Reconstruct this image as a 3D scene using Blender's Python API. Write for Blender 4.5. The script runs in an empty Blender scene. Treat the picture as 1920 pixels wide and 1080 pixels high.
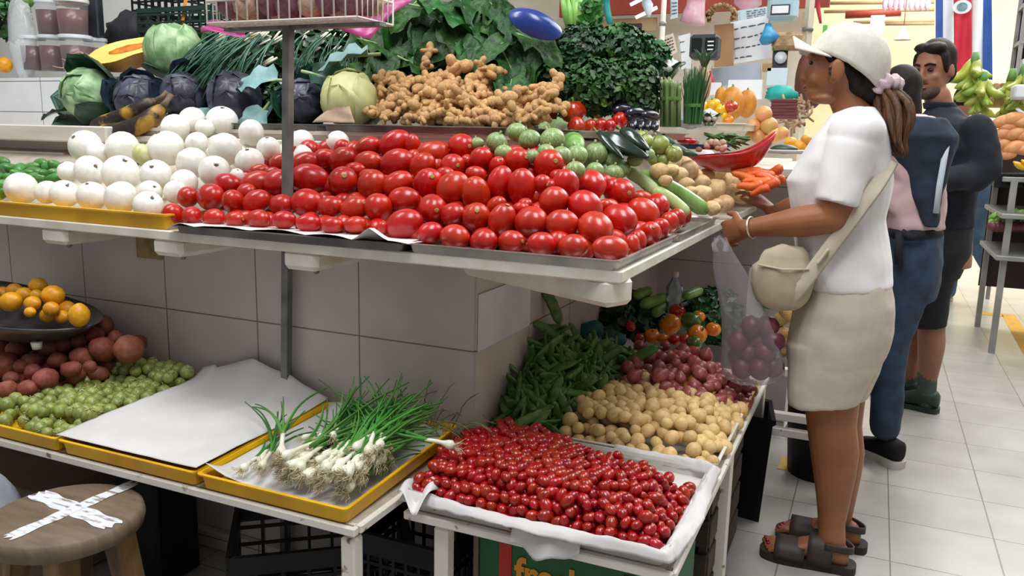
import bpy, math, random
import numpy as np
from mathutils import Vector, Matrix, Quaternion, noise
PI = math.pi
rnd = random.Random(7)
C = bpy.context.scene.collection
V = Vector
# ------------------------------------------------------------------ camera
CAM_H = 1.3
FPX = 1526.0
def _axes():
    d1 = -V((-2560-960, 174-540, FPX)).normalized()
    d2 = V((1650-960, 270-540, FPX)).normalized()
    d2 = (d2 - d1*d1.dot(d2)).normalized()
    d3 = d1.cross(d2)
    return Matrix((d1, d2, d3))
RW = _axes()                       # camera coords (x right, y down, z forward) -> world
RIGHT, DOWN, FWD = RW.col[0].copy(), RW.col[1].copy(), RW.col[2].copy()
UP = -DOWN
EYE = V((0, 0, CAM_H))
cam = bpy.data.objects.new('camera', bpy.data.cameras.new('camera'))
C.objects.link(cam)
cam.matrix_world = Matrix(((RIGHT.x, UP.x, -FWD.x, 0), (RIGHT.y, UP.y, -FWD.y, 0), (RIGHT.z, UP.z, -FWD.z, CAM_H), (0, 0, 0, 1)))
cam.data.sensor_width = 36.0
cam.data.lens = FPX/1920*36.0
cam.data.clip_end = 200
bpy.context.scene.camera = cam
def ray(px, py): return (RW @ V((px-960, py-540, FPX)))
def onp(px, py, axis, val):        # the point of a real plane (axis = value) seen at a photo pixel
    d = ray(px, py); return EYE + d*((val-EYE[axis])/d[axis])
def atY(px, py, y): return onp(px, py, 1, y)
def atZ(px, py, z): return onp(px, py, 2, z)
def depth(p): return (p-EYE).dot(FWD)
def hitH(px, py, H, t0=1.2, t1=5.0):   # where a sight line meets a heap surface z = H(x, y)
    d = ray(px, py)/FPX
    t = t0
    while t < t1:
        p = EYE + d*t
        if p.z <= H(p.x, p.y): break
        t += .004
    return EYE + d*t
def topx(p):
    v = RW.transposed() @ (p-EYE); return v.x/v.z*FPX+960, v.y/v.z*FPX+540

# ------------------------------------------------------------------ materials
def lin(c):
    if isinstance(c, str):
        c = [int(c[i:i+2], 16)/255 for i in (0, 2, 4)]
    return tuple((x/12.92 if x <= .04045 else ((x+.055)/1.055)**2.4) for x in c)
MATS = {}
def mat(name, col, col2=None, scale=8, rough=.5, bump=0, bscale=60, spec=.5, coat=0, sss=0, rv=0, metal=0, detail=3, stretch=None, col3=None, contrast=(.35, .65), trans=0, alpha=1, emit=0, noise_type='noise', sheen=0):
    m = bpy.data.materials.new(name); m.use_nodes = True
    nt = m.node_tree; N = nt.nodes; L = nt.links
    b = N['Principled BSDF']
    b.inputs['Roughness'].default_value = rough
    b.inputs['Specular IOR Level'].default_value = spec
    b.inputs['Metallic'].default_value = metal
    b.inputs['Coat Weight'].default_value = coat
    b.inputs['Coat Roughness'].default_value = .12
    b.inputs['Sheen Weight'].default_value = sheen
    if sss:
        b.inputs['Subsurface Weight'].default_value = sss
        b.inputs['Subsurface Radius'].default_value = (.012, .006, .004)
        b.inputs['Subsurface Scale'].default_value = 1
    if trans: b.inputs['Transmission Weight'].default_value = trans
    if alpha < 1: b.inputs['Alpha'].default_value = alpha
    co = None
    def coords():
        tc = N.new('ShaderNodeTexCoord'); out = tc.outputs['Object']
        oi = N.new('ShaderNodeObjectInfo')
        ad = N.new('ShaderNodeVectorMath'); ad.operation = 'ADD'
        sc = N.new('ShaderNodeVectorMath'); sc.operation = 'SCALE'; sc.inputs['Scale'].default_value = 40
        cx = N.new('ShaderNodeCombineXYZ'); L.new(oi.outputs['Random'], cx.inputs[0]); L.new(oi.outputs['Random'], cx.inputs[1])
        L.new(cx.outputs[0], sc.inputs[0]); 
        if stretch:
            mp = N.new('ShaderNodeMapping'); mp.inputs['Scale'].default_value = stretch
            L.new(out, mp.inputs['Vector']); out = mp.outputs[0]
        L.new(out, ad.inputs[0]); L.new(sc.outputs[0], ad.inputs[1])
        return ad.outputs[0], oi
    colout = None; oi = None
    if col2 is not None or bump or rv:
        co, oi = coords()
    if col2 is not None:
        if noise_type == 'voronoi':
            n = N.new('ShaderNodeTexVoronoi'); n.inputs['Scale'].default_value = scale; fac = n.outputs['Distance']
        else:
            n = N.new('ShaderNodeTexNoise'); n.inputs['Scale'].default_value = scale; n.inputs['Detail'].default_value = detail; fac = n.outputs[0]
        L.new(co, n.inputs['Vector'])
        r = N.new('ShaderNodeValToRGB')
        r.color_ramp.elements[0].position = contrast[0]; r.color_ramp.elements[0].color = (*lin(col), 1)
        r.color_ramp.elements[1].position = contrast[1]; r.color_ramp.elements[1].color = (*lin(col2), 1)
        if col3:
            e = r.color_ramp.elements.new(min(.98, contrast[1]+.12)); e.color = (*lin(col3), 1)
        L.new(fac, r.inputs[0]); colout = r.outputs[0]
    if rv:
        h = N.new('ShaderNodeHueSaturation')
        if colout: L.new(colout, h.inputs['Color'])
        else: h.inputs['Color'].default_value = (*lin(col), 1)
        mr = N.new('ShaderNodeMapRange'); mr.inputs['To Min'].default_value = 1-rv; mr.inputs['To Max'].default_value = 1+rv
        L.new(oi.outputs['Random'], mr.inputs['Value']); L.new(mr.outputs[0], h.inputs['Value'])
        mh = N.new('ShaderNodeMapRange'); mh.inputs['To Min'].default_value = .5-rv*.06; mh.inputs['To Max'].default_value = .5+rv*.06
        fr = N.new('ShaderNodeMath'); fr.operation = 'FRACT'; ml = N.new('ShaderNodeMath'); ml.operation = 'MULTIPLY'; ml.inputs[1].default_value = 7.31
        L.new(oi.outputs['Random'], ml.inputs[0]); L.new(ml.outputs[0], fr.inputs[0]); L.new(fr.outputs[0], mh.inputs['Value']); L.new(mh.outputs[0], h.inputs['Hue'])
        colout = h.outputs[0]
    if colout: L.new(colout, b.inputs['Base Color'])
    else: b.inputs['Base Color'].default_value = (*lin(col), 1)
    if emit:
        b.inputs['Emission Color'].default_value = (*lin(col), 1); b.inputs['Emission Strength'].default_value = emit
    if bump:
        n2 = N.new('ShaderNodeTexNoise'); n2.inputs['Scale'].default_value = bscale; n2.inputs['Detail'].default_value = 4
        L.new(co, n2.inputs['Vector'])
        bp = N.new('ShaderNodeBump'); bp.inputs['Strength'].default_value = bump; bp.inputs['Distance'].default_value = .01
        L.new(n2.outputs[0], bp.inputs['Height']); L.new(bp.outputs[0], b.inputs['Normal'])
    MATS[name] = m
    return m
def tile_mat(name, col, col2, joint, w, h, axis, off=(0, 0), jw=.006, rough=.35, bump=.02, dirt=None, vary=.03):
    """square tiles with joints on the plane normal to axis"""
    m = bpy.data.materials.new(name); m.use_nodes = True
    nt = m.node_tree; N = nt.nodes; L = nt.links; b = N['Principled BSDF']
    g = N.new('ShaderNodeNewGeometry'); s = N.new('ShaderNodeSeparateXYZ'); L.new(g.outputs['Position'], s.inputs[0])
    ia = [i for i in range(3) if i != axis]
    cx = N.new('ShaderNodeCombineXYZ')
    for k in range(2):
        a = N.new('ShaderNodeMath'); a.operation = 'SUBTRACT'; a.inputs[1].default_value = off[k]
        L.new(s.outputs[ia[k]], a.inputs[0]); L.new(a.outputs[0], cx.inputs[k])
    br = N.new('ShaderNodeTexBrick'); br.offset = 0; br.inputs['Scale'].default_value = 1
    br.inputs['Brick Width'].default_value = w; br.inputs['Row Height'].default_value = h
    br.inputs['Mortar Size'].default_value = jw/2; br.inputs['Mortar Smooth'].default_value = .3
    L.new(cx.outputs[0], br.inputs['Vector'])
    c1 = lin(col); br.inputs['Color1'].default_value = (*c1, 1)
    br.inputs['Color2'].default_value = (*[max(0, x*(1-vary*2)) for x in c1], 1)
    br.inputs['Mortar'].default_value = (*lin(joint), 1)
    n = N.new('ShaderNodeTexNoise'); n.inputs['Scale'].default_value = 3.5; n.inputs['Detail'].default_value = 6
    L.new(g.outputs['Position'], n.inputs['Vector'])
    mx = N.new('ShaderNodeMix'); mx.data_type = 'RGBA'; mx.blend_type = 'MULTIPLY'
    rp = N.new('ShaderNodeValToRGB'); rp.color_ramp.elements[0].position = .3; rp.color_ramp.elements[1].position = .7
    d = lin(dirt or col2); rp.color_ramp.elements[0].color = (*[min(1, d[i]/max(c1[i], .01)) for i in range(3)], 1); rp.color_ramp.elements[1].color = (1, 1, 1, 1)
    L.new(n.outputs[0], rp.inputs[0]); mx.inputs['Factor'].default_value = 1
    L.new(br.outputs['Color'], mx.inputs[6]); L.new(rp.outputs[0], mx.inputs[7])
    L.new(mx.outputs[2], b.inputs['Base Color'])
    mr = N.new('ShaderNodeMapRange'); mr.inputs['To Min'].default_value = rough-.03; mr.inputs['To Max'].default_value = rough+.07
    L.new(n.outputs[0], mr.inputs['Value']); L.new(mr.outputs[0], b.inputs['Roughness'])
    bp = N.new('ShaderNodeBump'); bp.inputs['Strength'].default_value = .4; bp.inputs['Distance'].default_value = .004; bp.invert = True
    L.new(br.outputs['Fac'], bp.inputs['Height']); L.new(bp.outputs[0], b.inputs['Normal'])
    MATS[name] = m
    return m

# ------------------------------------------------------------------ mesh building
class B:
    def __init__(s): s.v = []; s.f = []; s.mi = []; s.cur = 0
    def _add(s, vs, fs, M=None):
        o = len(s.v)
        s.v += [tuple(M @ V(p)) if M is not None else tuple(p) for p in vs]
        s.f += [tuple(i+o for i in f) for f in fs]
        s.mi += [s.cur]*len(fs)
        return s
    def box(s, c, d, rz=0, M=None, bev=0):
        x, y, z = (k/2 for k in d)
        if bev:
            b = min(bev, x*.9, y*.9, z*.9)
            vs, fs = [], []
            # chamfered box: 24 verts
            idx = {}
            for sx in (-1, 1):
                for sy in (-1, 1):
                    for sz in (-1, 1):
                        for ax in range(3):
                            p = [sx*(x-b), sy*(y-b), sz*(z-b)]
                            p[ax] = (sx*x, sy*y, sz*z)[ax]
                            idx[(sx, sy, sz, ax)] = len(vs); vs.append(p)
            for ax in range(3):
                o1, o2 = [(1, 2), (2, 0), (0, 1)][ax]
                for sg in (-1, 1):
                    q = []
                    for a, e in ((-1, -1), (1, -1), (1, 1), (-1, 1)):
                        k = [0, 0, 0]; k[ax] = sg; k[o1] = a; k[o2] = e; q.append(idx[(*k, ax)])
                    fs.append(q if sg > 0 else q[::-1])
                for a in (-1, 1):
                    for e in (-1, 1):
                        k0 = [0, 0, 0]; k0[o1] = a; k0[o2] = e
                        k0[ax] = -1; k1 = list(k0); k1[ax] = 1
                        q = [idx[(*k0, o1)], idx[(*k1, o1)], idx[(*k1, o2)], idx[(*k0, o2)]]
                        fs.append(q if a*e < 0 else q[::-1])
            for sx in (-1, 1):
                for sy in (-1, 1):
                    for sz in (-1, 1):
                        q = [idx[(sx, sy, sz, k)] for k in range(3)]
                        fs.append(q if sx*sy*sz > 0 else q[::-1])
        else:
            vs = [(-x, -y, -z), (x, -y, -z), (x, y, -z), (-x, y, -z), (-x, -y, z), (x, -y, z), (x, y, z), (-x, y, z)]
            fs = [(3, 2, 1, 0), (4, 5, 6, 7), (0, 1, 5, 4), (1, 2, 6, 5), (2, 3, 7, 6), (3, 0, 4, 7)]
        m = Matrix.Translation(c) @ Matrix.Rotation(rz, 4, 'Z')
        return s._add(vs, fs, M @ m if M is not None else m)
    def tube(s, pts, r, n=8, cap=True, M=None, flat=None, up=None):
        pts = [V(p) for p in pts]
        k = len(pts)
        rr = r if isinstance(r, (list, tuple)) else [r]*k
        vs, fs = [], []
        t0 = (pts[1]-pts[0]).normalized()
        u = V(up) if up is not None else (V((0, 0, 1)) if abs(t0.z) < .9 else V((1, 0, 0)))
        nx = (u - t0*u.dot(t0)).normalized()
        for i, p in enumerate(pts):
            t = ((pts[min(i+1, k-1)]-pts[max(i-1, 0)])).normalized()
            nx = (nx - t*nx.dot(t)); nx = nx.normalized() if nx.length > 1e-6 else t.orthogonal().normalized()
            ny = t.cross(nx)
            a, b_ = (rr[i], rr[i]) if not isinstance(rr[i], (tuple, list)) else rr[i]
            for j in range(n):
                an = 2*PI*j/n
                vs.append(p + nx*(math.cos(an)*a) + ny*(math.sin(an)*b_))
        for i in range(k-1):
            for j in range(n):
                fs.append((i*n+j, i*n+(j+1) % n, (i+1)*n+(j+1) % n, (i+1)*n+j))
        if cap:
            fs.append(tuple(range(n))[::-1]); fs.append(tuple((k-1)*n+j for j in range(n)))
        return s._add(vs, fs, M)
    def lathe(s, prof, n=20, M=None, cap=True, wob=None):
        vs, fs = [], []
        k = len(prof)
        for i, (r, z) in enumerate(prof):
            for j in range(n):
                an = 2*PI*j/n
                w = wob(an, i/(k-1)) if wob else 1
                vs.append((r*w*math.cos(an), r*w*math.sin(an), z))
        for i in range(k-1):
            for j in range(n):
                fs.append((i*n+j, i*n+(j+1) % n, (i+1)*n+(j+1) % n, (i+1)*n+j))
        if cap:
            fs.append(tuple(range(n))[::-1]); fs.append(tuple((k-1)*n+j for j in range(n)))
        return s._add(vs, fs, M)
    def ball(s, c=(0, 0, 0), r=(1, 1, 1), nu=14, nv=9, M=None, fn=None, rot=None):
        if not isinstance(r, (tuple, list)): r = (r, r, r)
        vs, fs = [], []
        vs.append(V((0, 0, 1)))
        for i in range(1, nv):
            th = PI*i/nv
            for j in range(nu):
                ph = 2*PI*j/nu
                vs.append(V((math.sin(th)*math.cos(ph), math.sin(th)*math.sin(ph), math.cos(th))))
        vs.append(V((0, 0, -1)))
        for j in range(nu): fs.append((0, 1+j, 1+(j+1) % nu))
        for i in range(nv-2):
            for j in range(nu):
                a = 1+i*nu
                fs.append((a+j, a+nu+j, a+nu+(j+1) % nu, a+(j+1) % nu))
        e = len(vs)-1; a = 1+(nv-2)*nu
        for j in range(nu): fs.append((e, a+(j+1) % nu, a+j))
        out = []
        for p in vs:
            k = fn(p) if fn else 1
            if isinstance(k, Vector): q = V((k.x*r[0], k.y*r[1], k.z*r[2]))
            else: q = V((p.x*r[0]*k, p.y*r[1]*k, p.z*r[2]*k))
            out.append(q)
        m = Matrix.Translation(c)
        if rot is not None: m = m @ rot
        return s._add(out, fs, M @ m if M is not None else m)
    def sheet(s, fn, nu, nv, M=None, wrap=False):
        vs = [fn(i/nu, j/nv) for j in range(nv+1) for i in range(nu+1)]
        w = nu+1
        fs = [(j*w+i, j*w+i+1, (j+1)*w+i+1, (j+1)*w+i) for j in range(nv) for i in range(nu)]
        return s._add(vs, fs, M)
    def prism(s, poly, h, M=None):   # polygon in XY extruded along +Z
        n = len(poly)
        vs = [(x, y, 0) for x, y in poly]+[(x, y, h) for x, y in poly]
        fs = [tuple(range(n))[::-1], tuple(range(n, 2*n))]+[(i, (i+1) % n, n+(i+1) % n, n+i) for i in range(n)]
        return s._add(vs, fs, M)
    def mesh(s, name, m=None, smooth=True):
        me = bpy.data.meshes.new(name)
        me.from_pydata([tuple(p) for p in s.v], [], s.f)
        ms = m if isinstance(m, (list, tuple)) else [m]
        for k in ms:
            if k is not None: me.materials.append(MATS[k] if isinstance(k, str) else k)
        if len(ms) > 1: me.polygons.foreach_set('material_index', s.mi)
        me.polygons.foreach_set('use_smooth', [smooth]*len(me.polygons))
        me.update()
        return me
    def obj(s, name, m=None, parent=None, smooth=True, thick=0, auto=None):
        o = bpy.data.objects.new(name, s.mesh(name, m, smooth)); C.objects.link(o)
        if parent is not None: o.parent = parent
        if thick:
            md = o.modifiers.new('solid', 'SOLIDIFY'); md.thickness = thick; md.offset = 0
        return o
def tag(o, label=None, cat=None, group=None, kind=None):
    if label: o['label'] = label
    if cat: o['category'] = cat
    if group: o['group'] = group
    if kind: o['kind'] = kind
    return o
def thing(name, label, cat, loc=(0, 0, 0), group=None, rz=0):
    o = bpy.data.objects.new(name, None); C.objects.link(o)
    o.location = loc; o.rotation_euler = (0, 0, rz); o.empty_display_size = .05
    return tag(o, label, cat, group)
def struct(name, b, m, smooth=False):
    o = b.obj(name, m, smooth=smooth); return tag(o, kind='structure')
def inst(name, mesh, M, label=None, cat=None, group=None, parts=()):
    """one object of its own (with its own child parts) that may share mesh data"""
    o = bpy.data.objects.new(name, mesh); C.objects.link(o); o.matrix_world = M
    tag(o, label, cat, group)
    for pn, pm in parts:
        c = bpy.data.objects.new(pn, pm); C.objects.link(c); c.parent = o
    return o
def flat(o):      # flat shading below an angle
    for p in o.data.polygons: p.use_smooth = False
    return o
def frame(p, z, x=None, s=1.0):
    """matrix at p with local +Z along z"""
    z = V(z).normalized()
    x = V(x) if x is not None else V((rnd.uniform(-1, 1), rnd.uniform(-1, 1), rnd.uniform(-1, 1)))
    x = (x - z*x.dot(z)); x = x.normalized() if x.length > 1e-5 else z.orthogonal().normalized()
    y = z.cross(x)
    m = Matrix(((x.x, y.x, z.x, p[0]), (x.y, y.y, z.y, p[1]), (x.z, y.z, z.z, p[2]), (0, 0, 0, 1)))
    if not isinstance(s, (tuple, list)): s = (s, s, s)
    return m @ Matrix.Diagonal((*s, 1))
def fb(p, sc, oct_=3): return noise.fractal(V(p)*sc, 1, 2, oct_)
def pick(seed): return random.Random(seed)
ORD = 'first second third fourth fifth sixth seventh eighth ninth tenth eleventh twelfth thirteenth fourteenth fifteenth'.split()
def heap_pack(region, base, top, r, seed=1, jit=.25, layers=2.2, iters=25, squash=.86):
    """close-packed heap: points inside region(x,y), above base and under top, kept only near the surface, then pushed apart"""
    rg = np.random.default_rng(seed)
    xs = []
    x0, x1, y0, y1 = region[1]
    dz = r*1.6; k = 0
    zmin = min(base(x, y) for x in np.linspace(x0, x1, 6) for y in np.linspace(y0, y1, 6))
    zmax = max(top(x, y) for x in np.linspace(x0, x1, 12) for y in np.linspace(y0, y1, 12))
    z = zmin + r*.9
    while z < zmax:
        y = y0 + r*(1 if k % 2 == 0 else 1.7); row = 0
        while y < y1:
            x = x0 + r*(1 if (k+row) % 2 == 0 else 2)
            while x < x1:
                q = np.array([x, y, z]) + rg.uniform(-1, 1, 3)*r*jit
                if region[0](q[0], q[1]):
                    t = top(q[0], q[1]); b = base(q[0], q[1])
                    if b + r*.6 <= q[2] <= t and q[2] > t - r*layers*1.6: xs.append(q)
                x += r*2
            y += r*1.75; row += 1
        z += dz; k += 1
    P = np.array(xs)
    for _ in range(iters):
        D = P[:, None]-P[None]; d = np.sqrt((D**2).sum(-1))+1e-9
        ov = np.clip(2*r*squash-d, 0, None); np.fill_diagonal(ov, 0)
        P += (D/d[..., None]*ov[..., None]*.25).sum(1)
        for i in range(len(P)):
            b = base(P[i, 0], P[i, 1])+r*.8
            if P[i, 2] < b: P[i, 2] = b
    return [V(p) for p in P]
# ------------------------------------------------------------------ light and view
sc = bpy.context.scene
sc.view_settings.view_transform = 'Standard'; sc.view_settings.look = 'None'
sc.view_settings.gamma = 1; sc.view_settings.exposure = 0.0
w = bpy.data.worlds.new('market_hall'); sc.world = w; w.use_nodes = True
bgn = w.node_tree.nodes['Background']
bgn.inputs[0].default_value = (.96, .97, 1.0, 1); bgn.inputs[1].default_value = .34
def area(name, loc, size, e, col=(1, 1, 1), tgt=None, sy=None):
    l = bpy.data.lights.new(name, 'AREA'); l.energy = e; l.color = col; l.size = size
    if sy: l.shape = 'RECTANGLE'; l.size_y = sy
    o = bpy.data.objects.new(name, l); C.objects.link(o); o.location = loc
    d = (V(tgt) - V(loc)) if tgt is not None else V((0, 0, -1))
    o.rotation_euler = d.to_track_quat('-Z', 'Y').to_euler()
    return o
area('skylight_lamp', (-.35, 1.0, 3.9), 1.1, 105, (.96, .98, 1.0), tgt=(-.7, 1.9, .9), sy=2.2)
area('aisle_lamp', (1.2, 4.2, 4.2), 2.2, 125, (.97, .98, 1.0), sy=3.0)
area('far_hall_lamp', (1.5, 9.5, 4.6), 4.0, 620, (.98, .99, 1.0), sy=5.0)
area('stall_fill_light', (-2.6, 1.5, 3.4), .5, 45, (.95, .98, 1.0), tgt=(-2.3, 2.1, 1.2), sy=2.0)  # unseen area light added above the stall

# ------------------------------------------------------------------ setting
tile_mat('floor_tile', 'b3b0a9', '9e9a92', '7d776d', .322, .322, 2, off=(-.167, 2.995), jw=.005, rough=.30, vary=.03)
tile_mat('wall_tile_front', 'cdc2b9', 'b3a9a2', '7d736b', .355, .355, 1, off=(-.901, .75), jw=.005, rough=.35, vary=.02)
tile_mat('wall_tile_side', 'cdc2b9', 'b3a9a2', '7d736b', .355, .355, 0, off=(1.82, .75), jw=.005, rough=.35, vary=.02)
tile_mat('ledge_tile', 'eceef0', 'd5d5d6', '77726c', .30, .13, 1, off=(-3.03, 1.355), jw=.004, rough=.3, vary=.015)
mat('white_paint', 'e3ddd0', 'd3cabb', scale=14, rough=.45, bump=.05, bscale=40)
mat('chipped_paint', 'e6e0d4', '7a6553', scale=22, rough=.5, contrast=(.66, .72), bump=.1)
mat('shelf_paint', 'd9cfc0', 'b9ac99', scale=10, rough=.5, bump=.06)
mat('galvanised', '6d6b67', '4f4d4a', scale=9, rough=.42, metal=.75, bump=.04, contrast=(.3, .7))
mat('post_metal', '80817c', '5b5c58', scale=14, rough=.55, metal=.3, bump=.08, contrast=(.35, .7))
mat('pan_metal', 'c9c6c0', '8e8a84', scale=5, rough=.32, metal=.85, bump=.02)
mat('pan_dull', '84817b', '5b5853', scale=6, rough=.45, metal=.6, bump=.03)
mat('yellow_plastic', 'e2ae0a', 'c6900c', scale=7, rough=.42, bump=.04, bscale=30, contrast=(.4, .75))
mat('white_plastic', 'dcd9d2', 'c2beb5', scale=6, rough=.4)
mat('black_plastic', '0e0f11', '16171b', scale=8, rough=.5, spec=.25)
mat('paper', 'd3d0cd', 'c3bfbc', scale=5, rough=.75, bump=.05, bscale=18)
mat('cream_wood', 'd9cfc3', 'c4b8ab', scale=5, rough=.55, bump=.05, stretch=(.4, 4, 4))
mat('old_wood', '8a7054', '5e4a35', scale=6, rough=.65, bump=.2, bscale=24, stretch=(4, 4, .6))

b = B().box((3, 8, -.05), (24, 24, .1)); struct('floor', b, 'floor_tile')
b = B(); b.box((-3.455, 1.92, .5), (5.1, .2, 1.0)); struct('wall_front', b, 'wall_tile_front')
b = B(); b.box((-.95, 3.3225, .5), (.1, 2.995, 1.0)); struct('wall_side', b, 'wall_tile_side')
b = B().box((-3.45, 1.805, .03), (5.1, .03, .06), bev=.006); struct('baseboard_front', b, 'wall_tile_front')

# counter: thin boards on painted arms, set against the tiled base
ct = thing('stall_counter', 'long white-edged counter shelf over the tiled base, carrying tomatoes and onions', 'counter', (-2, 2.2, 0))
def rel(o, p):      # keep world placement under a moved Empty
    o.parent = p; o.matrix_parent_inverse = Matrix.Translation(p.location).inverted(); return o
def part(b, name, m, p, **k): return rel(b.obj(name, m, **k), p)
b = B().box((-2.25, 2.62, 1.0235), (3.58, 2.04, .013), bev=.003); part(b, 'counter_board', 'shelf_paint', ct, smooth=False)
b = B().box((-2.25, 1.603, 1.018), (3.58, .012, .026), bev=.003); part(b, 'edge_strip', 'white_paint', ct, smooth=False)
b = B().box((-.464, 2.62, 1.018), (.012, 2.04, .026), bev=.003); part(b, 'edge_strip', 'white_paint', ct, smooth=False)
for X in (-2.16, -1.72, -1.28):
    L_ = .13
    b = B(); M = Matrix.Translation((X, 1.66, .985))
    b.box((0, .06, 0), (.105, .24, .05), M=M, bev=.012)
    o = part(b, 'support_arm', 'white_paint', ct, smooth=False)
    b = B(); b.ball((X+.03, 1.63, .958), .008, 8, 5); part(b, 'bolt', 'post_metal', ct)
b = B()      # diagonal corner arm
M = Matrix.Translation((-.69, 1.735, .982)) @ Matrix.Rotation(math.atan2(-.19, .40), 4, 'Z')
b.box((0, 0, 0), (.50, .085, .062), M=M, bev=.012); part(b, 'corner_arm', 'white_paint', ct, smooth=False)
# sloped board that lifts the heaps, riser, upper shelf
b = B()
b.sheet(lambda u, v: V((-4.0+2.97*u, 1.72+.47*v, 1.034+.17*v)), 2, 2); part(b, 'sloped_board', 'shelf_paint', ct, thick=.008)
b = B().box((-2.42, 2.215, 1.165), (3.16, .02, .25)); part(b, 'riser_board', 'cream_wood', ct, smooth=False)
b = B().box((-2.42, 2.195, 1.258), (3.16, .03, .022), bev=.004); part(b, 'riser_rail', 'cream_wood', ct, smooth=False)
b = B().box((-2.70, 2.64, 1.294), (3.50, .90, .012)); part(b, 'upper_shelf', 'cream_wood', ct, smooth=False)
# left: boxed ledge front with a recessed door-like panel
b = B().box((-3.35, 2.17, 1.10), (1.3, .05, .14), bev=.004); part(b, 'ledge_panel', 'cream_wood', ct, smooth=False)
b = B().box((-3.2, 2.16, 1.27), (1.35, .10, .06), bev=.005); part(b, 'ledge_rail', 'cream_wood', ct, smooth=False)
b = B().box((-3.35, 2.165, 1.185), (1.1, .04, .028), bev=.004); part(b, 'ledge_batten', 'cream_wood', ct, smooth=False)
# tiled step on which the tubs stand
b = B(); b.box((-3.9, 2.72, 1.385), (2.2, .5, .23)); struct('trim_1', b, 'ledge_tile')
# wall behind the stall, light plaster
mat('plaster', 'd9d7d0', 'cbc8c0', scale=3, rough=.8, bump=.03)
b = B(); b.box((-3.55, 3.35, 1.5), (2.6, .1, 3.0)); struct('wall_back', b, 'plaster')

# steel post through the counter
po = thing('steel_post', 'grey square steel post standing through the counter beside the onions', 'post', (-1.485, 1.79, 0))
b = B(); b.tube([(-1.512, 1.79, .0), (-1.445, 1.79, 1.57)], .0155, n=4, up=(1, 1, 0)); part(b, 'post_tube', 'post_metal', po, smooth=False)
b = B(); b.box((-1.512, 1.775, .012), (.10, .07, .024), bev=.004); part(b, 'foot_plate', 'post_metal', po, smooth=False)

# small stained label plate on the front wall
b = B(); p0 = atY(280, 468, 1.818); b.box((p0.x, 1.817, .945), (.105, .006, .085), bev=.002)
mat('stained_plate', '9a8155', '6f5a3a', scale=20, rough=.6, contrast=(.4, .7))
tag(b.obj('junction_plate', 'stained_plate', smooth=False), 'stained brown square plate on the tiled front under the counter', 'plate')
# pale sheets stuck on the side of the tiled base
mat('pale_sheet', 'd8d3da', 'cbc6cc', scale=6, rough=.6, bump=.03)
b = B(); b.box((-.897, 2.00, .825), (.004, .34, .15)); tag(b.obj('paper_sheet', 'pale_sheet', smooth=False), 'pale lilac paper sheet taped on the tiled side wall by the beans', 'paper')

# ------------------------------------------------------------------ lower display tables
def table(name, label, x0, x1, y0, y1, z, legs, rails):
    t = thing(name, label, 'table', ((x0+x1)/2, (y0+y1)/2, 0))
    part(B().box(((x0+x1)/2, (y0+y1)/2, z-.006), (x1-x0-.01, y1-y0-.01, .012)), 'table_board', 'shelf_paint', t, smooth=False)
    for (a, c, dx, dy) in rails:
        part(B().box((a, c, z-.010), (dx, dy, .020), bev=.003), 'frame_rail', 'chipped_paint', t, smooth=False)
    for (a, c) in legs:
        part(B().box((a, c, (z-.03)/2), (.035, .035, z-.03), bev=.004), 'leg', 'chipped_paint', t, smooth=False)
    return t
table('low_table', 'low white-framed display table against the tiled front with yellow trays', -2.72, -.915, 1.298, 1.785, .497,
      [(-.935, 1.318), (-2.6, 1.318), (-.935, 1.76), (-2.6, 1.76)],
      [(-1.817, 1.303, 1.81, .018), (-1.817, 1.775, 1.81, .028), (-.922, 1.54, .028, .45)])
table('corner_table', 'low white-framed corner table with cherry tomatoes, potatoes and shallots', -.885, -.285, 1.45, 2.95, .48,
      [(-.80, 1.475), (-.305, 1.47), (-.305, 2.9), (-.86, 2.9), (-.305, 2.2)],
      [(-.585, 1.455, .6, .028), (-.292, 2.2, .024, 1.5), (-.585, 2.94, .6, .028)])

# ------------------------------------------------------------------ trays
def tray_mesh(w, d, h, t=.004, flare=.012, lip=.012, name='tray', m='yellow_plastic'):
    """shallow tray with flared sides, rolled lip and floor; origin at bottom centre"""
    bb = B()
    def ring(x, y, z, r=.012, k=4):
        out = []
        for cx_, cy_, a0 in ((x-r, y-r, 0), (-x+r, y-r, 90), (-x+r, -y+r, 180), (x-r, -y+r, 270)):
            for i in range(k):
                a = math.radians(a0+90*i/(k-1)); out.append((cx_+r*math.cos(a), cy_+r*math.sin(a), z))
        return out
    x, y = w/2, d/2; f = flare
    rings = [ring(x-f, y-f, 0), ring(x-f*.3, y-f*.3, h*.8), ring(x-f*.2+lip*.3, y-f*.2+lip*.3, h*.93), ring(x+lip, y+lip, h*.9), ring(x+lip, y+lip, h), ring(x-.001, y-.001, h+.001), ring(x-f*.35-t, y-f*.35-t, h*.8), ring(x-f-t, y-f-t, t)]
    n = len(rings[0]); vs = [p for r_ in rings for p in r_]; fs = []
    for i in range(len(rings)-1):
        for j in range(n): fs.append((i*n+j, i*n+(j+1) % n, (i+1)*n+(j+1) % n, (i+1)*n+j))
    fs.append(tuple(range(n))[::-1]); k = len(rings)-1; fs.append(tuple(k*n+j for j in range(n)))
    bb._add(vs, fs)
    return bb.mesh(name, m, smooth=False)
def tray(name, label, x0, x1, y0, y1, z, h, m='yellow_plastic', rz=0, tilt=0, lip=.006, flare=.005, group=None):
    me = tray_mesh(x1-x0, y1-y0, h, m=m, name=name, lip=lip, flare=flare)
    M = Matrix.Translation(((x0+x1)/2, (y0+y1)/2, z)) @ Matrix.Rotation(rz, 4, 'Z') @ Matrix.Rotation(tilt, 4, 'X')
    return inst(name, me, M, label, 'tray', group)
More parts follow.
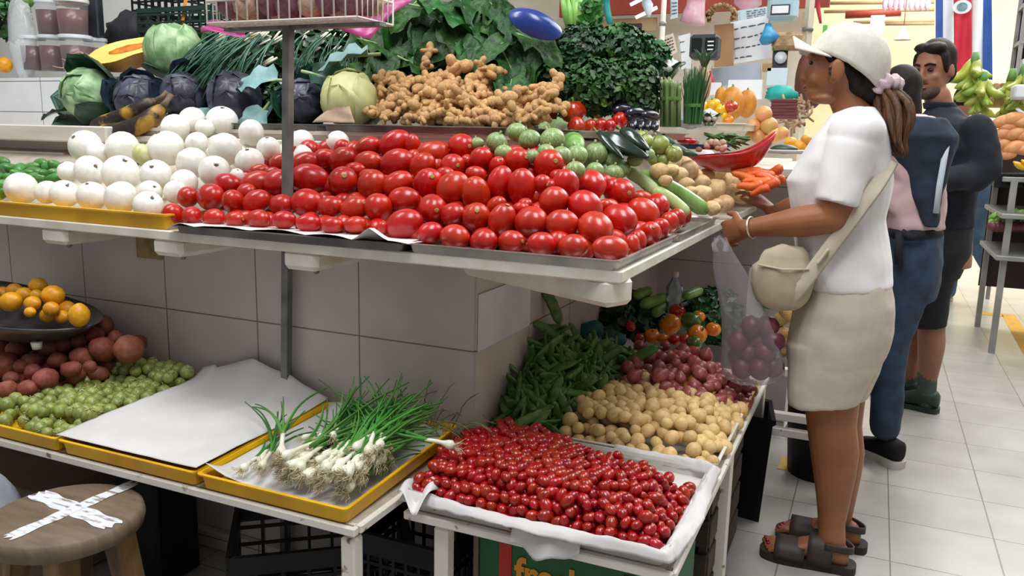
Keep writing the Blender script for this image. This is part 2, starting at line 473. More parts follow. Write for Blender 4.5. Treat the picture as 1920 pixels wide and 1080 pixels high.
tray('plastic_tray', 'long yellow plastic tray under the white onions on the counter', -2.62, -1.72, 1.605, 2.02, 1.031, .042)
tray('sheet_pan', 'grey steel sheet pan lined with paper under the tomatoes', -1.665, -.985, 1.585, 2.05, 1.031, .020, 'pan_dull', rz=math.radians(1.5), lip=.008)
tray('sheet_pan', 'bright steel sheet pan under the tomatoes at the counter corner', -.965, -.468, 1.595, 2.12, 1.031, .022, 'pan_metal', lip=.007)
tray('sheet_pan', 'bright steel sheet pan under the zucchini and potatoes', -.965, -.462, 2.145, 2.70, 1.031, .022, 'pan_metal', lip=.007)
tl = math.radians(2.6)
tray('plastic_tray', 'yellow plastic tray filled with tomatillos and red potatoes', -2.66, -1.80, 1.300, 1.785, .510, .037, tilt=tl)
tray('plastic_tray', 'yellow plastic tray covered by a bare sheet of white paper', -1.785, -1.348, 1.300, 1.785, .510, .037, tilt=tl)
tray('plastic_tray', 'yellow plastic tray holding the spring onions', -1.333, -.935, 1.300, 1.785, .510, .037, tilt=tl)
tray('plastic_tray', 'white tray lined with paper under the cherry tomatoes', -.875, -.305, 1.455, 1.92, .481, .034, 'white_plastic')
tray('plastic_tray', 'white-edged tray under the small pale potatoes', -.80, -.295, 1.945, 2.36, .481, .034, 'white_plastic')
tray('plastic_tray', 'yellow tray under the small shallots', -.80, -.295, 2.375, 2.72, .481, .034)
# ------------------------------------------------------------------ produce on the counter
mat('tomato', 'c02206', 'a91603', scale=2.2, rough=.32, coat=.25, rv=.06, spec=.5, detail=1, sss=.03, col3='c2280b')
mat('tomato_scar', 'b08a4a', '7a6a30', scale=20, rough=.7)
mat('onion_white', 'efece2', 'd9d3c2', scale=2.5, rough=.38, coat=.15, rv=.04, stretch=(3, 3, .5), contrast=(.45, .95), sss=.05)
mat('onion_root', '85705a', '4a3b2c', scale=30, rough=.9)
mat('squash_green', '93a86c', '5f7c40', scale=9, rough=.4, coat=.1, rv=.12, stretch=(2.2, 2.2, .25), contrast=(.4, .6), col3='c3cf9c')
mat('squash_stem', '75875a', 'a9a77c', scale=20, rough=.7)
mat('zucchini', '5f8a3a', '88ad5e', scale=22, rough=.35, coat=.2, rv=.15, stretch=(1, 1, .3))
mat('zucchini_pale', '9db46e', 'b8c98d', scale=22, rough=.4, rv=.1, stretch=(1, 1, .2))
mat('poblano', '12301d', '0a1d12', scale=6, rough=.2, coat=.6, rv=.1)
mat('stem_green', '4d7a35', '6f9450', scale=12, rough=.6)
mat('potato', 'd2b283', 'b98f5c', scale=5, rough=.6, rv=.1, bump=.1, bscale=40, contrast=(.4, .8))
mat('carrot', 'e06a1e', 'c4500f', scale=8, rough=.5, rv=.12, bump=.1, bscale=30)
mat('cucumber', '3d7d33', '7fb05e', scale=6, rough=.35, coat=.15, rv=.2, stretch=(3, 3, .4), contrast=(.5, .75))
mat('tomatillo', '98a052', '74823a', scale=4, rough=.4, rv=.15, coat=.1)
mat('husk', 'b7bd7c', '8c9a55', scale=14, rough=.75, rv=.15, bump=.2, bscale=30)
mat('red_melamine', 'b5101a', 'a30c15', scale=3, rough=.25, coat=.4)
mat('blue_plastic', '17306b', '122453', scale=4, rough=.3, coat=.2)

def roma_mesh(seed, L):
    r_ = pick(seed)
    lob = r_.uniform(.0, .03); ph = r_.uniform(0, 6); eg = r_.uniform(-.06, .10)
    def fn(p):
        k = 1 + lob*math.cos(3*math.atan2(p.y, p.x)+ph)*(1-abs(p.z)) + eg*p.z*(1-p.z*p.z*.3)
        return V((p.x*k, p.y*k, p.z*(1-.03*(p.z > .97))))
    b = B(); b.ball((0, 0, 0), (.5, .5, .5*L), 20, 14, fn=fn); return b.mesh('roma_tomato', 'tomato')
ROMA = [(roma_mesh(i, L), L) for i, L in enumerate((1.18, 1.24, 1.3, 1.36, 1.4))]
def scar_mesh(z):
    b = B(); b.lathe([(.001, -.02), (.05, -.012), (.085, .004), (.06, .012), (.001, .006)], 10, cap=False, M=Matrix.Translation((0, 0, z*.985))); return b.mesh('stem_scar', 'tomato_scar')
SCAR = [scar_mesh(.5*L) for _, L in ROMA]
R5, R6, R7, R1 = (0, 230), (500, 230), (980, 230), (0, 0)
def cpx(o, x, y, s=3.375): return o[0]+x/s, o[1]+y/s
def Htom(x, y):
    return min(1.066+(y-1.65)*.47, 1.066+(-.50-x)*.62, 1.30)
def place(o, cx_, cy_, w_, h_, ang, H, T, s=3.375, r_=None, tilt=None, lift=0):
    """centre, size and long axis of one piece from its outline in the photo, resting at heap surface H"""
    r_ = r_ or rnd
    px, py = cpx(o, cx_, cy_, s)
    p = hitH(px, py, H) + V((0, 0, lift)); d = depth(p)
    a, b_ = max(w_, h_), min(w_, h_)
    D = b_/s*d/FPX
    ratio = min(a/b_, T)
    c2 = (ratio**2-1)/(T**2-1); c_ = math.sqrt(max(0, min(1, c2))); s_ = math.sqrt(1-c_*c_)
    t = math.radians(ang if w_ >= h_ else ang)
    ax = RIGHT*(math.cos(t)*c_) + UP*(math.sin(t)*c_) - FWD*s_*(tilt if tilt else r_.choice((1, 1, .8)))
    return p, D, ax.normalized()
TL = []   # (crop, x, y, w, h, angle, front-row tag)
for t in [(1095,585,140,145,70),(1215,595,130,125,0),(1355,605,150,118,0),(1490,615,130,105,0),(1635,610,150,118,0)]: TL.append((R5, *t, 'L'))
for t in [(110,615,160,110,0),(265,635,170,112,0),(415,650,145,108,0),(560,645,150,102,10),(735,665,75,85,80)]: TL.append((R6, *t, 'L'))
for t in [(870,645,245,190,15),(1035,700,165,140,20),(1190,725,185,160,-10),(1375,755,170,160,0),(1550,755,165,147,0),(1740,770,185,157,0)]: TL.append((R6, *t, 'R'))
for t in [(320,785,185,158,0),(555,800,260,165,-5)]: TL.append((R7, *t, 'R'))
for t in [(690,775,100,140,90),(735,745,100,130,100),(805,705,150,140,80),(865,672,130,120,60),(925,632,120,130,80),(968,612,120,130,80),(1015,598,100,125,80)]: TL.append((R7, *t, 'S'))
for t in [(1190,470,125,120,0),(1335,470,175,155,0),(1480,505,130,140,90),(1625,500,175,132,20),(1335,355,100,75,0),(1440,390,165,130,-15),(1625,385,200,140,15),(1640,310,200,90,10),(1560,440,120,100,0)]: TL.append((R5, *t, ''))
for t in [(640,150,170,110,20),(810,130,215,140,28),(925,140,90,120,90),(1050,195,200,140,10),(1230,150,195,145,-12),(90,250,140,95,10),(245,255,210,125,15),(370,225,140,110,0),(480,235,170,140,15),(640,250,165,125,5),(825,255,200,160,10),(930,220,90,100,0),(985,275,160,140,35),(1175,275,160,140,-10),(1355,240,150,140,60),(1585,240,190,140,10),(1570,190,130,85,0),(1785,260,185,165,0),(40,320,110,70,0),(75,385,180,160,10),(275,350,230,160,-10),(485,375,185,168,40),(640,340,110,85,0),(665,395,182,165,35),(830,385,190,135,25),(1025,380,190,165,35),(1180,415,205,180,40),(1325,455,165,195,97),(1325,325,150,90,-10),(1460,275,100,110,60),(1475,385,150,205,70),(1620,415,170,220,95),(1740,395,110,115,70),(95,520,150,122,0),(255,505,190,160,0),(405,530,160,122,0),(555,545,175,140,20),(705,540,165,162,60),(870,485,190,142,0),(1050,545,172,165,-30),(1180,580,150,132,0),(1330,600,165,162,80),(1455,525,120,100,30),(1490,620,160,195,70),(1610,545,100,80,0),(1670,630,190,162,0),(1850,345,110,90,-20),(1130,330,120,90,0),(560,300,140,90,0),(1270,245,80,80,0)]: TL.append((R6, *t, ''))
for t in [(200,405,150,90,-10),(195,505,180,170,50),(270,390,160,172,90),(430,390,175,165,-40),(515,380,100,100,0),(610,440,205,162,-20),(395,530,205,180,-30),(525,525,90,80,0),(250,640,190,165,0),(55,620,185,165,0),(460,665,200,185,-40),(610,615,205,180,-25),(760,570,195,170,-30),(845,530,150,150,60),(870,490,130,110,-40),(760,480,130,90,-20),(15,520,80,90,0),(560,410,120,120,0)]: TL.append((R7, *t, ''))
cnt = {'L': 0, 'R': 0, 'S': 0}
PTOM = []
r20 = pick(20)
SCARRED = {(R6, 1230, 150): 1, (R6, 485, 375): 1, (R6, 1175, 275): 1, (R6, 1785, 260): 1, (R7, 200, 405): 1, (R6, 1025, 380): 1, (R7, 610, 440): 1, (R6, 1585, 240): 1}
for (o, x, y, w_, h_, an, tg) in TL:
    vi = r20.randrange(5); me, L = ROMA[vi]
    ratio = max(w_, h_)/min(w_, h_)
    if ratio > L: vi = 4; me, L = ROMA[4]
    p, D, ax = place(o, x, y, w_, h_, an, Htom, L, r_=r20)
    zmin = 1.037 + D*.46
    if p.z < zmin: p = p + (p-EYE)*0; p.z = zmin
    if tg: k = cnt[tg]; cnt[tg] += 1
    if tg == 'L': lab = f'red roma tomato in the bottom row on the paper-lined pan, {ORD[k]} from the onion side'
    elif tg == 'R': lab = ('largest red roma tomato of the bottom row, lying where the two pans meet' if k == 0 else 'long red roma tomato lying on the front corner of the bright pan' if k == 7 else f'red roma tomato in the bottom row on the bright pan, {ORD[k]} from the big one')
    elif tg == 'S': lab = f'red roma tomato in the bottom row along the aisle edge, {ORD[k]} behind the pan corner'
    else: lab = 'ripe red roma tomato in the upper layers of the heap on the steel pans'
    if (o, x, y) in SCARRED or r20.random() < .2:
        ax = ax if ax.dot(FWD) < -.2 else -ax
        if (o, x, y) in SCARRED: ax = (ax*.7 - FWD*.8 - UP*.05*r20.random()).normalized()
    else: ax = ax if ax.dot(FWD) > 0 else -ax
    if not tg and (o, x, y) in SCARRED: lab = 'ripe red roma tomato with pale stem scar showing, in the upper layers of the heap'
    if (o, x, y) == (R6, 810, 130): lab = 'topmost red roma tomato of the heap, lying tilted at its peak'
    if (o, x, y) == (R6, 1325, 455): lab = 'upright red roma tomato standing on end in the middle of the heap'
    g = {'L': None, 'R': None, 'S': None}.get(tg, 'roma tomatoes heaped on the counter')
    inst('roma_tomato', me, frame(p, ax, x=(r20.random(), r20.random(), r20.random()), s=D*(1.04 if tg else 1.12)), lab, 'tomato', 'roma tomatoes heaped on the counter', parts=[('stem_scar', SCAR[vi])])
    PTOM.append((p, D))
# hidden supporters that show through the gaps
reg = (lambda x, y: Htom(x, y) > 1.075 and x > -1.72 - (y-1.6)*.1 and y < 2.16 and y - 2.05 < (-x-.5)*.8, (-1.75, -.5, 1.63, 2.16))
for p in heap_pack(reg, lambda x, y: 1.035+max(0, (y-1.72)*.36 if x < -1.03 else 0), lambda x, y: Htom(x, y)-.030, .029, seed=3, layers=1.3):
    vi = r20.randrange(5)
    inst('roma_tomato', ROMA[vi][0], frame(p, (r20.uniform(-1, 1), r20.uniform(-1, 1), r20.uniform(-.4, .4)), s=.058), 'ripe red roma tomato in the upper layers of the heap on the steel pans', 'tomato', 'roma tomatoes heaped on the counter')

# paper under the tomatoes of the first pan, rumpled along the front
def pap(u, v):
    x = -1.69+.74*u; y = 1.575+.40*v
    e = max(0, 1-v*9)
    z = 1.053 + .007*e*abs(math.sin(u*14+1)) + .0035*fb((x*9, y*9, 2), 1)*e - .022*max(0, 1-u*14)*max(0, 1-v*3) - .012*max(0, v-.1)
    y -= .012*e*math.sin(u*9)
    if .80 < u < .93 and v < .06: z += .028*(1-abs(u-.865)/.065)
    return V((x, y, z))
tag(B().sheet(pap, 60, 24).obj('liner_paper', 'paper', thick=.0008), 'white paper liner rumpled along the front of the dull grey pan', 'paper')

# white onions
def onion_mesh(seed):
    r_ = pick(100+seed); q = r_.uniform(.84, 1.0); ph = r_.uniform(0, 6)
    def fn(p):
        k = 1+.018*math.cos(2*math.atan2(p.y, p.x)+ph)*(1-p.z*p.z)
        z = p.z*q
        if p.z > .93: z += (p.z-.93)*1.6
        if p.z < -.9: z += (-.9-p.z)*.3
        return V((p.x*k, p.y*k, z))
    b = B(); b.ball((0, 0, 0), .5, 20, 14, fn=fn); me = b.mesh('white_onion', 'onion_white')
    b = B(); z = -.5*q*.975
    b.lathe([(.001, z-.018), (.03, z-.018), (.055, z-.002), (.06, z+.03)], 10, cap=False, wob=lambda a, t: 1+.25*math.sin(5*a+ph))
    for k in range(6):
        a = r_.uniform(0, 6.3); b.tube([(.05*math.cos(a), .05*math.sin(a), z), (.09*math.cos(a), .09*math.sin(a), z-.05)], [.008, .003], 4)
    return me, b.mesh('root_plate', 'onion_root')
ONI = [onion_mesh(i) for i in range(5)]
def Hon(x, y): return min(1.083+(y-1.655)*.46, 1.34)
OL = [(135,415,205,180,'F'),(300,440,150,150,'F'),(410,450,190,165,'F'),(580,465,200,150,'F'),(765,475,240,175,'F'),(940,525,215,150,'F'),(950,440,170,110,''),(1110,440,140,150,'F'),(430,310,120,135,''),(570,305,200,180,''),(765,325,260,185,''),(990,335,215,170,''),(1165,380,190,140,''),(1360,310,215,175,''),(540,150,210,180,''),(615,190,150,130,''),(775,160,225,170,''),(905,200,120,150,'G'),(1050,160,235,205,''),(1215,255,215,172,''),(1245,130,150,130,''),(1425,170,215,190,''),(1580,245,190,160,''),(1500,335,90,90,''),(1700,165,150,150,''),(1110,34,190,150,''),(1215,-21,170,150,''),(1405,-16,205,175,'T'),(1390,-60,190,110,''),(1300,30,130,110,''),(1590,64,170,160,'')]
k = 0
mat('onion_green', 'b3b36a', 'cfcaa0', scale=3, rough=.4, rv=.05)
ONG = ONI[0][0].copy(); ONG.materials.clear(); ONG.materials.append(MATS['onion_green'])
for (x, y, w_, h_, tg) in OL + [(R6[0]*3.375+220, 130, 160, 175, 'P'), (R6[0]*3.375+450, 125, 160, 120, 'Q')]:
    px, py = cpx(R5, x, y)
    p = hitH(px, py, Hon)
    if tg in 'PQ' and tg: p = atY(px, py, 2.13)
    D = (w_*.6+h_*.4)/3.375*depth(p)/FPX
    if p.z < 1.04+D*.42: p.z = 1.04+D*.42
    if tg == 'F': lab = f'white onion in the front row behind the yellow tray rim, {ORD[k]} from the cucumbers'; k += 1
    elif tg == 'G': lab = 'greenish white onion wedged low between two larger ones'
    elif tg == 'T': lab = 'topmost large white onion of the heap below the red cabbages'
    elif tg == 'P': lab = 'white onion behind the tomatoes just beside the steel post'
    elif tg == 'Q': lab = 'small white onion behind the tomatoes, second from the steel post'
    else: lab = 'white onion in the heap above the yellow tray'
    root = (UP*r20.uniform(.2, 1) - FWD*r20.uniform(.2, 1.0) + RIGHT*r20.uniform(-.8, .8))
    if r20.random() < .3: root = -root + UP*.4
    v_ = r20.randrange(5)
    me = ONG if tg == 'G' else ONI[v_][0]
    inst('white_onion', me, frame(p, -root, s=D*1.02), lab, 'onion', 'white onions heaped on the counter', parts=[('root_plate', ONI[0 if tg == 'G' else v_][1])])
reg = (lambda x, y: True, (-2.52, -1.62, 1.70, 2.16))
for p in heap_pack(reg, lambda x, y: 1.05+max(0, (y-1.72)*.36), lambda x, y: Hon(x, y)-.06, .04, seed=5, layers=.9):
    v_ = r20.randrange(5)
    inst('white_onion', ONI[v_][0], frame(p, (r20.uniform(-1, 1), r20.uniform(-1, 1), r20.uniform(-1, 1)), s=.078), 'white onion in the heap above the yellow tray', 'onion', 'white onions heaped on the counter')

# cucumbers at the far end
def lump_mesh(name, m, seed, sx, amp=.06, sc=1.6, nu=14, nv=10):
    def fn(p): return 1+amp*fb(p+V((seed*3.1, 0, 0)), sc, 2)
    b = B(); b.ball((0, 0, 0), (.5, .5, .5*sx), nu, nv, fn=fn); return b.mesh(name, m)
CUC = [lump_mesh('cucumber', 'cucumber', i, 2.2, .03) for i in range(3)]
for (x, y, w_, h_) in [(10,245,60,60),(20,295,65,65),(80,300,70,70),(130,295,80,75),(195,285,90,60),(260,260,70,65),(310,285,110,80),(225,315,120,65),(370,290,70,70),(60,345,90,50),(10,345,50,50),(25,390,60,65),(225,350,110,65),(345,350,90,55),(15,450,50,65),(375,325,60,60),(290,330,70,60),(120,340,80,60),(165,330,70,60)]:
    px, py = cpx(R5, x, y); p = hitH(px, py, lambda a, c: 1.066+(c-1.655)*.40)
    D = min(w_, h_)/3.375*depth(p)/FPX
    ax = (-FWD*r20.uniform(.3, 1) + RIGHT*r20.uniform(-.6, 1) + UP*r20.uniform(-.2, .3)) if w_ < 1.4*h_ else (RIGHT-FWD*.3+UP*r20.uniform(-.2, .2))
    inst('cucumber', CUC[r20.randrange(3)], frame(p, ax, s=D*1.08), 'small green cucumber in the pile at the end of the white onions', 'cucumber', 'small cucumbers beside the onions')

# round squash
def squash_mesh(seed):
    r_ = pick(seed)
    def fn(p):
        an = math.atan2(p.y, p.x)
        k = 1+.018*math.cos(10*an)*(1-p.z*p.z)+.03*math.sin(an+seed)
        return V((p.x*k, p.y*k, p.z*.92-.05*(1-p.z)*p.z))
    b = B(); b.ball((0, 0, 0), .5, 30, 14, fn=fn); me = b.mesh('round_squash', 'squash_green')
    b = B(); b.tube([(0, 0, .40), (0, .01, .50), (.02, .02, .58)], [.10, .05, .055], 7); return me, b.mesh('stem', 'squash_stem')
SQ = [squash_mesh(i) for i in range(3)]
def Hsq(x, y): return min(1.075+(y-1.60)*.42, 1.085+(-.49-x)*.62, 1.31)
for (o, x, y, w_, h_) in [(R6,1455,125,145,125),(R6,1585,65,130,135),(R6,1690,30,160,110),(R7,45,110,150,130),(R7,185,110,175,140),(R6,1500,195,110,125),(R6,1330,135,80,100),(R6,1680,215,100,90),(R7,245,210,125,130),(R7,340,210,140,150),(R7,460,200,150,155),(R7,330,305,150,110),(R7,460,305,130,100),(R7,575,325,140,110),(R7,120,30,150,110),(R7,30,40,130,110),(R7,150,190,120,110)]:
    px, py = cpx(o, x, y); p = hitH(px, py, Hsq); D = (w_+h_)/2/3.375*depth(p)/FPX
    me, sm = SQ[r20.randrange(3)]
    inst('round_squash', me, frame(p, UP*1.0 - FWD*r20.uniform(-.1, .7) + RIGHT*r20.uniform(-.5, .5), s=D*1.03), 'round pale green striped squash heaped behind the tomatoes', 'squash', 'round green squashes behind the tomatoes', parts=[('stem', sm)])
# long zucchini
def zuc(o, a, c, th, H, label, m='zucchini', bend=.01, la=.0, lc=0):
    p = hitH(*cpx(o, *a), H)+V((0, 0, la)); q = hitH(*cpx(o, *c), H)+V((0, 0, lc))
    R_ = th/2/3.375*depth((p+q)/2)/FPX
    t = thing('zucchini', label, 'zucchini', (p+q)/2, 'zucchini beside the tomatoes')
    pts = []; rr = []
    for i in range(13):
        u = i/12; w = V(p).lerp(q, u) - (p+q)/2; w.z += bend*math.sin(PI*u); pts.append(w)
        rr.append(R_*(min(1, (u+.02)*9)**.5)*(min(1, (1-u)*6+.05)**.6)*(1.0 if u < .75 else 1-.35*(u-.75)/.25))
    b = B(); b.tube(pts, rr, 14); b.obj('flesh_body', m, t)
    d = (pts[-1]-pts[-3]).normalized()
    b = B(); b.tube([pts[-1]-d*.003, pts[-1]+d*.012, pts[-1]+d*.022], [R_*.35, R_*.28, R_*.36], 7); b.obj('stem', 'stem_green', t)
zuc(R7, (1165, 590), (700, 335), 105, Hsq, 'dark green zucchini lying on top, its blossom end over the pan rim', la=.012, lc=.012)
zuc(R7, (1045, 585), (800, 420), 85, Hsq, 'pale green zucchini between the tomatoes and the dark one', 'zucchini_pale')
zuc(R7, (860, 460), (640, 300), 85, Hsq, 'mid green zucchini tucked behind the last round squash', 'zucchini_pale')
zuc(R7, (930, 440), (760, 345), 70, Hsq, 'short green zucchini poking out under the potatoes', 'zucchini', lc=.01)
zuc(R7, (355, 215), (185, 5), 95, Hsq, 'long green zucchini laid on top of the round squashes', 'zucchini', la=.02, lc=.02)
# poblano peppers
def pob_mesh(seed):
    def fn(p):
        an = math.atan2(p.y, p.x); k = (1+.10*math.cos(3*an+seed)+.10*fb(p+V((seed, 0, 0)), 2.5, 2))
        t = (p.z+1)/2; k *= .55+.75*t-.25*t*t
        return V((p.x*k, p.y*k, p.z))
    b = B(); b.ball((0, 0, 0), (.5, .5, 1.15), 22, 16, fn=fn); me = b.mesh('poblano_pepper', 'poblano')
    b = B(); b.tube([(0, 0, 1.05), (.02, 0, 1.25), (.10, 0, 1.45)], [.16, .07, .08], 7); return me, b.mesh('stem', 'stem_green')
PB = [pob_mesh(i) for i in (1, 4)]
def Hpo(x, y): return min(1.13+(-.47-x)*.95, 1.29)
for (a, c, th, vi, lab) in [((800, 250), (500, 110), 150, 0, 'dark green glossy poblano pepper lying nearest the squashes'), ((800, 200), (620, 70), 120, 1, 'dark green poblano pepper leaning behind the first one'), ((640, 260), (470, 85), 90, 1, 'dark green poblano pepper lying lowest against the squashes')]:
    p = atY(*cpx(R7, *a), 2.28); q = atY(*cpx(R7, *c), 2.36); R_ = th/3.375*depth((p+q)/2)/FPX
    Lh = (q-p).length/2.3
    inst('poblano_pepper', PB[vi][0], frame((p+q)/2+V((0, 0, .012)), q-p, s=(R_*.9, R_*.75, max(Lh, R_*.7))), lab, 'pepper', 'poblano peppers by the squashes', parts=[('stem', PB[vi][1])])
# green tomatillos with husks next to the poblanos
def til_mesh(seed):
    b = B(); b.ball((0, 0, 0), .5, 14, 10, fn=lambda p: 1+.03*math.cos(5*math.atan2(p.y, p.x))); me = b.mesh('tomatillo', 'tomatillo')
    b = B(); r_ = pick(seed)
    for k in range(6):
        a = k*PI/3+r_.uniform(-.2, .2); e = r_.uniform(.1, .9)
        def fn(u, v, a=a, e=e):
            th = .15+u*e; w = (v-.5)*(1-u)*.9*(1 if u > .05 else .5); aa = a+w
            return V((.53*math.sin(th)*math.cos(aa), .53*math.sin(th)*math.sin(aa), .53*math.cos(th)+.02))
        b.sheet(fn, 5, 2)
    b.tube([(0, 0, .5), (.03, 0, .68)], [.05, .03], 5)
    return me, b.mesh('husk', 'husk')
TIL = [til_mesh(i) for i in range(4)]
for i, (x, y, w_, h_) in enumerate([(775,130,110,125),(870,140,90,130),(960,200,110,75),(830,235,80,80),(890,235,80,70),(930,180,70,60),(750,90,80,60)]):
    px, py = cpx(R7, x, y); p = atY(px, py, 2.42); D = max(w_, h_)/3.375*depth(p)/FPX
    me, hm = TIL[i % 4]
    inst('tomatillo', me, frame(p, UP+RIGHT*r20.uniform(-.5, .5)-FWD*.2, s=D*.95), 'light green tomatillo beside the poblano peppers on the counter', 'tomatillo', 'tomatillos by the poblanos', parts=[('husk', hm)])
# pale potatoes
POT = [lump_mesh('potato', 'potato', i, 1.18+.08*i, .16, 1.1) for i in range(4)]
def Hpt(x, y): return min(1.085+(-.465-x)*1.0, 1.25)
for (x, y, w_, h_, an) in [(950,250,190,90,10),(1030,255,110,80,0),(865,305,130,100,20),(985,335,140,105,0),(1055,300,130,115,70),(1160,335,140,90,0),(1245,310,85,80,30),(1030,390,120,85,0),(1130,375,120,85,0),(1215,430,160,140,60),(1130,450,145,110,0),(1315,368,170,105,0),(1385,455,160,115,-15),(1280,512,125,115,20),(1200,540,110,95,0),(905,365,90,70,0),(940,300,100,80,0),(1100,330,90,80,0),(1330,430,90,80,0),(1060,440,90,80,0),(880,260,110,60,20),(1230,520,80,80,0)]:
    p, D, ax = place(R7, x, y, w_, h_, an, Hpt, 1.5, r_=r20)
    if p.z < 1.045+D*.42: p.z = 1.045+D*.42
    inst('potato', POT[r20.randrange(4)], frame(p, ax, s=D*1.02), 'pale brown potato heaped beside the zucchini near the woman', 'potato', 'pale potatoes at the counter edge')
px, py = cpx(R7, 1152, 245); p = hitH(px, py, lambda a, c: min(1.12+(-.475-a)*.75, 1.29)); p.z += .0
inst('white_onion', ONI[1][0], frame(p, UP*.7+RIGHT*.5, s=165/3.375*depth(p)/FPX*.95), 'single white onion on top of the pale potatoes', 'onion', parts=[('root_plate', ONI[1][1])])
# carrots
def car_mesh(seed):
    r_ = pick(seed); b = B(); n = 9
    b.tube([(.08*math.sin(i*.9+seed), 0, -1.3+2.6*i/n) for i in range(n+1)], [.5*min(1, (i+.3)/1.4)**.5*(1-.45*(1-i/n)) * (1 if i < n else .55) for i in range(n+1)], 12)
    return b.mesh('carrot', 'carrot')
CAR = [car_mesh(i) for i in range(3)]
for (x, y, L_, th, an) in [(1500,330,150,75,-8),(1480,372,140,70,-5),(1435,402,130,70,0),(1550,405,120,70,30),(1400,340,130,65,-25),(1445,300,110,55,-10),(1540,350,110,70,-30),(1500,430,100,60,20),(1380,310,100,55,0)]:
    px, py = cpx(R7, x, y); p = atY(px, py, 2.92-(y-300)*.0012); D = th/3.375*depth(p)/FPX; t = math.radians(an)
    inst('carrot', CAR[r20.randrange(3)], frame(p, RIGHT*math.cos(t)+UP*math.sin(t)-FWD*.4, s=(D, D, L_/3.375*depth(p)/FPX/2.1)), 'orange carrot in the small pile beside the potatoes', 'carrot', 'carrots at the counter edge')
for k in range(10):
    p = atY(r20.uniform(1390, 1450), r20.uniform(322, 350), 2.95+r20.uniform(-.03, .08)); inst('carrot', CAR[k % 3], frame(p, RIGHT*r20.uniform(.3, 1)+UP*r20.uniform(-.5, .5)-FWD*.5, s=(.034, .034, .034)), 'orange carrot in the small pile beside the potatoes', 'carrot', 'carrots at the counter edge')
for i, (x, y, w_) in enumerate([(1128, 292, 42), (1150, 300, 40), (1108, 300, 38), (1136, 318, 40), (1165, 318, 38), (1190, 300, 30), (1215, 290, 28)]):
    p = atY(x, y, 2.34); D = w_*depth(p)/FPX; me, sm = SQ[i % 3]; inst('round_squash', me, frame(p, UP+RIGHT*r20.uniform(-.6, .6)-FWD*.3, s=D), 'round pale green striped squash heaped behind the tomatoes', 'squash', 'round green squashes behind the tomatoes', parts=[('stem', sm)])
# red scoop bowl with a blue dish
p = atY(1372, 292, 2.95)
t = thing('scoop_bowl', 'large red melamine scoop bowl tilted beside the potatoes', 'bowl', p)
b = B()
def bowl(u, v):
    a = PI*2*u; r_ = .02+.98*v
    x = math.cos(a)*r_; y = math.sin(a)*r_
    z = (r_**2.2)*(.55+.55*max(0, x)**2+.1*x*0)
    return V((x*.150, y*.105, z*.115-.055))
b.sheet(bowl, 40, 12); o = b.obj('bowl_shell', 'red_melamine', t, thick=.006)
o.rotation_euler = (0, -.10, .22)
b = B(); b.lathe([(.06, 0), (.075, .014), (.072, .018), (.001, .014)], 20, M=Matrix.Diagonal((1.3, .7, 1, 1)), cap=False); tag(b.obj('blue_dish', 'blue_plastic'), 'dark blue dish with loose garlic standing behind the red bowl', 'dish').location = atY(1318, 280, 3.02)
# ------------------------------------------------------------------ low tables
r30 = pick(30)
def inpoly(pt, poly):
    x, y = pt; c = False; n = len(poly)
    for i in range(n):
        x1, y1 = poly[i]; x2, y2 = poly[(i+1) % n]
        if (y1 > y) != (y2 > y) and x < (x2-x1)*(y-y1)/(y2-y1)+x1: c = not c
    return c
mat('red_potato', '8f4a38', '6c3529', scale=6, rough=.65, rv=.16, bump=.12, bscale=36, contrast=(.35, .75), col3='9a6147')
mat('lemon', 'e8a60f', 'd78d0a', scale=5, rough=.42, coat=.1, rv=.10, bump=.12, bscale=90)
mat('grape_tomato', 'a81704', '860c02', scale=2, rough=.26, coat=.25, rv=.10, detail=1)
mat('pale_potato', 'dcbd82', 'c9a05e', scale=5, rough=.55, rv=.10, bump=.08, bscale=40, contrast=(.4, .8))
mat('shallot', 'a8584c', '843e40', scale=3, rough=.4, rv=.16, coat=.1, stretch=(3, 3, .4))
mat('bean_pod', '5a803a', '41662d', scale=8, rough=.5, rv=.25, bump=.15, bscale=14)
mat('bulb_white', 'e9e6d3', 'd6d2b4', scale=4, rough=.4, rv=.05, stretch=(3, 3, .3))
mat('leaf_green', '4c8a34', '356d2a', scale=5, rough=.45, rv=.22, stretch=(1, 1, .3))
mat('root_hair', 'd6c9a6', 'b5a47c', scale=20, rough=.9, rv=.1)
mat('dried_leaf', '8c8a5c', '6a6845', scale=12, rough=.8)
mat('scale_metal', '605f63', '45444a', scale=4, rough=.4, metal=.6)
TIL30 = TIL
Hti = lambda x, y: .553+(y-1.36)*.11
TILPOLY = [(-60, 752), (0, 748), (60, 742), (105, 722), (170, 688), (270, 672), (395, 672), (395, 700), (230, 818), (172, 856), (120, 852), (-60, 815)]
def in_img(poly, H): return lambda x, y: inpoly(topx(V((x, y, H(x, y)))), poly)
for p in heap_pack((in_img(TILPOLY, Hti), (-2.35, -1.80, 1.318, 1.79)), lambda x, y: .512+(y-1.33)*.045, Hti, .0178, seed=11, layers=1.4, jit=.35):
    me, hm = TIL30[r30.randrange(4)]
    D = .036*r30.uniform(.8, 1.2)
    tp = topx(p)
    nm = 'small green tomatillo in the husk spread over the yellow tray next to the bare paper'
    inst('tomatillo', me, frame(p, (r30.uniform(-1, 1), r30.uniform(-1, .6), r30.uniform(-.3, 1)), s=D), nm, 'tomatillo', 'tomatillos in the low yellow tray', parts=[('husk', hm)] if r30.random() < .75 else [])
RPO = [lump_mesh('red_potato', 'red_potato', 20+i, 1.15+.1*i, .14, 1.1) for i in range(3)]
RL = (0, 480)
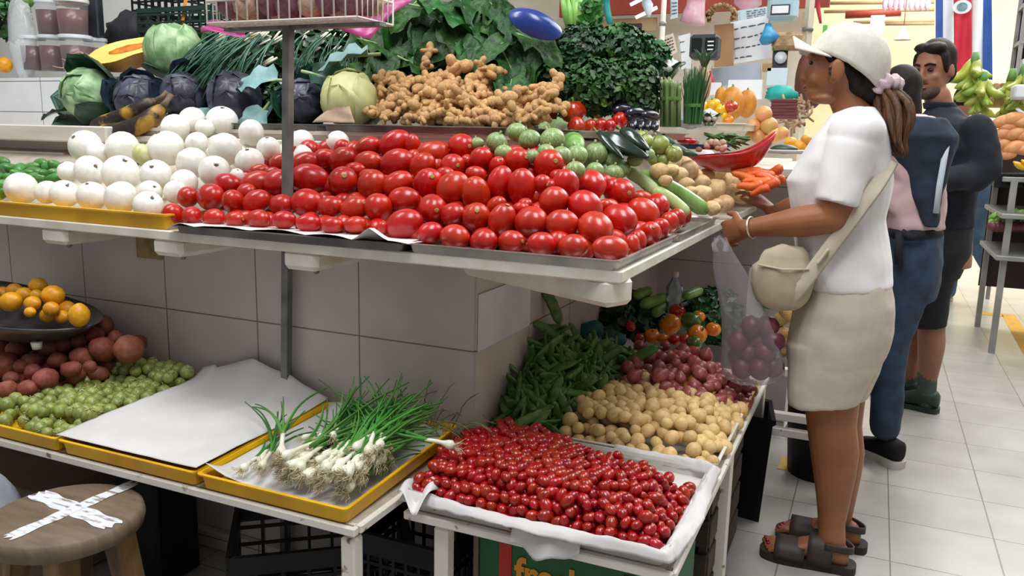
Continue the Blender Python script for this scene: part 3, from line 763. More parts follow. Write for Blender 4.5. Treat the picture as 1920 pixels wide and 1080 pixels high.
for i, (x, y, w_, h_, an) in enumerate([(15,570,110,120,80),(110,595,140,130,60),(310,580,175,115,0),(200,670,165,110,10),(360,660,175,100,10),(510,640,180,125,-20),(650,590,155,165,80),(815,590,175,175,40),(650,440,140,130,0),(730,520,110,95,0),(500,540,130,95,0),(450,715,185,100,5),(210,735,125,105,20),(290,775,135,135,70),(40,690,165,165,0),(70,775,120,90,0),(50,850,130,120,80),(175,840,150,105,0),(400,560,130,100,0),(600,500,120,110,0),(570,700,100,80,0),(140,700,110,100,0)]):
    p, D, ax = place(RL, x, y, w_, h_, an, lambda a, c: min(.575+(c-1.42)*.36, .72), 1.5, r_=r30)
    lab = {2: 'red potato under the scale pan in the heap, beside the darkest gap', 7: 'large red potato at the wall end of the heap, nearest the bare wall', 8: 'topmost red potato, leaning against the tiled wall behind the scale pan'}.get(i, 'earthy red potato heaped behind the tomatillos under the scale pan')
    inst('red_potato', RPO[r30.randrange(3)], frame(p, ax, s=D*1.02), lab, 'potato', 'red potatoes behind the tomatillos')
regp = lambda x, y: x < -1.99-(1.78-y)*.35 and y > 1.40+(x+2.6)*.15
for p in heap_pack((regp, (-2.55, -1.9, 1.42, 1.79)), lambda x, y: .515, lambda x, y: min(.575+(y-1.42)*.34, .70)-.03, .030, seed=13, layers=1.3, jit=.4):
    inst('red_potato', RPO[r30.randrange(3)], frame(p, (r30.uniform(-1, 1), r30.uniform(-1, 1), r30.uniform(-1, 1)), s=.056*r30.uniform(.85, 1.1)), 'earthy red potato heaped behind the tomatillos under the scale pan', 'potato', 'red potatoes behind the tomatillos')
# scale pan of lemons
t = thing('scale_pan', 'dark grey metal scale pan heaped with yellow lemons, resting on the red potatoes', 'pan', (-2.33, 1.60, .672))
b = B()
def pan(u, v):
    a = 2*PI*u; r_ = .02+.98*v; x, y = math.cos(a)*r_, math.sin(a)*r_
    return V((x*.30, y*.165, .085*r_**2.6+.03*max(0, -x)*r_-.03*(1-abs(x))*(y < 0)*r_*.4))
b.sheet(pan, 44, 12); o = b.obj('pan_shell', 'scale_metal', t, thick=.004); o.rotation_euler = (0, .07, math.radians(-3))
b = B(); b.lathe([(.012, -.02), (.016, 0)], 10, M=Matrix.Translation((.19, -.09, .02))); b.obj('rubber_foot', 'white_plastic', t)
def lemon_mesh(seed):
    def fn(p):
        k = 1+.02*fb(p+V((seed, 0, 0)), 3, 2); z = p.z*(1+.12*max(0, abs(p.z)-.8)*5)
        return V((p.x*k, p.y*k, z))
    b = B(); b.ball((0, 0, 0), (.5, .5, .55), 16, 12, fn=fn); return b.mesh('lemon', 'lemon')
LEM = [lemon_mesh(i) for i in range(3)]
for i, (x, y, w_, h_, an, Y) in enumerate([(240,190,140,95,0,1.68),(335,250,150,118,0,1.62),(90,220,135,85,15,1.66),(70,290,135,115,15,1.57),(205,300,145,85,0,1.56),(325,335,115,85,0,1.57),(500,375,118,125,80,1.57),(190,355,100,60,0,1.53),(300,375,110,80,0,1.58),(395,385,100,75,0,1.60),(420,335,110,95,0,1.64),(230,250,90,70,0,1.64),(150,245,90,85,0,1.63),(15,240,90,85,0,1.66),(-30,300,110,90,0,1.58),(-60,240,110,90,0,1.62)]):
    px, py = cpx(RL, x, y); p = atY(px, py, Y); D = min(w_, h_)/3.375*depth(p)/FPX; t_ = math.radians(an)
    lab = {0: 'topmost yellow lemon of the heap in the scale pan', 1: 'plump yellow lemon below the topmost one in the scale pan', 6: 'yellow lemon lying alone at the pan tip nearest the wall'}.get(i, 'yellow lemon heaped in the dark scale pan')
    inst('lemon', LEM[i % 3], frame(p, RIGHT*math.cos(t_)+UP*math.sin(t_)-FWD*.3, s=D*1.12), lab, 'lemon', 'lemons in the scale pan')
# bare white paper over the middle tray
def pap2(u, v):
    x = -1.80+.458*u; y = 1.300+.503*v
    z = .5465+.016*v+.004*math.sin(v*5+u*2)*v
    l = max(0, v-.80)/.20
    z += .085*l*l*max(0, 1-abs(u-.42)*1.7)
    y -= .012*l*l
    z += .012*math.exp(-((u-.45-.25*v)**2)*180)*max(0, v-.35)*1.3
    z -= .001*max(0, 1-v*10)
    if u < .12: z += .010*v
    return V((x, y, z+.002*fb((x*8, y*8, 4), 1)))
tag(B().sheet(pap2, 40, 40).obj('wrapping_paper', 'paper', thick=.0008), 'bare sheet of white wrapping paper covering the middle yellow tray, curling up the wall', 'paper')
# paper under the spring onions
def pap3(u, v): return V((-1.322+.375*u, 1.308+.475*v, .517+.020*v+.022*max(0, 1-v*12)*max(0, 1-u*2.5)+.012*max(0, 1-u*7)+.008*max(0, 1-v*7)+.05*max(0, v-.93)*7*(.5+.5*math.sin(u*11))))
tag(B().sheet(pap3, 20, 20).obj('liner_paper', 'paper', thick=.0008), 'white paper liner under the spring onions', 'paper')
# spring onions: bulb and shaft, leaves, roots
def spring_mesh(seed):
    r_ = pick(500+seed); cv = r_.uniform(-.04, .04); L_ = r_.uniform(.075, .115)
    b = B(); pts = []; rr = []
    for i in range(11):
        u = i/10; pts.append((cv*u*u*.5, u*L_, .003*math.sin(3*u))); R_ = .0118*r_.uniform(.95, 1.05)*(min(1, (u+.03)*10)**.6)
        rr.append(R_*(1 if u < .16 else max(.42, 1-(u-.16)*2.6)))
    b.tube(pts, rr, 9); me = b.mesh('spring_onion', 'bulb_white')
    b = B()
    for k in range(r_.randint(4, 5)):
        a = r_.uniform(-.5, .5); n_ = 12; l2 = r_.uniform(.18, .30); p = V(pts[-1])-V((0, .025, 0)); d = V((cv*1.5+a*.2, 1, r_.uniform(.0, .22))).normalized(); q = []; w_ = []
        for i in range(n_):
            u = i/(n_-1); q.append(p.copy()); w_.append((.0052*(1-u*.8)+.0006, .0030*(1-u*.8)+.0005))
            d = (d+V((a*.14+r_.uniform(-.05, .05), 0, r_.uniform(-.06, .07)-.05*u))).normalized(); p = p+d*(l2/n_); p.z = max(p.z, -.012)
        b.tube(q, w_, 6)
    lf = b.mesh('leaf_stalk', 'leaf_green')
    b = B()
    for k in range(24):
        a = r_.uniform(0, 6.3); s_ = r_.uniform(0, .007); l3 = r_.uniform(.008, .030); dx = r_.uniform(-.016, .016); dz = r_.uniform(-.012, .012)
        b.tube([(s_*math.cos(a), .002, s_*math.sin(a)), (s_*math.cos(a)*1.6+dx, -l3*.5, s_*math.sin(a)*1.6+dz), (s_*math.cos(a)*1.8+dx*.6, -l3, s_*math.sin(a)+dz*2)], [.0008, .0007, .0003], 3, cap=False)
    rt = b.mesh('root_hair', 'root_hair')
    return me, lf, rt
SPR = [spring_mesh(i) for i in range(10)]
RS = (400, 700)
SPL = [(145,520,35),(165,550,30),(300,555,20),(380,555,5),(420,585,-20),(360,440,25),(400,470,30),(500,420,25),(545,480,10),(580,465,20),(520,390,20),(630,345,70),(640,510,75),(710,490,60),(750,410,15),(920,400,60),(860,490,15),(780,520,45),(780,580,65),(830,560,100),(700,540,50),(660,640,15),(550,600,-20),(600,600,-40),(640,690,10),(480,620,30),(300,600,40),(995,480,60),(460,580,45),(590,500,40),(820,380,25),(570,560,60),(720,640,20),(250,480,35),(450,520,50),(340,520,30),(900,450,40),(680,450,70),(230,560,30),(520,640,20),(860,560,70),(960,430,30),(620,420,35),(700,380,30),(560,350,25),(470,350,20)]
SPL += [(r30.uniform(860, 1060), r30.uniform(400, 500), 60) for _ in range(9)]
SPL += [(r30.uniform(260, 960), r30.uniform(400, 590), 30) for _ in range(26)]
for i, (x, y, an) in enumerate(SPL):
    px, py = cpx(RS, x, y, 2.843)
    lay = .548 + .016*(i % 3) + .018*(y < 480) + .01*(x > 550)
    p = atZ(px, py, lay); t_ = math.radians(an)
    yaw = math.radians(max(-28, min(20, (35-an)*.6+r30.uniform(-12, 12)-max(0, (x-600)/400)*22)))      # away from straight back, positive towards the aisle
    if i % 4 == 1 and p.x < -1.05: yaw = math.radians(r30.uniform(-60, 60))
    if p.x > -1.10: yaw = min(yaw, math.radians(8+(-1.10-p.x)*90))
    q = V((math.sin(yaw), math.cos(yaw), r30.uniform(.02, .16)))
    p.y = max(p.y, 1.332); p.x = min(p.x, -.958)
    lim = (1.74-p.y)/max(.2, q.y)
    me, lf, rt = SPR[r30.randrange(10)]
    q.normalize(); xx = V((q.y, -q.x, 0)); zz = xx.cross(q)
    M = Matrix(((xx.x, q.x, zz.x, p.x), (xx.y, q.y, zz.y, p.y), (xx.z, q.z, zz.z, p.z), (0, 0, 0, 1))) @ Matrix.Rotation(r30.uniform(-.6, .6), 4, 'Y')
    s_ = r30.uniform(.9, 1.1)*max(.55 if i % 4 == 1 else .72, min(1, lim/.34))
    lab = 'spring onion with white bulb and green leaves, heaped in the yellow tray'
    inst('spring_onion', me, M @ Matrix.Scale(s_, 4), lab, 'spring onion', 'spring onions in the yellow tray', parts=[('leaf_stalk', lf), ('root_hair', rt)])
# one stray spring onion across the tray edge onto the cherry tomatoes
px, py = cpx(RS, 1285, 388, 2.843); p = atZ(px, py, .60); me, lf, rt = SPR[2]
q = (atZ(px-110, py-22, .605)-p).normalized(); xx = V((q.y, -q.x, 0)).normalized(); zz = xx.cross(q)
inst('spring_onion', me, Matrix(((xx.x, q.x, zz.x, p.x), (xx.y, q.y, zz.y, p.y), (xx.z, q.z, zz.z, p.z), (0, 0, 0, 1))), 'stray spring onion reaching over the tray edge onto the cherry tomatoes', 'spring onion', parts=[('leaf_stalk', lf), ('root_hair', rt)])
# dried wisps at the back right of the tray
b = B()
for k in range(26):
    x = r30.uniform(-1.08, -.90); p = V((x, r30.uniform(1.72, 1.80), .56)); d = V((r30.uniform(-.2, .9), r30.uniform(-.2, .3), r30.uniform(.2, .9))).normalized(); pts = [p]
    for i in range(6): d = (d+V((r30.uniform(-.3, .3), r30.uniform(-.2, .1), -.25))).normalized(); pts.append(pts[-1]+d*.022)
    b.tube(pts, [.0016]*6+[.0005], 4, cap=False)
tag(b.obj('withered_leaf', 'dried_leaf'), 'withered onion leaves drooping over the tray corner beside the wall', 'leaf', kind='stuff')

# cherry tomatoes
def grape_mesh(seed):
    b = B(); b.ball((0, 0, 0), (.5, .5, .66), 12, 8, fn=lambda p: 1+.03*p.z*(seed-1)); return b.mesh('cherry_tomato', 'grape_tomato')
GRP = [grape_mesh(i) for i in range(3)]
def Hch(x, y):
    e = min((x+.93)*.9, (-.322-x)*1.0, (y-1.468)*1.0, .05)
    return .515+max(-.01, e)+.022*math.sin((x+.9)*5)*math.sin((y-1.45)*6)+(.02 if y > 1.8 else 0)*(y-1.8)*6
CHP = [(768, 912), (815, 860), (850, 815), (905, 795), (950, 790), (1010, 802), (1100, 830), (1180, 858), (1262, 890), (1306, 912), (1285, 970), (1245, 1026), (1150, 1008), (1000, 985), (880, 955), (800, 933)]
pts = heap_pack((in_img(CHP, Hch), (-.95, -.31, 1.46, 2.02)), lambda x, y: .487, Hch, .0120, seed=21, layers=2.3, jit=.45, iters=18)
pts.sort(key=lambda p: -(p.z-Hch(p.x, p.y)) + .03*depth(p))
for i, p in enumerate(pts[:300]):
    D = .0245*r30.uniform(.82, 1.2)
    inst('cherry_tomato', GRP[i % 3], frame(p, (r30.uniform(-1, 1), r30.uniform(-1, 1), r30.uniform(-.7, .7)), s=D), 'shiny red cherry tomato in the paper-lined white tray', 'tomato', 'cherry tomatoes in the white tray')
b = B()
for p in pts[300:]:
    D = .0245*r30.uniform(.82, 1.2)
    b.ball((0, 0, 0), (.5, .5, .66), 10, 6, M=frame(p, (r30.uniform(-1, 1), r30.uniform(-1, 1), r30.uniform(-.7, .7)), s=D))
if len(pts) > 300: tag(b.obj('cherry_tomato_fill', 'grape_tomato'), 'remaining shiny red cherry tomatoes deeper in the white tray', 'tomatoes', kind='stuff')
print('CHERRY', len(pts))
# crumpled paper round the cherry tomatoes
def lip(path, inner, seed, name, label, drop=.02, w=.05, up=.014):
    n = len(path)
    def f(u, v):
        i = min(int(u*(n-1)), n-2); t_ = u*(n-1)-i
        p = V(path[i]).lerp(V(path[i+1]), t_); c = V(inner).lerp(p, .0)
        d = (V((inner[0], inner[1], 0))-V((p.x, p.y, 0))).normalized()
        wob = .5*math.sin(u*31+seed)+.5*math.sin(u*17+2*seed)
        s_ = (v-.5)*2
        q = p+d*(s_*w+wob*.006*(s_ < 0)-.004)
        q += V((0, 0, 1))*.0045*fb(V((q.x, q.y, s_*.02)), 34, 3)+d*.004*fb(V((q.x+3, q.y, s_*.02)), 26, 2)
        q.z += up*(1-s_*s_) + .006*wob*(1-abs(s_)) - (drop*(1+.35*wob) if s_ < 0 else drop*1.5)*s_*s_
        return q
    return tag(B().sheet(f, 160, 14).obj(name, 'paper', thick=.0008), label, 'paper')
lip([(-.885, 1.458, .516), (-.6, 1.452, .517), (-.31, 1.447, .518), (-.298, 1.47, .518), (-.297, 1.7, .518), (-.297, 1.91, .518), (-.34, 1.925, .518), (-.55, 1.93, .516)], (-.6, 1.68), 1, 'liner_paper', 'crumpled white paper liner folded over the rim of the cherry tomato tray', drop=.012, w=.022, up=.006)
b = B(); b.sheet(lambda u, v: V((-.90+.08*u+.0*v, 1.44+.10*v-.05*u, .520+.015*math.sin(u*6+v*4)+.012*u-.02*(1-v)*u)), 10, 10)
tag(b.obj('liner_paper', 'paper', thick=.001), 'curled corner of white paper where the cherry tray meets the spring onion tray', 'paper')
b = B(); b.sheet(lambda u, v: V((-.62+.15*u, 1.437-.012*v+.01*math.sin(u*9)*v, .506-.05*v*(.4+.6*math.sin(PI*(u*.8+.15)))+.006*math.sin(u*13))), 14, 8)
tag(b.obj('liner_paper', 'paper', thick=.001), 'torn flap of white paper hanging over the green carton', 'paper')

# small pale potatoes, shallots
SPO = [lump_mesh('small_potato', 'pale_potato', 40+i, 1.06+.09*i, .10, 1.0, 12, 9) for i in range(3)]
def Hsp(x, y): return .522+max(0, min(.055, (-.30-x)*.55, (y-1.96)*.8))+.008*math.sin(x*22)*math.sin(y*19)
SPP = [(1015, 800), (1060, 770), (1100, 738), (1150, 708), (1190, 703), (1265, 722), (1330, 738), (1408, 765), (1410, 800), (1352, 872), (1290, 855), (1180, 838), (1100, 822)]
for p in heap_pack((in_img(SPP, Hsp), (-.82, -.30, 1.95, 2.55)), lambda x, y: .487, Hsp, .0178, seed=31, layers=1.35, jit=.65):
    D = .039*r30.uniform(.75, 1.2)
    inst('small_potato', SPO[r30.randrange(3)], frame(p, (r30.uniform(-1, 1), r30.uniform(-1, 1), r30.uniform(-1, 1)), s=D), 'small pale golden potato heaped between the cherry tomatoes and the shallots', 'potato', 'small pale potatoes on the corner table')
def shal_mesh(seed):
    def fn(p):
        z = p.z*.95+(max(0, p.z-.75)*1.7); return V((p.x, p.y, z))
    b = B(); b.ball((0, 0, 0), .5, 12, 9, fn=fn); return b.mesh('shallot', 'shallot')
SHA = [shal_mesh(i) for i in range(2)]
def Hsh(x, y): return .520+max(0, min(.075, (-.30-x)*.6))+.006*math.sin(x*26)*math.sin(y*21)
SHP = [(1165, 705), (1180, 665), (1200, 640), (1250, 645), (1330, 660), (1365, 690), (1425, 715), (1425, 745), (1408, 768), (1330, 740), (1265, 724), (1190, 705)]
for p in heap_pack((in_img(SHP, Hsh), (-.80, -.29, 2.3, 3.0)), lambda x, y: .487, Hsh, .019, seed=41, layers=1.1, jit=.35):
    D = .041*r30.uniform(.8, 1.2)
    inst('shallot', SHA[r30.randrange(2)], frame(p, (r30.uniform(-1, 1), r30.uniform(-1, 1), r30.uniform(-.6, 1)), s=D), 'small reddish shallot heaped behind the pale potatoes', 'shallot', 'shallots on the corner table')
# broad bean pods
def bean_mesh(seed):
    r_ = pick(700+seed); b = B(); pts = []; w_ = []; cv = r_.uniform(-.14, .14)
    for i in range(15):
        u = i/14; pts.append((cv*(u-.5)**2*2, 0, (u-.5)))
        e = min(1, u*7+.12)**.7*min(1, (1-u)*6+.06)**.8; k = .118*(1+.07*math.sin(u*PI*9))
        w_.append((k*e, k*e*.5))
    b.tube(pts, w_, 9); me = b.mesh('broad_bean_pod', 'bean_pod')
    b = B(); b.tube([(pts[-1][0], 0, .49), (pts[-1][0]+.01, 0, .54), (pts[-1][0]+.03, 0, .58)], [.03, .018, .02], 5); return me, b.mesh('stem', 'stem_green')
BEA = [bean_mesh(i) for i in range(5)]
def Hbe(x, y): return .50+max(.02, min(.24, (-.60-x)*.95)*min(1, max(.15, (y-1.80)*2.2)))
BEP = [(905, 785), (925, 730), (945, 690), (985, 640), (1010, 630), (1045, 600), (1090, 625), (1160, 640), (1225, 655), (1190, 690), (1150, 708), (1100, 738), (1060, 768), (1020, 798), (960, 785)]
bp_ = heap_pack((in_img(BEP, Hbe), (-.89, -.58, 1.83, 2.85)), lambda x, y: .49, Hbe, .0165, seed=51, layers=2.4, jit=.6, iters=10)
for i, p in enumerate(bp_[:300]):
    me, sm = BEA[r30.randrange(5)]; L_ = r30.uniform(.085, .135)
    ax = V((r30.uniform(-.5, .9), r30.uniform(-1, .5), r30.uniform(-.8, .5)))
    inst('broad_bean_pod', me, frame(p, ax, s=(L_*1.0, L_*1.0, L_)), 'green broad bean pod heaped against the tiled side wall', 'bean', 'broad bean pods by the side wall', parts=[('stem', sm)] if i % 3 else [])
print('BEANS', len(bp_))
for (a, c, lab) in [((1052, 615), (1038, 585), 'broad bean pod standing upright at the top of the heap against the wall'), ((1170, 690), (1240, 655), 'long green pod pointing out of the heap over the shallots')]:
    p = hitH(*a, Hbe); p2 = p+(atY(*c, p.y)-p).normalized()*.13
    inst('broad_bean_pod', BEA[1][0], frame((p+p2)/2+V((0, 0, .015)), p2-p, s=(.16, .16, .13)), lab, 'bean', parts=[('stem', BEA[1][1])])
# peppers, tomatoes and a bottle beyond the shallots
mat('orange_pepper', 'e58a0a', 'd56a08', scale=3, rough=.25, coat=.5, rv=.10)
mat('green_pepper', '5c7c1e', '38601c', scale=3, rough=.25, coat=.5, rv=.1)
mat('red_pepper', 'c2330f', 'a3160c', scale=3, rough=.25, coat=.5, rv=.1)
def pep_mesh(seed, m):
    def fn(p):
        an = math.atan2(p.y, p.x); k = 1+.07*math.cos(4*an+seed)*(.4+.6*abs(p.z))
        z = p.z*.9-.18*math.exp(-((p.x**2+p.y**2)*9))*(1 if p.z > 0 else -.5)
        return V((p.x*k, p.y*k, z))
    b = B(); b.ball((0, 0, 0), .5, 18, 12, fn=fn); me = b.mesh('sweet_pepper', m)
    b = B(); b.tube([(0, 0, .30), (.01, 0, .42), (.05, 0, .52)], [.09, .05, .06], 7); return me, b.mesh('stem', 'stem_green')
PEP = {c: pep_mesh(i, c) for i, c in enumerate(('orange_pepper', 'green_pepper', 'red_pepper'))}
Hpp = lambda x, y: .57+max(0, (y-2.72)*.33)
R4 = (860, 520)
for (x, y, w_, h_, c, lab) in [(1190,265,130,125,'orange_pepper','large round orange pepper in front of the bottle'),(1310,250,130,110,'green_pepper','round green pepper beside the large orange one'),(1230,188,105,80,'red_pepper','red-orange pepper below the water bottle'),(1350,220,80,70,'orange_pepper','orange pepper behind the green one'),(1345,320,135,90,'orange_pepper','wide orange pepper in front of the green one'),(1432,292,85,95,'orange_pepper','orange pepper at the aisle end of the pepper heap'),(1090,330,95,85,'orange_pepper','dull orange pepper beside the teal bag'),(1150,345,65,65,'orange_pepper','small orange pepper low in front'),(1215,352,80,60,'red_pepper','small red-orange pepper resting on the shallots'),(1325,372,110,72,'green_pepper','dark green pepper resting on the shallots'),(1270,345,70,60,'red_pepper','small red pepper tucked under the wide orange one'),(1020,340,60,60,'red_pepper','dark red pepper by the teal bag'),(968,275,60,60,'red_pepper','tiny red pepper among the dark leaves')]:
    px, py = cpx(R4, x, y, 3.0); p = hitH(px, py, Hpp); D = (w_+h_)/2/3*depth(p)/FPX; me, sm = PEP[c]
    inst('sweet_pepper', me, frame(p, UP*r30.uniform(.2, 1)-FWD*r30.uniform(-.2, .8)+RIGHT*r30.uniform(-.6, .6), s=D), lab, 'pepper', 'peppers beyond the shallots', parts=[('stem', sm)])
mat('teal_bag', '0f6a63', '0a4f4c', scale=10, rough=.35, bump=.4, bscale=26)
TB = lump_mesh('plastic_bag', 'teal_bag', 9, 1.3, .25, 1.6)
for (x, y, w_, lab) in [(745, 300, 150, 'dark teal plastic bag lying behind the bean pods'), (890, 352, 110, 'bright teal knotted plastic bag lying between beans and peppers')]:
    px, py = cpx(R4, x, y, 3); p = hitH(px, py, lambda a, c: .62+(c-2.6)*.1); D = w_/3*depth(p)/FPX
    inst('plastic_bag', TB, frame(p, RIGHT+UP*.15, s=(D*.75, D*.8, D*.8)), lab, 'bag')
# clear water bottle
mat('clear_plastic', 'd8eef2', rough=.05, trans=.92, spec=.5)
px, py = cpx(R4, 1212, 85, 3); p = atY(px, py, 3.02)
t = thing('water_bottle', 'clear plastic water bottle standing among the peppers', 'bottle', (p.x, p.y, p.z-.09))
b = B(); b.lathe([(.001, 0), (.03, 0), (.032, .01), (.032, .05), (.029, .055), (.032, .06), (.032, .11), (.012, .145), (.012, .15)], 18, cap=False); b.obj('bottle_body', 'clear_plastic', t)
b = B(); b.lathe([(.014, .15), (.014, .168), (.001, .170)], 14, cap=False); b.obj('cap', 'white_plastic', t)
# long ribbed green squashes and leafy greens at the back of the corner table
for (a, c, th, lab) in [((990, 110), (1080, 70), 60, 'ribbed green gourd against the side wall at the back'), ((1020, 160), (1180, 110), 70, 'long ribbed green gourd below the bottle'), ((1090, 210), (1180, 150), 60, 'short ribbed green gourd in front of the long one'), ((1260, 110), (1370, 70), 55, 'pale ribbed gourd behind the bottle')]:
    p = atY(*cpx(R4, *a, 3), 2.95); q = atY(*cpx(R4, *c, 3), 3.05); R_ = th/2/3*depth(p)/FPX; b = B(); n_ = 12
    b.tube([p.lerp(q, i/n_) for i in range(n_+1)], [R_*min(1, (i+.4)/2.5)**.6*min(1, (n_-i+.4)/2.5)**.6 for i in range(n_+1)], 12)
    tag(b.obj('ribbed_gourd', 'zucchini'), lab, 'gourd')
def leafy(name, label, p, rad, n, size, m, seed, cat='greens', group=None, flat_=.6, droop=0, par=True):
    """a bunch of many small leaves in one foliage part plus stalks"""
    r_ = pick(seed); t = thing(name, label, cat, p, group); b = B()
    for k in range(n):
        d = V((r_.gauss(0, 1), r_.gauss(0, 1), r_.gauss(0, 1))).normalized(); c = V((d.x*rad[0], d.y*rad[1], d.z*rad[2]))*r_.uniform(.55, 1)**.5
        s_ = size*r_.uniform(.6, 1.25); M = frame(c, d+V((r_.uniform(-1, 1), r_.uniform(-1, 1), r_.uniform(-.3, 1)))*.8, s=s_)
        cu = r_.uniform(-.4, .4)
        vs = [(0, -1, 0), (.45, -.5, .1*cu), (.62, .05, .25*cu), (.35, .6, .1), (0, 1, -.25+cu*.3), (-.35, .6, .1), (-.62, .05, .25*cu), (-.45, -.5, .1*cu), (0, 0, -.14)]
        b._add(vs, [(8, i, (i+1) % 8) for i in range(8)], M)
    b.obj('foliage', m, t)
    b = B()
    for k in range(8):
        a = r_.uniform(0, 6.3); b.tube([(0, 0, -rad[2]*.9), (math.cos(a)*rad[0]*.4, math.sin(a)*rad[1]*.4, 0), (math.cos(a)*rad[0]*.7, math.sin(a)*rad[1]*.7, rad[2]*.5)], .003, 4)
    b.obj('stalk', 'stem_green', t)
    return t
mat('dark_leaf', '2b5128', '17341b', scale=14, rough=.38, rv=.2, coat=.15)
mat('mid_leaf', '2f6a2c', '1d4620', scale=14, rough=.42, rv=.2)
px, py = cpx(R4, 850, 215, 3); leafy('lettuce_head', 'dark green lettuce head behind the teal bag', atY(px, py, 2.95), (.10, .10, .09), 260, .035, 'dark_leaf', 61)
px, py = cpx(R4, 1010, 220, 3); leafy('lettuce_head', 'dark leafy head between lettuce and orange peppers', atY(px, py, 3.02), (.09, .09, .10), 240, .032, 'dark_leaf', 62)
px, py = cpx(R4, 1430, 210, 3); leafy('herb_bunch', 'bunch of fine green herbs behind the orange peppers by the aisle', atY(px, py, 3.15), (.12, .12, .12), 420, .02, 'mid_leaf', 63)

# ------------------------------------------------------------------ under the tables
mat('green_card', '0d5a2c', '0a4a25', scale=3, rough=.6, bump=.03)
mat('cardboard', '7d6a55', '6a5947', scale=4, rough=.8, bump=.05)
mat('orange_ink', 'd48a12', rough=.6); mat('red_ink', 'b02318', rough=.6); mat('pale_ink', '5e9470', rough=.6)
t = thing('produce_carton', 'green printed produce carton with orange lettering under the corner table', 'carton', (-.53, 1.70, 0))
b = B(); b.box((0, 0, .215), (.425, .33, .43), bev=.003); b.obj('carton_body', 'green_card', t, smooth=False)
b = B(); b.box((-.2195, -.0, .22), (.012, .34, .44), bev=.002); b.obj('end_board', 'cardboard', t, smooth=False)
b = B(); b.box((.14, -.1665, .20), (.03, .004, .40)); b.obj('edge_tape', 'cardboard', t, smooth=False)
b = B(); b.box((-.146, -.1662, .30), (.030, .003, .215)); b.obj('red_bar', 'red_ink', t, smooth=False)
cu = bpy.data.curves.new('lettering', 'FONT'); cu.body = 'fresh'; cu.size = .125; cu.extrude = .0012; cu.offset = .0035
tmp = bpy.data.objects.new('lettering', cu); C.objects.link(tmp)
bpy.context.view_layer.update()
me = bpy.data.meshes.new_from_object(tmp.evaluated_get(bpy.context.evaluated_depsgraph_get())); bpy.data.objects.remove(tmp)
me.materials.clear(); me.materials.append(MATS['orange_ink'])
o = bpy.data.objects.new('lettering', me); C.objects.link(o); o.parent = t
xs_ = [v.co.x for v in me.vertices]; sc_ = .165/(max(xs_)-min(xs_))
o.rotation_euler = (PI/2, 0, 0); o.scale = (sc_, sc_*1.12, 1); o.location = (-.122, -.1668, .318)
b = B(); pts = [V((.025+.026*math.cos(a), 0, .405+.017*math.sin(a)+.010*math.cos(a))) for a in [2*PI*i/24 for i in range(25)]]
b.tube(pts, .0014, 5, cap=False); b.tube([(.022+.014*math.cos(a), 0, .405+.010*math.sin(a)) for a in [4.4*i/14 for i in range(15)]], .0012, 5); b.tube([(.045, 0, .41), (.062, 0, .428)], .0014, 4)
o = b.obj('leaf_emblem', 'pale_ink', t); o.location = (-.012, -.166, .022)
def crate(name, label, loc, size, rz, m='black_plastic', nx=7, nz=5, bar=.008, wall=.010):
    w_, d_, h_ = size; t = thing(name, label, 'crate', loc, rz=rz)
    def grid(wd):
        b = B(); n = max(2, round(nx*wd/max(w_, d_)))
        for i in range(n+1): b.box((-wd/2+wd*i/n, 0, h_*.46), (bar, wall*.6, h_*.9))
        for i in range(nz+1): b.box((0, 0, h_*.08+h_*.72*i/nz), (wd, wall*.7, bar))
        b.box((0, 0, h_*.93), (wd, wall*1.3, h_*.14)); b.box((0, 0, h_*.04), (wd, wall, h_*.08))
        return b
    for sx, wd, off, r_ in ((0, w_, (0, -d_/2, 0), 0), (0, w_, (0, d_/2, 0), 0), (1, d_, (-w_/2, 0, 0), PI/2), (1, d_, (w_/2, 0, 0), PI/2)):
        o = grid(wd).obj('side_panel', m, t, smooth=False); o.location = off; o.rotation_euler = (0, 0, r_)
    b = B(); b.box((0, 0, .006), (w_-.004, d_-.004, .012)); b.obj('base_panel', m, t, smooth=False)
    return t
crate('plastic_crate', 'black slatted plastic crate under the low table, turned slantwise beside the wall', (-1.20, 1.56, 0), (.42, .28, .33), math.radians(38))
crate('plastic_crate', 'black slatted plastic crate standing between the two table legs', (-.93, 1.63, .0), (.24, .26, .37), 0, nx=8)
b = B(); b.box((-1.83, 1.62, .17), (.16, .16, .34), bev=.01); tag(b.obj('storage_bin', 'black_plastic', smooth=False), 'plain black bin under the low table behind the stool', 'bin')
b = B(); b.box((-2.30, 1.56, .15), (.55, .30, .28), bev=.004); tag(b.obj('cardboard_box', 'cardboard', smooth=False), 'closed grey-brown cardboard box under the low table behind the stool', 'box')
t = thing('wooden_crate', 'dark wooden slatted crate under the aisle side of the corner table', 'crate', (-.42, 2.35, 0))
mat('dark_wood', '4a3a2b', '2c231a', scale=5, rough=.7, bump=.2, stretch=(.6, .6, 5))
for k in range(4):
    for (xo, yo, rr_, ln) in ((.10, 0, PI/2, .55), (-.10, 0, PI/2, .55), (0, -.275, 0, .2), (0, .275, 0, .2)):
        b = B(); b.box((0, 0, 0), (ln, .010, .075), bev=.002); o = b.obj('slat', 'dark_wood', t, smooth=False); o.location = (xo, yo, .06+.098*k); o.rotation_euler = (0, 0, rr_)
for sx in (-1, 1):
    for sy in (-1, 1):
        b = B(); b.box((sx*.085, sy*.255, .2), (.02, .02, .4)); b.obj('corner_post', 'dark_wood', t, smooth=False)
b = B(); b.box((0, 0, .012), (.2, .54, .014)); b.obj('base_panel', 'dark_wood', t, smooth=False)
t = thing('plastic_tub', 'black plastic tub beside the crate at the aisle', 'tub', (-.36, 2.86, 0))
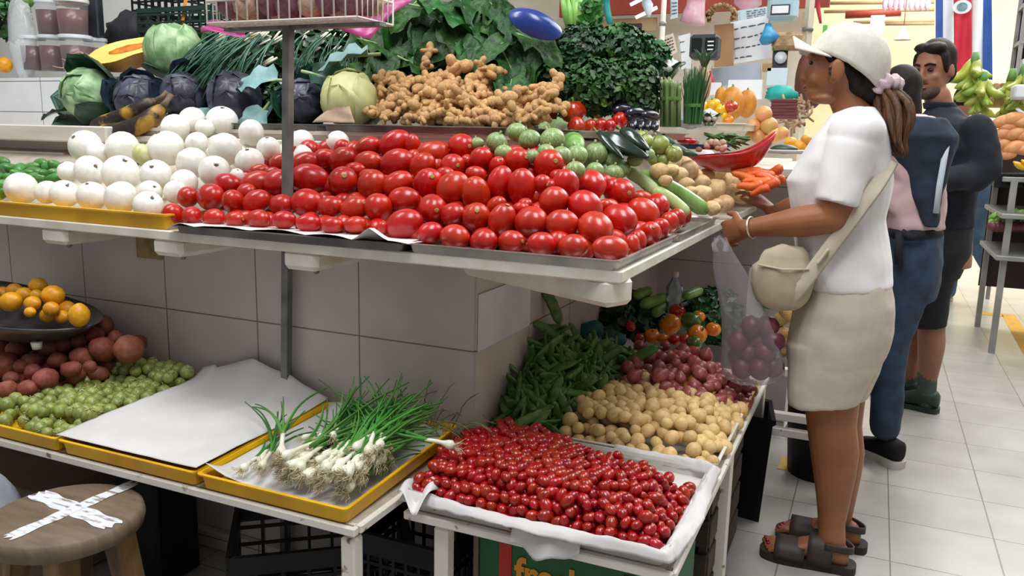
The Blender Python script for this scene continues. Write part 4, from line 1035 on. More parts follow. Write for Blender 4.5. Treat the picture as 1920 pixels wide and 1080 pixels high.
b = B(); b.lathe([(.001, 0), (.095, 0), (.115, .36), (.125, .37), (.125, .385), (.11, .38), (.092, .012), (.001, .012)], 4, M=Matrix.Rotation(PI/4, 4, 'Z') @ Matrix.Diagonal((1.05, 1.5, 1, 1)), cap=False); b.obj('tub_body', 'black_plastic', t, smooth=False)
# wooden stool with a painted white cross
mat('stool_wood', '7d6a55', '5c4b3a', scale=7, rough=.6, bump=.12, bscale=30, stretch=(1, 5, 1), contrast=(.3, .7), col3='8f7d68')
mat('stool_leg_wood', '8e6b45', '5f452c', scale=6, rough=.6, bump=.15, stretch=(5, 5, .6))
mat('cross_paint', 'dfe1e8', '8f8478', scale=24, rough=.5, contrast=(.52, .66), bump=.1, stretch=(1, 4, 1))
t = thing('wooden_stool', 'round worn wooden stool with a white painted cross on its seat', 'stool', (-1.585, 1.150, 0))
b = B(); b.lathe([(.001, .405), (.148, .405), (.161, .412), (.165, .430), (.161, .446), (.153, .45), (.001, .4505)], 48, cap=False); b.obj('seat', 'stool_wood', t)
for a in (-70, -5, 72, 118, 190, 250):
    pass
for k, a in enumerate((-48, 42, 132, 222)):
    r_ = math.radians(a+4); d = V((math.cos(r_), math.sin(r_), 0)); b = B()
    b.tube([d*.100+V((0, 0, .41)), d*.155+V((0, 0, .0))], [.036, .030], 4, up=(d.y, -d.x, .01)); b.obj('leg', 'stool_leg_wood', t, smooth=False)
b = B(); b.box((0, 0, .385), (.235, .028, .045), rz=math.radians(42)); b.box((0, 0, .385), (.235, .028, .045), rz=math.radians(132)); b.obj('cross_brace', 'stool_leg_wood', t, smooth=False)
for (c0, c1, w0) in (((15, 1008), (252, 905), .034), ((70, 925), (212, 985), .045)):
    p = atZ(*c0, .4512)-t.location; q = atZ(*c1, .4512)-t.location; d = (q-p).normalized(); n_ = V((-d.y, d.x, 0)); b = B()
    b.sheet(lambda u, v: V(p.lerp(q, u)+n_*((v-.5)*w0*(1+.12*math.sin(u*23+v*5)))+d*(.008*math.sin(v*25))*(abs(u-.5) > .45)+V((0, 0, .0004 if w0 < .04 else 0))), 30, 6); b.obj('painted_stripe', 'cross_paint', t)
# crumpled sack at the far left
mat('sack', 'b9bac4', '8f909b', scale=5, rough=.6, bump=.1); 
t = thing('crumpled_sack', 'crumpled pale grey sack with a black flap on the floor behind the stool', 'sack', (-2.02, 1.22, 0))
b = B(); b.ball((0, 0, .22), (.13, .10, .24), 20, 14, fn=lambda p: 1+.15*fb(p, 2.2, 3)); b.obj('sack_body', 'sack', t)
b = B(); b._add([(.03, -.06, .40), (.13, -.04, .47), (.10, -.05, .37), (.06, -.02, .36)], [(0, 1, 2), (0, 2, 3), (0, 3, 1), (1, 3, 2)]); b.obj('black_flap', 'black_plastic', t, smooth=False)
# ------------------------------------------------------------------ upper shelf of the stall
r40 = pick(40)
mat('cabbage', '6c9160', 'a8c596', scale=16, rough=.45, rv=.06, contrast=(.42, .66), bump=.35, bscale=22, detail=2)
mat('cabbage_pale', 'b6b979', 'd0cf9a', scale=3, rough=.5, stretch=(2, 2, .5), bump=.1, bscale=16)
mat('cabbage_leaf', '2d5740', '1c3b2c', scale=6, rough=.4, rv=.12, coat=.1, bump=.3, bscale=20)
mat('red_cabbage', '2c2a38', '5a5d72', scale=14, rough=.42, rv=.12, coat=.1, bump=.4, bscale=20, contrast=(.45, .75), detail=2)
mat('red_cabbage_leaf', '3a4a5c', '26303f', scale=6, rough=.4, rv=.15, bump=.3, bscale=16)
mat('grey_leaf', '8fb2b4', '6b908c', scale=9, rough=.5, rv=.1, bump=.2)
mat('squash_skin', 'd8a050', 'c0843a', scale=4, rough=.5, bump=.05)
mat('squash_flesh', 'f2cf78', 'e9bd5c', scale=5, rough=.6)
mat('squash_seed', 'dd8317', 'b85f0c', scale=20, rough=.6, bump=.6, bscale=50)
mat('plantain_skin', 'a9832a', '231a14', scale=11, rough=.5, contrast=(.42, .54), rv=.1, detail=6)
mat('scallion_leaf', '3d6b4c', '20483a', scale=5, rough=.33, rv=.25, coat=.15)
mat('chard_leaf', '2b5a20', '173a14', scale=7, rough=.45, rv=.3, spec=.3, bump=.45, bscale=12)
mat('chard_rib', '7f9d5f', '9db37c', scale=7, rough=.5)
mat('parsley_leaf', '33622a', '173817', scale=10, rough=.5, rv=.3, col3='56832f', contrast=(.3, .6))
mat('ginger', 'c79e68', 'a4773f', scale=9, rough=.6, rv=.10, bump=.2, bscale=26, contrast=(.35, .7))
mat('ginger_cut', 'd9c28c', rough=.6)
mat('magenta_plastic', 'b2447e', '95306a', scale=8, rough=.35, bump=.4, bscale=14)
mat('brown_paper', 'b49b86', 'a48a74', scale=6, rough=.8, bump=.1)
mat('chile_paste', '641a0d', '4c1209', scale=6, rough=.4, coat=.3)
mat('tub_plastic', 'e6eaec', rough=.12, alpha=.07)
mat('tub_lid', 'e6ebee', rough=.25, alpha=.6)
mat('black_cloth', '141417', '1d1d22', scale=8, rough=.7, bump=.3)
mat('dark_label', '1c2026', '2b2f36', scale=9, rough=.4)
mat('white_wire', 'd6cfc6', rough=.4)
mat('purple_onion', '8c5f6b', '6f4453', scale=4, rough=.5, rv=.2, stretch=(3, 3, .4), bump=.1)
mat('garlic', 'c9a98f', 'ab8672', scale=5, rough=.6, rv=.15, stretch=(3, 3, .4), bump=.15)
mat('orange_band', 'e8932c', rough=.5)
mat('eggplant', '17141f', '221d2c', scale=3, rough=.2, coat=.6)
mat('asparagus', '5d7a45', '7f8a55', scale=9, rough=.5, rv=.15, stretch=(1, 1, .3))
mat('cauliflower', 'e9ebe2', 'cfd2c2', scale=26, rough=.7, bump=.6, bscale=40)
mat('chive', '2f6330', '1c4521', scale=5, rough=.5, rv=.2)
mat('celery', '8fbf62', '6aa048', scale=6, rough=.4, rv=.1, stretch=(3, 3, .3))
mat('celery_leaf', '4d8a35', '356d28', scale=9, rough=.45, rv=.2)
mat('blue_bowl', '17357f', '132c6b', scale=3, rough=.3, coat=.3)
mat('grey_paper', 'b5bcc4', 'a4abb5', scale=5, rough=.7, bump=.05)

def leafblade(b, M, w_, l_, curl=.3, pucker=.05, seed=0, nu=8, nv=8, ruff=.08, mid=True):
    def f(u, v):
        t_ = v; half = math.sin(PI*min(1, t_*.92+.06))**.6*(1-.25*t_); x = (u-.5)*2*half*w_*(1+ruff*math.sin(v*19+seed))
        z = -curl*l_*(t_-.15)**2*.9 + abs(u-.5)*2*w_*.35*(1 - t_*.6) + pucker*w_*math.sin(u*14+seed)*math.sin(v*15+seed*2)*abs(u-.5)*2 + ruff*w_*.8*math.sin(v*16+seed*3)*(abs(u-.5)*2)**2
        return V((x, (t_)*l_, z))
    b.cur = 0; b.sheet(f, nu, nv, M=M)
    if mid:
        b.cur = 1; b.tube([(0, -.25*l_, .01*l_), (0, 0, .0), f(.5, .3)+V((0, 0, -.002)), f(.5, .6)+V((0, 0, -.002)), f(.5, .95)], [.045*w_+.003, .05*w_+.003, .04*w_, .02*w_, .004*w_], 5, M=M); b.cur = 0
# outer leaf lying on a sphere (cabbages)
def wrapleaf(b, R_, a0, t0, t1, wd, lift, seed):
    def f(u, v):
        th = t0+(t1-t0)*v; ha = wd*math.sin(PI*min(1, v*.8+.2))**.5; a = a0+(u-.5)*2*ha/max(.35, math.sin(th))
        k = R_*(1.03+lift*v*v+.05*math.sin(u*17+seed+v*9)*v+.25*lift*(abs(u-.5)*2)**2*v)
        return V((k*math.sin(th)*math.cos(a), k*math.sin(th)*math.sin(a), k*math.cos(th)))
    b.sheet(f, 12, 9)
def cabbage(name, label, px, py, Y, rpx, m, lm, axis, seed, nl=5, lift=.35, lab2=None, t0=2.7, t1=.9):
    p = atY(px, py, Y); R_ = rpx*depth(p)/FPX; r_ = pick(seed)
    t = thing(name, label, 'cabbage', p, None); t.rotation_mode = 'QUATERNION'
    t.rotation_quaternion = V(axis).to_track_quat('Z', 'Y')
    b = B(); b.ball((0, 0, 0), R_, 28, 18, fn=lambda q: (1+.018*fb(q+V((seed, 0, 0)), 2.5, 3)+.012*math.sin(6*math.atan2(q.y, q.x)+q.z*3))); b.obj('heart', m, t)
    for k in range(4):
        b = B(); wrapleaf(b, R_*1.0, 2*PI*k/4+r_.uniform(-.3, .3), 2.6, r_.uniform(.25, .6), r_.uniform(.9, 1.2), r_.uniform(.02, .07), seed+k*2); b.obj('wrapper_leaf', m, t)
    for k in range(nl):
        b = B(); wrapleaf(b, R_, 2*PI*k/nl+r_.uniform(-.3, .3), t0, t1+r_.uniform(-.3, .3), r_.uniform(.55, .85), lift*r_.uniform(.6, 1.5), seed+k); b.obj('outer_leaf', lm, t)
    return t
F_ = -FWD
cabbage('green_cabbage', 'green cabbage with dark outer leaves at the shelf edge above the plantains', 168, 178, 2.36, 47, 'cabbage', 'cabbage_leaf', F_+UP*.3-RIGHT*.5, 3, nl=6, lift=.5, t1=1.15)
cabbage('green_cabbage', 'pale green cabbage higher up between the cut squash and the scallions', 326, 98, 2.60, 52, 'cabbage', 'cabbage_leaf', UP+F_*.5, 5, nl=3, lift=.15, t1=1.9)
cabbage('red_cabbage', 'red cabbage beside the green one, above the plantain stems', 262, 188, 2.38, 44, 'red_cabbage', 'red_cabbage_leaf', F_+UP*.6, 7, nl=4, t1=1.2)
cabbage('red_cabbage', 'red cabbage in the middle of the row, below the scallion tips', 345, 180, 2.40, 42, 'red_cabbage', 'red_cabbage_leaf', F_+UP*.4+RIGHT*.3, 8, nl=4, t1=1.2)
cabbage('red_cabbage', 'large dark red cabbage beside the steel post, with bluish leaves', 440, 185, 2.38, 48, 'red_cabbage', 'grey_leaf', F_+UP*.5, 9, nl=3, lift=.6, t1=1.5)
cabbage('red_cabbage', 'dull dark cabbage behind the steel post next to the pale one', 568, 190, 2.42, 40, 'red_cabbage', 'cabbage_leaf', F_+UP*.2, 10, nl=5, lift=.5, t1=1.2)
cabbage('pale_cabbage', 'pale yellow-green cabbage between the post and the ginger', 655, 186, 2.34, 51, 'cabbage_pale', 'cabbage_pale', F_+UP, 11, nl=2, lift=.1, t1=1.9)
def loose_leaf(px, py, Y, size, m, label, z, y, seed):
    p = atY(px, py, Y); s_ = size*depth(p)/FPX; b = B(); leafblade(b, Matrix.Identity(4), s_*.42, s_, seed=seed, curl=.5, ruff=.16)
    o = b.obj('loose_leaf', [m, 'chard_rib']); zz = V(z).normalized(); yy = (V(y)-zz*V(y).dot(zz)).normalized(); xx = yy.cross(zz)
    o.matrix_world = Matrix(((xx.x, yy.x, zz.x, p.x), (xx.y, yy.y, zz.y, p.y), (xx.z, yy.z, zz.z, p.z), (0, 0, 0, 1)))
    return tag(o, label, 'leaf')
loose_leaf(690, 103, 2.42, 95, 'grey_leaf', 'bluish cabbage leaf catching the light above the pale cabbage', UP+F_*.6, -RIGHT-UP*.25, 3)
loose_leaf(585, 138, 2.38, 85, 'cabbage_leaf', 'dark curled cabbage leaf beside the steel post above the dull cabbage', UP*.5+F_, RIGHT-UP*.3, 5)
loose_leaf(520, 150, 2.36, 85, 'grey_leaf', 'bluish leaf folded down over the large red cabbage', UP*.8+F_, -RIGHT+UP*.1, 6)
loose_leaf(495, 205, 2.33, 70, 'grey_leaf', 'small bluish leaf tip hanging beside the post over the onions', F_+UP*.3, -UP-RIGHT*.6, 8)
loose_leaf(130, 208, 2.32, 55, 'cabbage_leaf', 'small dark leaf scrap lying on the ledge beside the green cabbage', UP+F_*.4, -RIGHT, 9)
# halved squash
p = atY(240, 92, 2.50); k_ = depth(p)/FPX
t = thing('squash_half', 'halved orange squash showing seeds, resting among the cabbages', 'squash', p)
sx, sy = 74*k_, 36*k_
def sqo(u, v):      # outline of the cut: broad end low on one side, neck to the other
    a = 2*PI*u; x = math.cos(a); w = (.98-.22*max(0, x)+.14*max(0, -x)); return x*sx, math.sin(a)*sy*w*(1.0-.25*math.exp(-((x-.15)/.35)**2)*(1 if math.sin(a) < 0 else .3))
b = B()
def shell(u, v):
    x, y = sqo(u, v); r_ = math.cos(v*PI/2*.985); z = -math.sin(v*PI/2)*sy*1.1
    return V((x*r_, y*r_, z))
b.sheet(shell, 40, 12); M_ = Matrix(((RIGHT.x, 0, 0, 0),)*4)
def face_frame(z, x):
    z = V(z).normalized(); x = V(x); x = (x-z*x.dot(z)).normalized(); y = z.cross(x); return Matrix((x, y, z)).transposed().to_4x4()
Fm = face_frame(F_*.9+UP*.75+RIGHT*-.1, RIGHT+UP*.42)
b2 = B(); b2.sheet(lambda u, v: V((sqo(u, 0)[0]*(1-v), sqo(u, 0)[1]*(1-v), .002-.010*(v > .6)*(v-.6))), 40, 8)
b3 = B(); b3.ball((.02*0, 0, 0), (sx*.50, sy*.34, .010), 20, 8, fn=lambda q: 1+.18*fb(q*1.0, 3, 3))
for bb, nm, m in ((b, 'skin', 'squash_skin'), (b2, 'flesh_face', 'squash_flesh'), (b3, 'seed_cavity', 'squash_seed')):
    o = bb.obj(nm, m, t); o.matrix_local = Fm
# plantains
def plant(label, pts, Y, th, seed):
    P = [atY(x, y, Y+dy) for (x, y, dy) in pts]; R_ = th/2*depth(P[0])/FPX; c = P[len(P)//2]
    t = thing('plantain', label, 'plantain', c, 'plantains')
    Q = []; n_ = 16
    for i in range(n_+1):
        u = i/n_*(len(P)-1); k = min(int(u), len(P)-2); f = u-k
        p0, p1, p2, p3 = P[max(0, k-1)], P[k], P[k+1], P[min(len(P)-1, k+2)]
        Q.append(.5*((2*p1)+(-p0+p2)*f+(2*p0-5*p1+4*p2-p3)*f*f+(-p0+3*p1-3*p2+p3)*f**3)-c)
    b = B(); b.tube(Q, [R_*min(1, (i+.5)/3)**.6*min(1, (n_-i+.6)/4)**.7 for i in range(n_+1)], 7); b.obj('skin', 'plantain_skin', t)
    d = (Q[-1]-Q[-3]).normalized(); b = B(); b.tube([Q[-1]-d*.005, Q[-1]+d*.02+UP*.004, Q[-1]+d*.04+UP*.012], [R_*.4, R_*.28, R_*.34], 6); b.obj('stem', 'onion_root', t)
plant('upper speckled yellow plantain lying on the onions below the cabbages', [(172, 238, 0), (215, 224, .0), (262, 205, .02), (296, 188, .05)], 2.22, 30, 1)
plant('lower blackened plantain lying on the onions, under the yellow one', [(180, 250, -.03), (225, 248, -.03), (275, 228, -.01), (307, 198, .03)], 2.20, 36, 2)
# scallions hanging forward over the cabbages
def scal_mesh(seed):
    r_ = pick(900+seed); b = B()
    for k in range(3):
        p = V((0, 0, 0)); d = V((r_.uniform(-.12, .12), 1, r_.uniform(.0, .2))).normalized(); pts = []; n_ = 11; ln = r_.uniform(.8, 1.1)
        for i in range(n_): pts.append(p.copy()); d = (d+V((r_.uniform(-.05, .05), 0, -.075))).normalized(); p = p+d*ln/n_
        b.tube(pts, [.019*(1-i/n_*.7) for i in range(n_)], 5)
    me = b.mesh('scallion', 'scallion_leaf'); b = B(); b.tube([(0, -.18, 0), (0, -.1, 0), (0, .02, 0)], [.016, .020, .014], 6); return me, b.mesh('white_shaft', 'bulb_white')
SCA = [scal_mesh(i) for i in range(5)]
for i in range(46):
    x0 = r40.uniform(425, 535); y0 = 60+r40.uniform(0, 70); x1 = x0-r40.uniform(60, 150); y1 = y0+r40.uniform(35, 95)
    if i < 8: x0, y0 = r40.uniform(400, 470), r40.uniform(60, 90); x1, y1 = x0-r40.uniform(90, 150), y0+r40.uniform(30, 80)
    p = atY(x0, y0, 2.52); q = atY(x1, y1, 2.36+r40.uniform(-.03, .03)); d = q-p
    me, wm = SCA[i % 5]; yy = d.normalized(); zz = (UP+F_*.3); zz = (zz-yy*zz.dot(yy)).normalized(); xx = yy.cross(zz); s_ = d.length*1.05
    M = Matrix(((xx.x, yy.x, zz.x, p.x), (xx.y, yy.y, zz.y, p.y), (xx.z, yy.z, zz.z, p.z), (0, 0, 0, 1))) @ Matrix.Scale(s_, 4) @ Matrix.Diagonal((1, 1, .8, 1))
    inst('scallion', me, M, 'long green scallion drooping over the red cabbages beside the post', 'scallion', 'scallions above the cabbages', parts=[('white_shaft', wm)])
# darker scallions right of the post
for i in range(22):
    x0 = r40.uniform(560, 690); y0 = r40.uniform(65, 100); x1 = x0-r40.uniform(20, 70); y1 = y0+r40.uniform(30, 65)
    p = atY(x0, y0, 2.60); q = atY(x1, y1, 2.5); d = q-p
    me, wm = SCA[i % 5]; yy = d.normalized(); zz = (UP+F_*.3); zz = (zz-yy*zz.dot(yy)).normalized(); xx = yy.cross(zz); s_ = d.length
    M = Matrix(((xx.x, yy.x, zz.x, p.x), (xx.y, yy.y, zz.y, p.y), (xx.z, yy.z, zz.z, p.z), (0, 0, 0, 1))) @ Matrix.Scale(s_, 4)
    inst('scallion', me, M, 'dark scallion leaf bundle in the shade between the post and the chard', 'scallion', 'scallions behind the pale cabbage', parts=[('white_shaft', wm)])
# chard: every bunch a thing, its leaves parts
CHM = []
for i in range(6):
    b = B(); leafblade(b, Matrix.Identity(4), .30+.03*(i % 3), 1.0, curl=.5+.12*(i % 4), pucker=.22, seed=i*1.7, nu=10, nv=12, ruff=.14); CHM.append(b.mesh('chard_leaf', ['chard_leaf', 'chard_rib']))
CHB = [('bushy dark green chard bunch at the back, directly beside the wire basket', 760, 70, [(735,25),(770,10),(800,45),(760,60),(725,70),(790,20)]),
       ('dark glossy chard bunch at the top of the greens behind the ginger', 860, 20, [(830,15),(870,5),(910,20),(850,40),(890,45),(930,10),(845,62)]),
       ('chard bunch with big rounded leaves beside the blue bowl', 960, 80, [(940,45),(975,60),(955,95),(985,100),(930,85),(960,130),(990,135),(1000,70)]),
       ('chard bunch in the middle of the greens, its leaves facing forward', 860, 100, [(830,75),(870,80),(900,95),(845,105),(885,120),(915,75),(862,60)]),
       ('shaded chard bunch just above the ginger heap', 800, 130, [(740,90),(770,105),(800,95),(730,125),(760,135),(800,130),(720,100)]),
       ('drooping chard bunch behind the brown paper over the ginger', 930, 160, [(900,140),(935,150),(960,165),(915,120),(975,150),(880,150),(945,185)]),
       ('small loose chard bunch in the shade above the pale cabbage', 700, 130, [(690,90),(705,120),(680,130),(715,80),(700,60)])]
for (lab, cx_, cy_, lv) in CHB:
    t = thing('chard_bunch', lab, 'chard', atY(cx_, cy_+40, 2.68), 'chard bunches')
    for (x, y) in lv:
        p = atY(x+r40.uniform(-4, 4), y+r40.uniform(-4, 4), 2.58+r40.uniform(-.05, .05)+(.0 if y < 60 else -.06*(y-60)/100)); me = CHM[r40.randrange(6)]
        z = (F_*r40.uniform(.4, 1)+UP*r40.uniform(.3, 1)+RIGHT*r40.uniform(-.4, .4)).normalized(); yv = (-UP*r40.uniform(.2, .8)+RIGHT*r40.uniform(-1, 1)+F_*.5)
        yv = (yv-z*yv.dot(z)).normalized(); xv = yv.cross(z); s_ = r40.uniform(.16, .23); p = p - yv*s_*.45
        o = bpy.data.objects.new('leaf_blade', me); C.objects.link(o); o.parent = t; o.matrix_parent_inverse = Matrix.Translation(t.location).inverted()
        o.matrix_basis = Matrix(((xv.x, yv.x, z.x, p.x), (xv.y, yv.y, z.y, p.y), (xv.z, yv.z, z.z, p.z), (0, 0, 0, 1))) @ Matrix.Scale(s_, 4)
    b = B()
    for k in range(9): a = V((r40.uniform(-.10, .10), r40.uniform(.0, .12), r40.uniform(-.13, .16))); b.ball(a, (.075, .05, .07), 8, 5, fn=lambda q: 1+.35*fb(q+a*9, 2.5, 2))
    b.obj('inner_foliage', 'dark_leaf', t)
# parsley and cilantro bunches
for i, (px, py, Y, rr_, lab) in enumerate([(1015, 115, 2.80, .13, 'parsley bunch directly under the blue bowl'), (1090, 105, 2.82, .13, 'parsley bunch in the upper row under the grey paper'), (1160, 100, 2.88, .12, 'parsley bunch at the top of the pile next to the celery'), (1205, 110, 2.95, .10, 'parsley bunch at the aisle end of the pile'), (1040, 165, 2.72, .12, 'parsley bunch just behind the red peppers'), (1115, 165, 2.74, .12, 'parsley bunch above the orange pepper'), (1175, 160, 2.82, .12, 'parsley bunch beside the cauliflower'), (985, 160, 2.70, .10, 'parsley bunch between the chard and the red peppers'), (1190, 200, 2.82, .09, 'low parsley bunch above the eggplants')]):
    leafy('parsley_bunch', lab, atY(px, py, Y), (rr_, rr_*.8, rr_*.85), 1150, .0145, ('parsley_leaf', 'mid_leaf')[i % 4 == 3], 80+i, cat='parsley', group='parsley bunches')
for i, (px, py, Y, rr_, lab) in enumerate([(420, 95, 2.72, .13, 'dark leafy bunch behind the scallions above the middle red cabbage'), (490, 100, 2.72, .14, 'dark leafy bunch behind the scallions next to the steel post'), (585, 110, 2.72, .14, 'dark leafy bunch in the shade just behind the steel post'), (655, 105, 2.76, .13, 'dark leafy bunch in the shade above the pale cabbage'), (600, 165, 2.6, .10, 'low dark leafy bunch between the dull cabbage and the pale one'), (390, 130, 2.62, .09, 'low dark leafy bunch under the scallion leaves'), (720, 60, 2.84, .15, 'dark leafy bunch behind the wire basket at the back'), (505, 195, 2.50, .09, 'low dark leafy bunch beside the post under the bluish leaves'), (395, 205, 2.52, .08, 'low dark leafy bunch behind the topmost white onions')]):  # dark bunches added as a backdrop so the gaps read dark
    leafy('leaf_bunch', lab, atY(px, py, Y), (rr_*1.1, rr_*.6, rr_*.9), 330, .03, 'dark_leaf', 180+i)
# celery
t = thing('celery_bunch', 'bright green celery bunch standing behind the blue bowl', 'celery', atY(1085, 60, 3.0)); base = atY(1088, 72, 3.0)
for k in range(9):
    x = 1058+k*7; b = B(); top_ = atY(x-4+r40.uniform(-8, 8), 2+r40.uniform(-16, 6), 3.0+r40.uniform(-.06, .06)); bt = atY(1088+(x-1088)*.5, 70, 3.0)
    b.tube([bt-t.location, bt.lerp(top_, .5)+V((0, -.012, 0))-t.location, top_-t.location], [.016, .014, .008], 7); b.obj('stalk', 'celery', t)
b = B()
for k in range(150):
    p = atY(r40.uniform(1085, 1125), r40.uniform(-5, 60), 3.0+r40.uniform(-.08, .05))-t.location; M = frame(p, (r40.uniform(-1, 1), -1, r40.uniform(-.5, 1)), s=.022)
    b._add([(0, -1, 0), (.6, -.2, .1), (.4, .6, 0), (0, 1, -.2), (-.4, .6, 0), (-.6, -.2, .1), (0, 0, -.12)], [(6, i, (i+1) % 6) for i in range(6)], M)
b.obj('foliage', 'celery_leaf', t)
# blue bowl tilted on the greens, paper behind
p = atY(1004, 44, 2.50); b = B(); b.lathe([(.001, -.035), (.05, -.033), (.085, -.012), (.105, .0), (.108, .003), (.103, .004), (.083, -.008), (.05, -.028), (.001, -.030)], 36, cap=False)
o = b.obj('plastic_bowl', 'blue_bowl'); o.matrix_world = frame(p, -(F_*.75+UP*.15+RIGHT*.55), x=RIGHT-UP*.6, s=(.95, .62, 1)); tag(o, 'blue plastic bowl lying upside down on top of the greens', 'bowl')
o.matrix_world = frame(p, -(F_+UP*.35+RIGHT*.1), x=RIGHT-UP*.5, s=(.86, .46, 1)); o['label'] = 'blue plastic bowl lying tilted on top of the greens'
P4 = [atY(1020, 78, 2.76), atY(1062, 80, 2.76), atY(1102, 62, 2.84), atY(1075, 50, 2.9)]
b = B(); b.sheet(lambda u, v: P4[0].lerp(P4[1], u).lerp(P4[3].lerp(P4[2], u), v)+UP*.006*math.sin(u*7), 8, 4); tag(b.obj('paper_sheet', 'grey_paper', thick=.001), 'folded grey paper tucked beside the blue bowl on the parsley', 'paper')
# ginger
def ging_mesh(seed):
    r_ = pick(300+seed); b = B(); p = V((0, 0, 0)); d = V((1, 0, 0)); main = []
    for i in range(5):
        rr_ = r_.uniform(.26, .38); main.append((p.copy(), rr_)); b.ball(p, (rr_*1.25, rr_, rr_*.8), 10, 7, fn=lambda q: 1+.10*fb(q+p*3, 2, 2), rot=Matrix.Rotation(math.atan2(d.y, d.x), 4, 'Z')); d = (d+V((0, r_.uniform(-.7, .7), r_.uniform(-.3, .3)))).normalized(); p = p+d*rr_*1.35
    for k in range(5):
        c, rr_ = r_.choice(main); a = r_.uniform(0, 6.3); e = V((math.cos(a)*.6, math.sin(a), r_.uniform(-.6, .8))).normalized(); q2 = c+e*rr_; l_ = r_.uniform(.25, .55)
        b.tube([c, q2+e*l_*.3, q2+e*l_*.8, q2+e*l_], [rr_*.7, rr_*.62, rr_*.5, rr_*.18], 9)
    return b.mesh('ginger_root', 'ginger')
GIN = [ging_mesh(i) for i in range(7)]
def gcut(seed):
    b = B(); r_ = pick(seed); b.ball((0, -.02, .22), (.09, .07, .02), 8, 4); return b.mesh('cut_face', 'ginger_cut')
GC = gcut(1)
R2 = (500, 0)
GL = [(715,500,150,60),(730,590,130,80),(760,680,170,60),(740,740,140,20),(820,720,130,70),(890,530,170,30),(870,600,150,-20),(960,560,170,10),(1050,530,220,15),(1150,545,200,10),(1260,560,170,-10),(1080,620,180,10),(1150,640,140,0),(1245,640,150,40),(940,680,150,20),(1010,650,150,-20),(900,740,130,0),(985,750,140,10),(1060,720,150,20),(1140,700,160,-10),(1160,760,160,0),(1290,500,180,30),(1335,490,110,60),(1000,420,130,85),(1110,490,130,0),(1290,720,150,20),(1350,680,190,35),(1400,650,160,10),(1440,720,150,30),(1480,580,170,50),(1500,640,170,30),(1530,720,150,10),(1590,640,180,30),(1640,610,170,25),(1700,580,170,30),(1600,720,170,10),(1670,690,160,20),(1740,700,160,30),(1360,610,140,0),(1240,760,120,0),(1330,760,140,0),(1420,770,140,5),(1520,770,150,0),(1620,765,140,10),(820,640,120,80),(1010,590,130,0)]
for i, (x, y, L_, an) in enumerate(GL):
    px, py = cpx(R2, x, y); Y = 2.26+max(0, (790-y)/300)*.17+(.10 if x > 1350 else 0); p = atY(px, py, Y); s_ = L_/3.375*depth(p)/FPX*.80; t_ = math.radians(an)
    lab = {23: 'ginger root standing upright at the very top of the heap', 0: 'thick smooth ginger root leaning against the pale cabbage', 21: 'ginger root with pale cut ends at the upper far side of the heap', 8: 'long knobbly ginger root lying flat along the top of the heap'}.get(i, 'knobbly brown ginger root in the heap on the shelf tray')
    inst('ginger_root', GIN[i % 7], frame(p, F_+UP*r40.uniform(-.2, .8)+RIGHT*r40.uniform(-.3, .3), x=RIGHT*math.cos(t_)+UP*math.sin(t_), s=s_*.80), lab, 'ginger', 'ginger roots on the shelf', parts=[('cut_face', GC)] if i % 4 == 0 else [])
for i in range(64):      # roots deeper in the heap
    x = r40.uniform(720, 1720); y = r40.uniform(600 if x < 1330 else 660, 775); px, py = cpx(R2, x, y); p = atY(px, py, 2.32+max(0, (790-y)/300)*.17+(.10 if x > 1350 else 0)); t_ = r40.uniform(0, 3.1); s_ = r40.uniform(120, 170)/3.375*depth(p)/FPX*.80
    inst('ginger_root', GIN[i % 7], frame(p, F_+UP*r40.uniform(-.4, .8)+RIGHT*r40.uniform(-.4, .4), x=RIGHT*math.cos(t_)+UP*math.sin(t_), s=s_*.80), 'knobbly brown ginger root in the heap on the shelf tray', 'ginger', 'ginger roots on the shelf')
# trays under ginger, pale cabbage and peppers
tray('sheet_pan', 'dark worn sheet pan under the ginger', -1.63, -.99, 2.175, 2.52, 1.3005, .022, 'pan_dull', lip=.008)
tray('sheet_pan', 'dull grey sheet pan under the pale cabbage by the post', -2.02, -1.66, 2.19, 2.55, 1.3005, .020, 'pan_dull', lip=.008)
p = atY(1080, 254, 2.42); q = atY(1290, 243, 2.85); d = q-p
tray('sheet_pan', 'bright sheet pan under the red peppers and eggplants', -d.xy.length/2, d.xy.length/2, .0, .34, 1.296, .022, 'pan_metal', lip=.008)
o = bpy.data.objects['sheet_pan.005'] if 'sheet_pan.005' in bpy.data.objects else None
o.matrix_world = Matrix.Translation(((p.x+q.x)/2, (p.y+q.y)/2, 1.298)) @ Matrix.Rotation(math.atan2(d.y, d.x), 4, 'Z') @ Matrix.Translation((0, .17, 0))
b = B(); b.box((0, .17, 1.165), (d.xy.length*.94, .30, .25), bev=.003); o2 = b.obj('wooden_box', 'cream_wood', smooth=False); o2.matrix_world = Matrix.Translation(((p.x+q.x)/2, (p.y+q.y)/2, 0)) @ Matrix.Rotation(math.atan2(d.y, d.x), 4, 'Z') @ Matrix.Translation((0, .02, 0)); tag(o2, 'cream wooden box under the pan of red peppers', 'box')
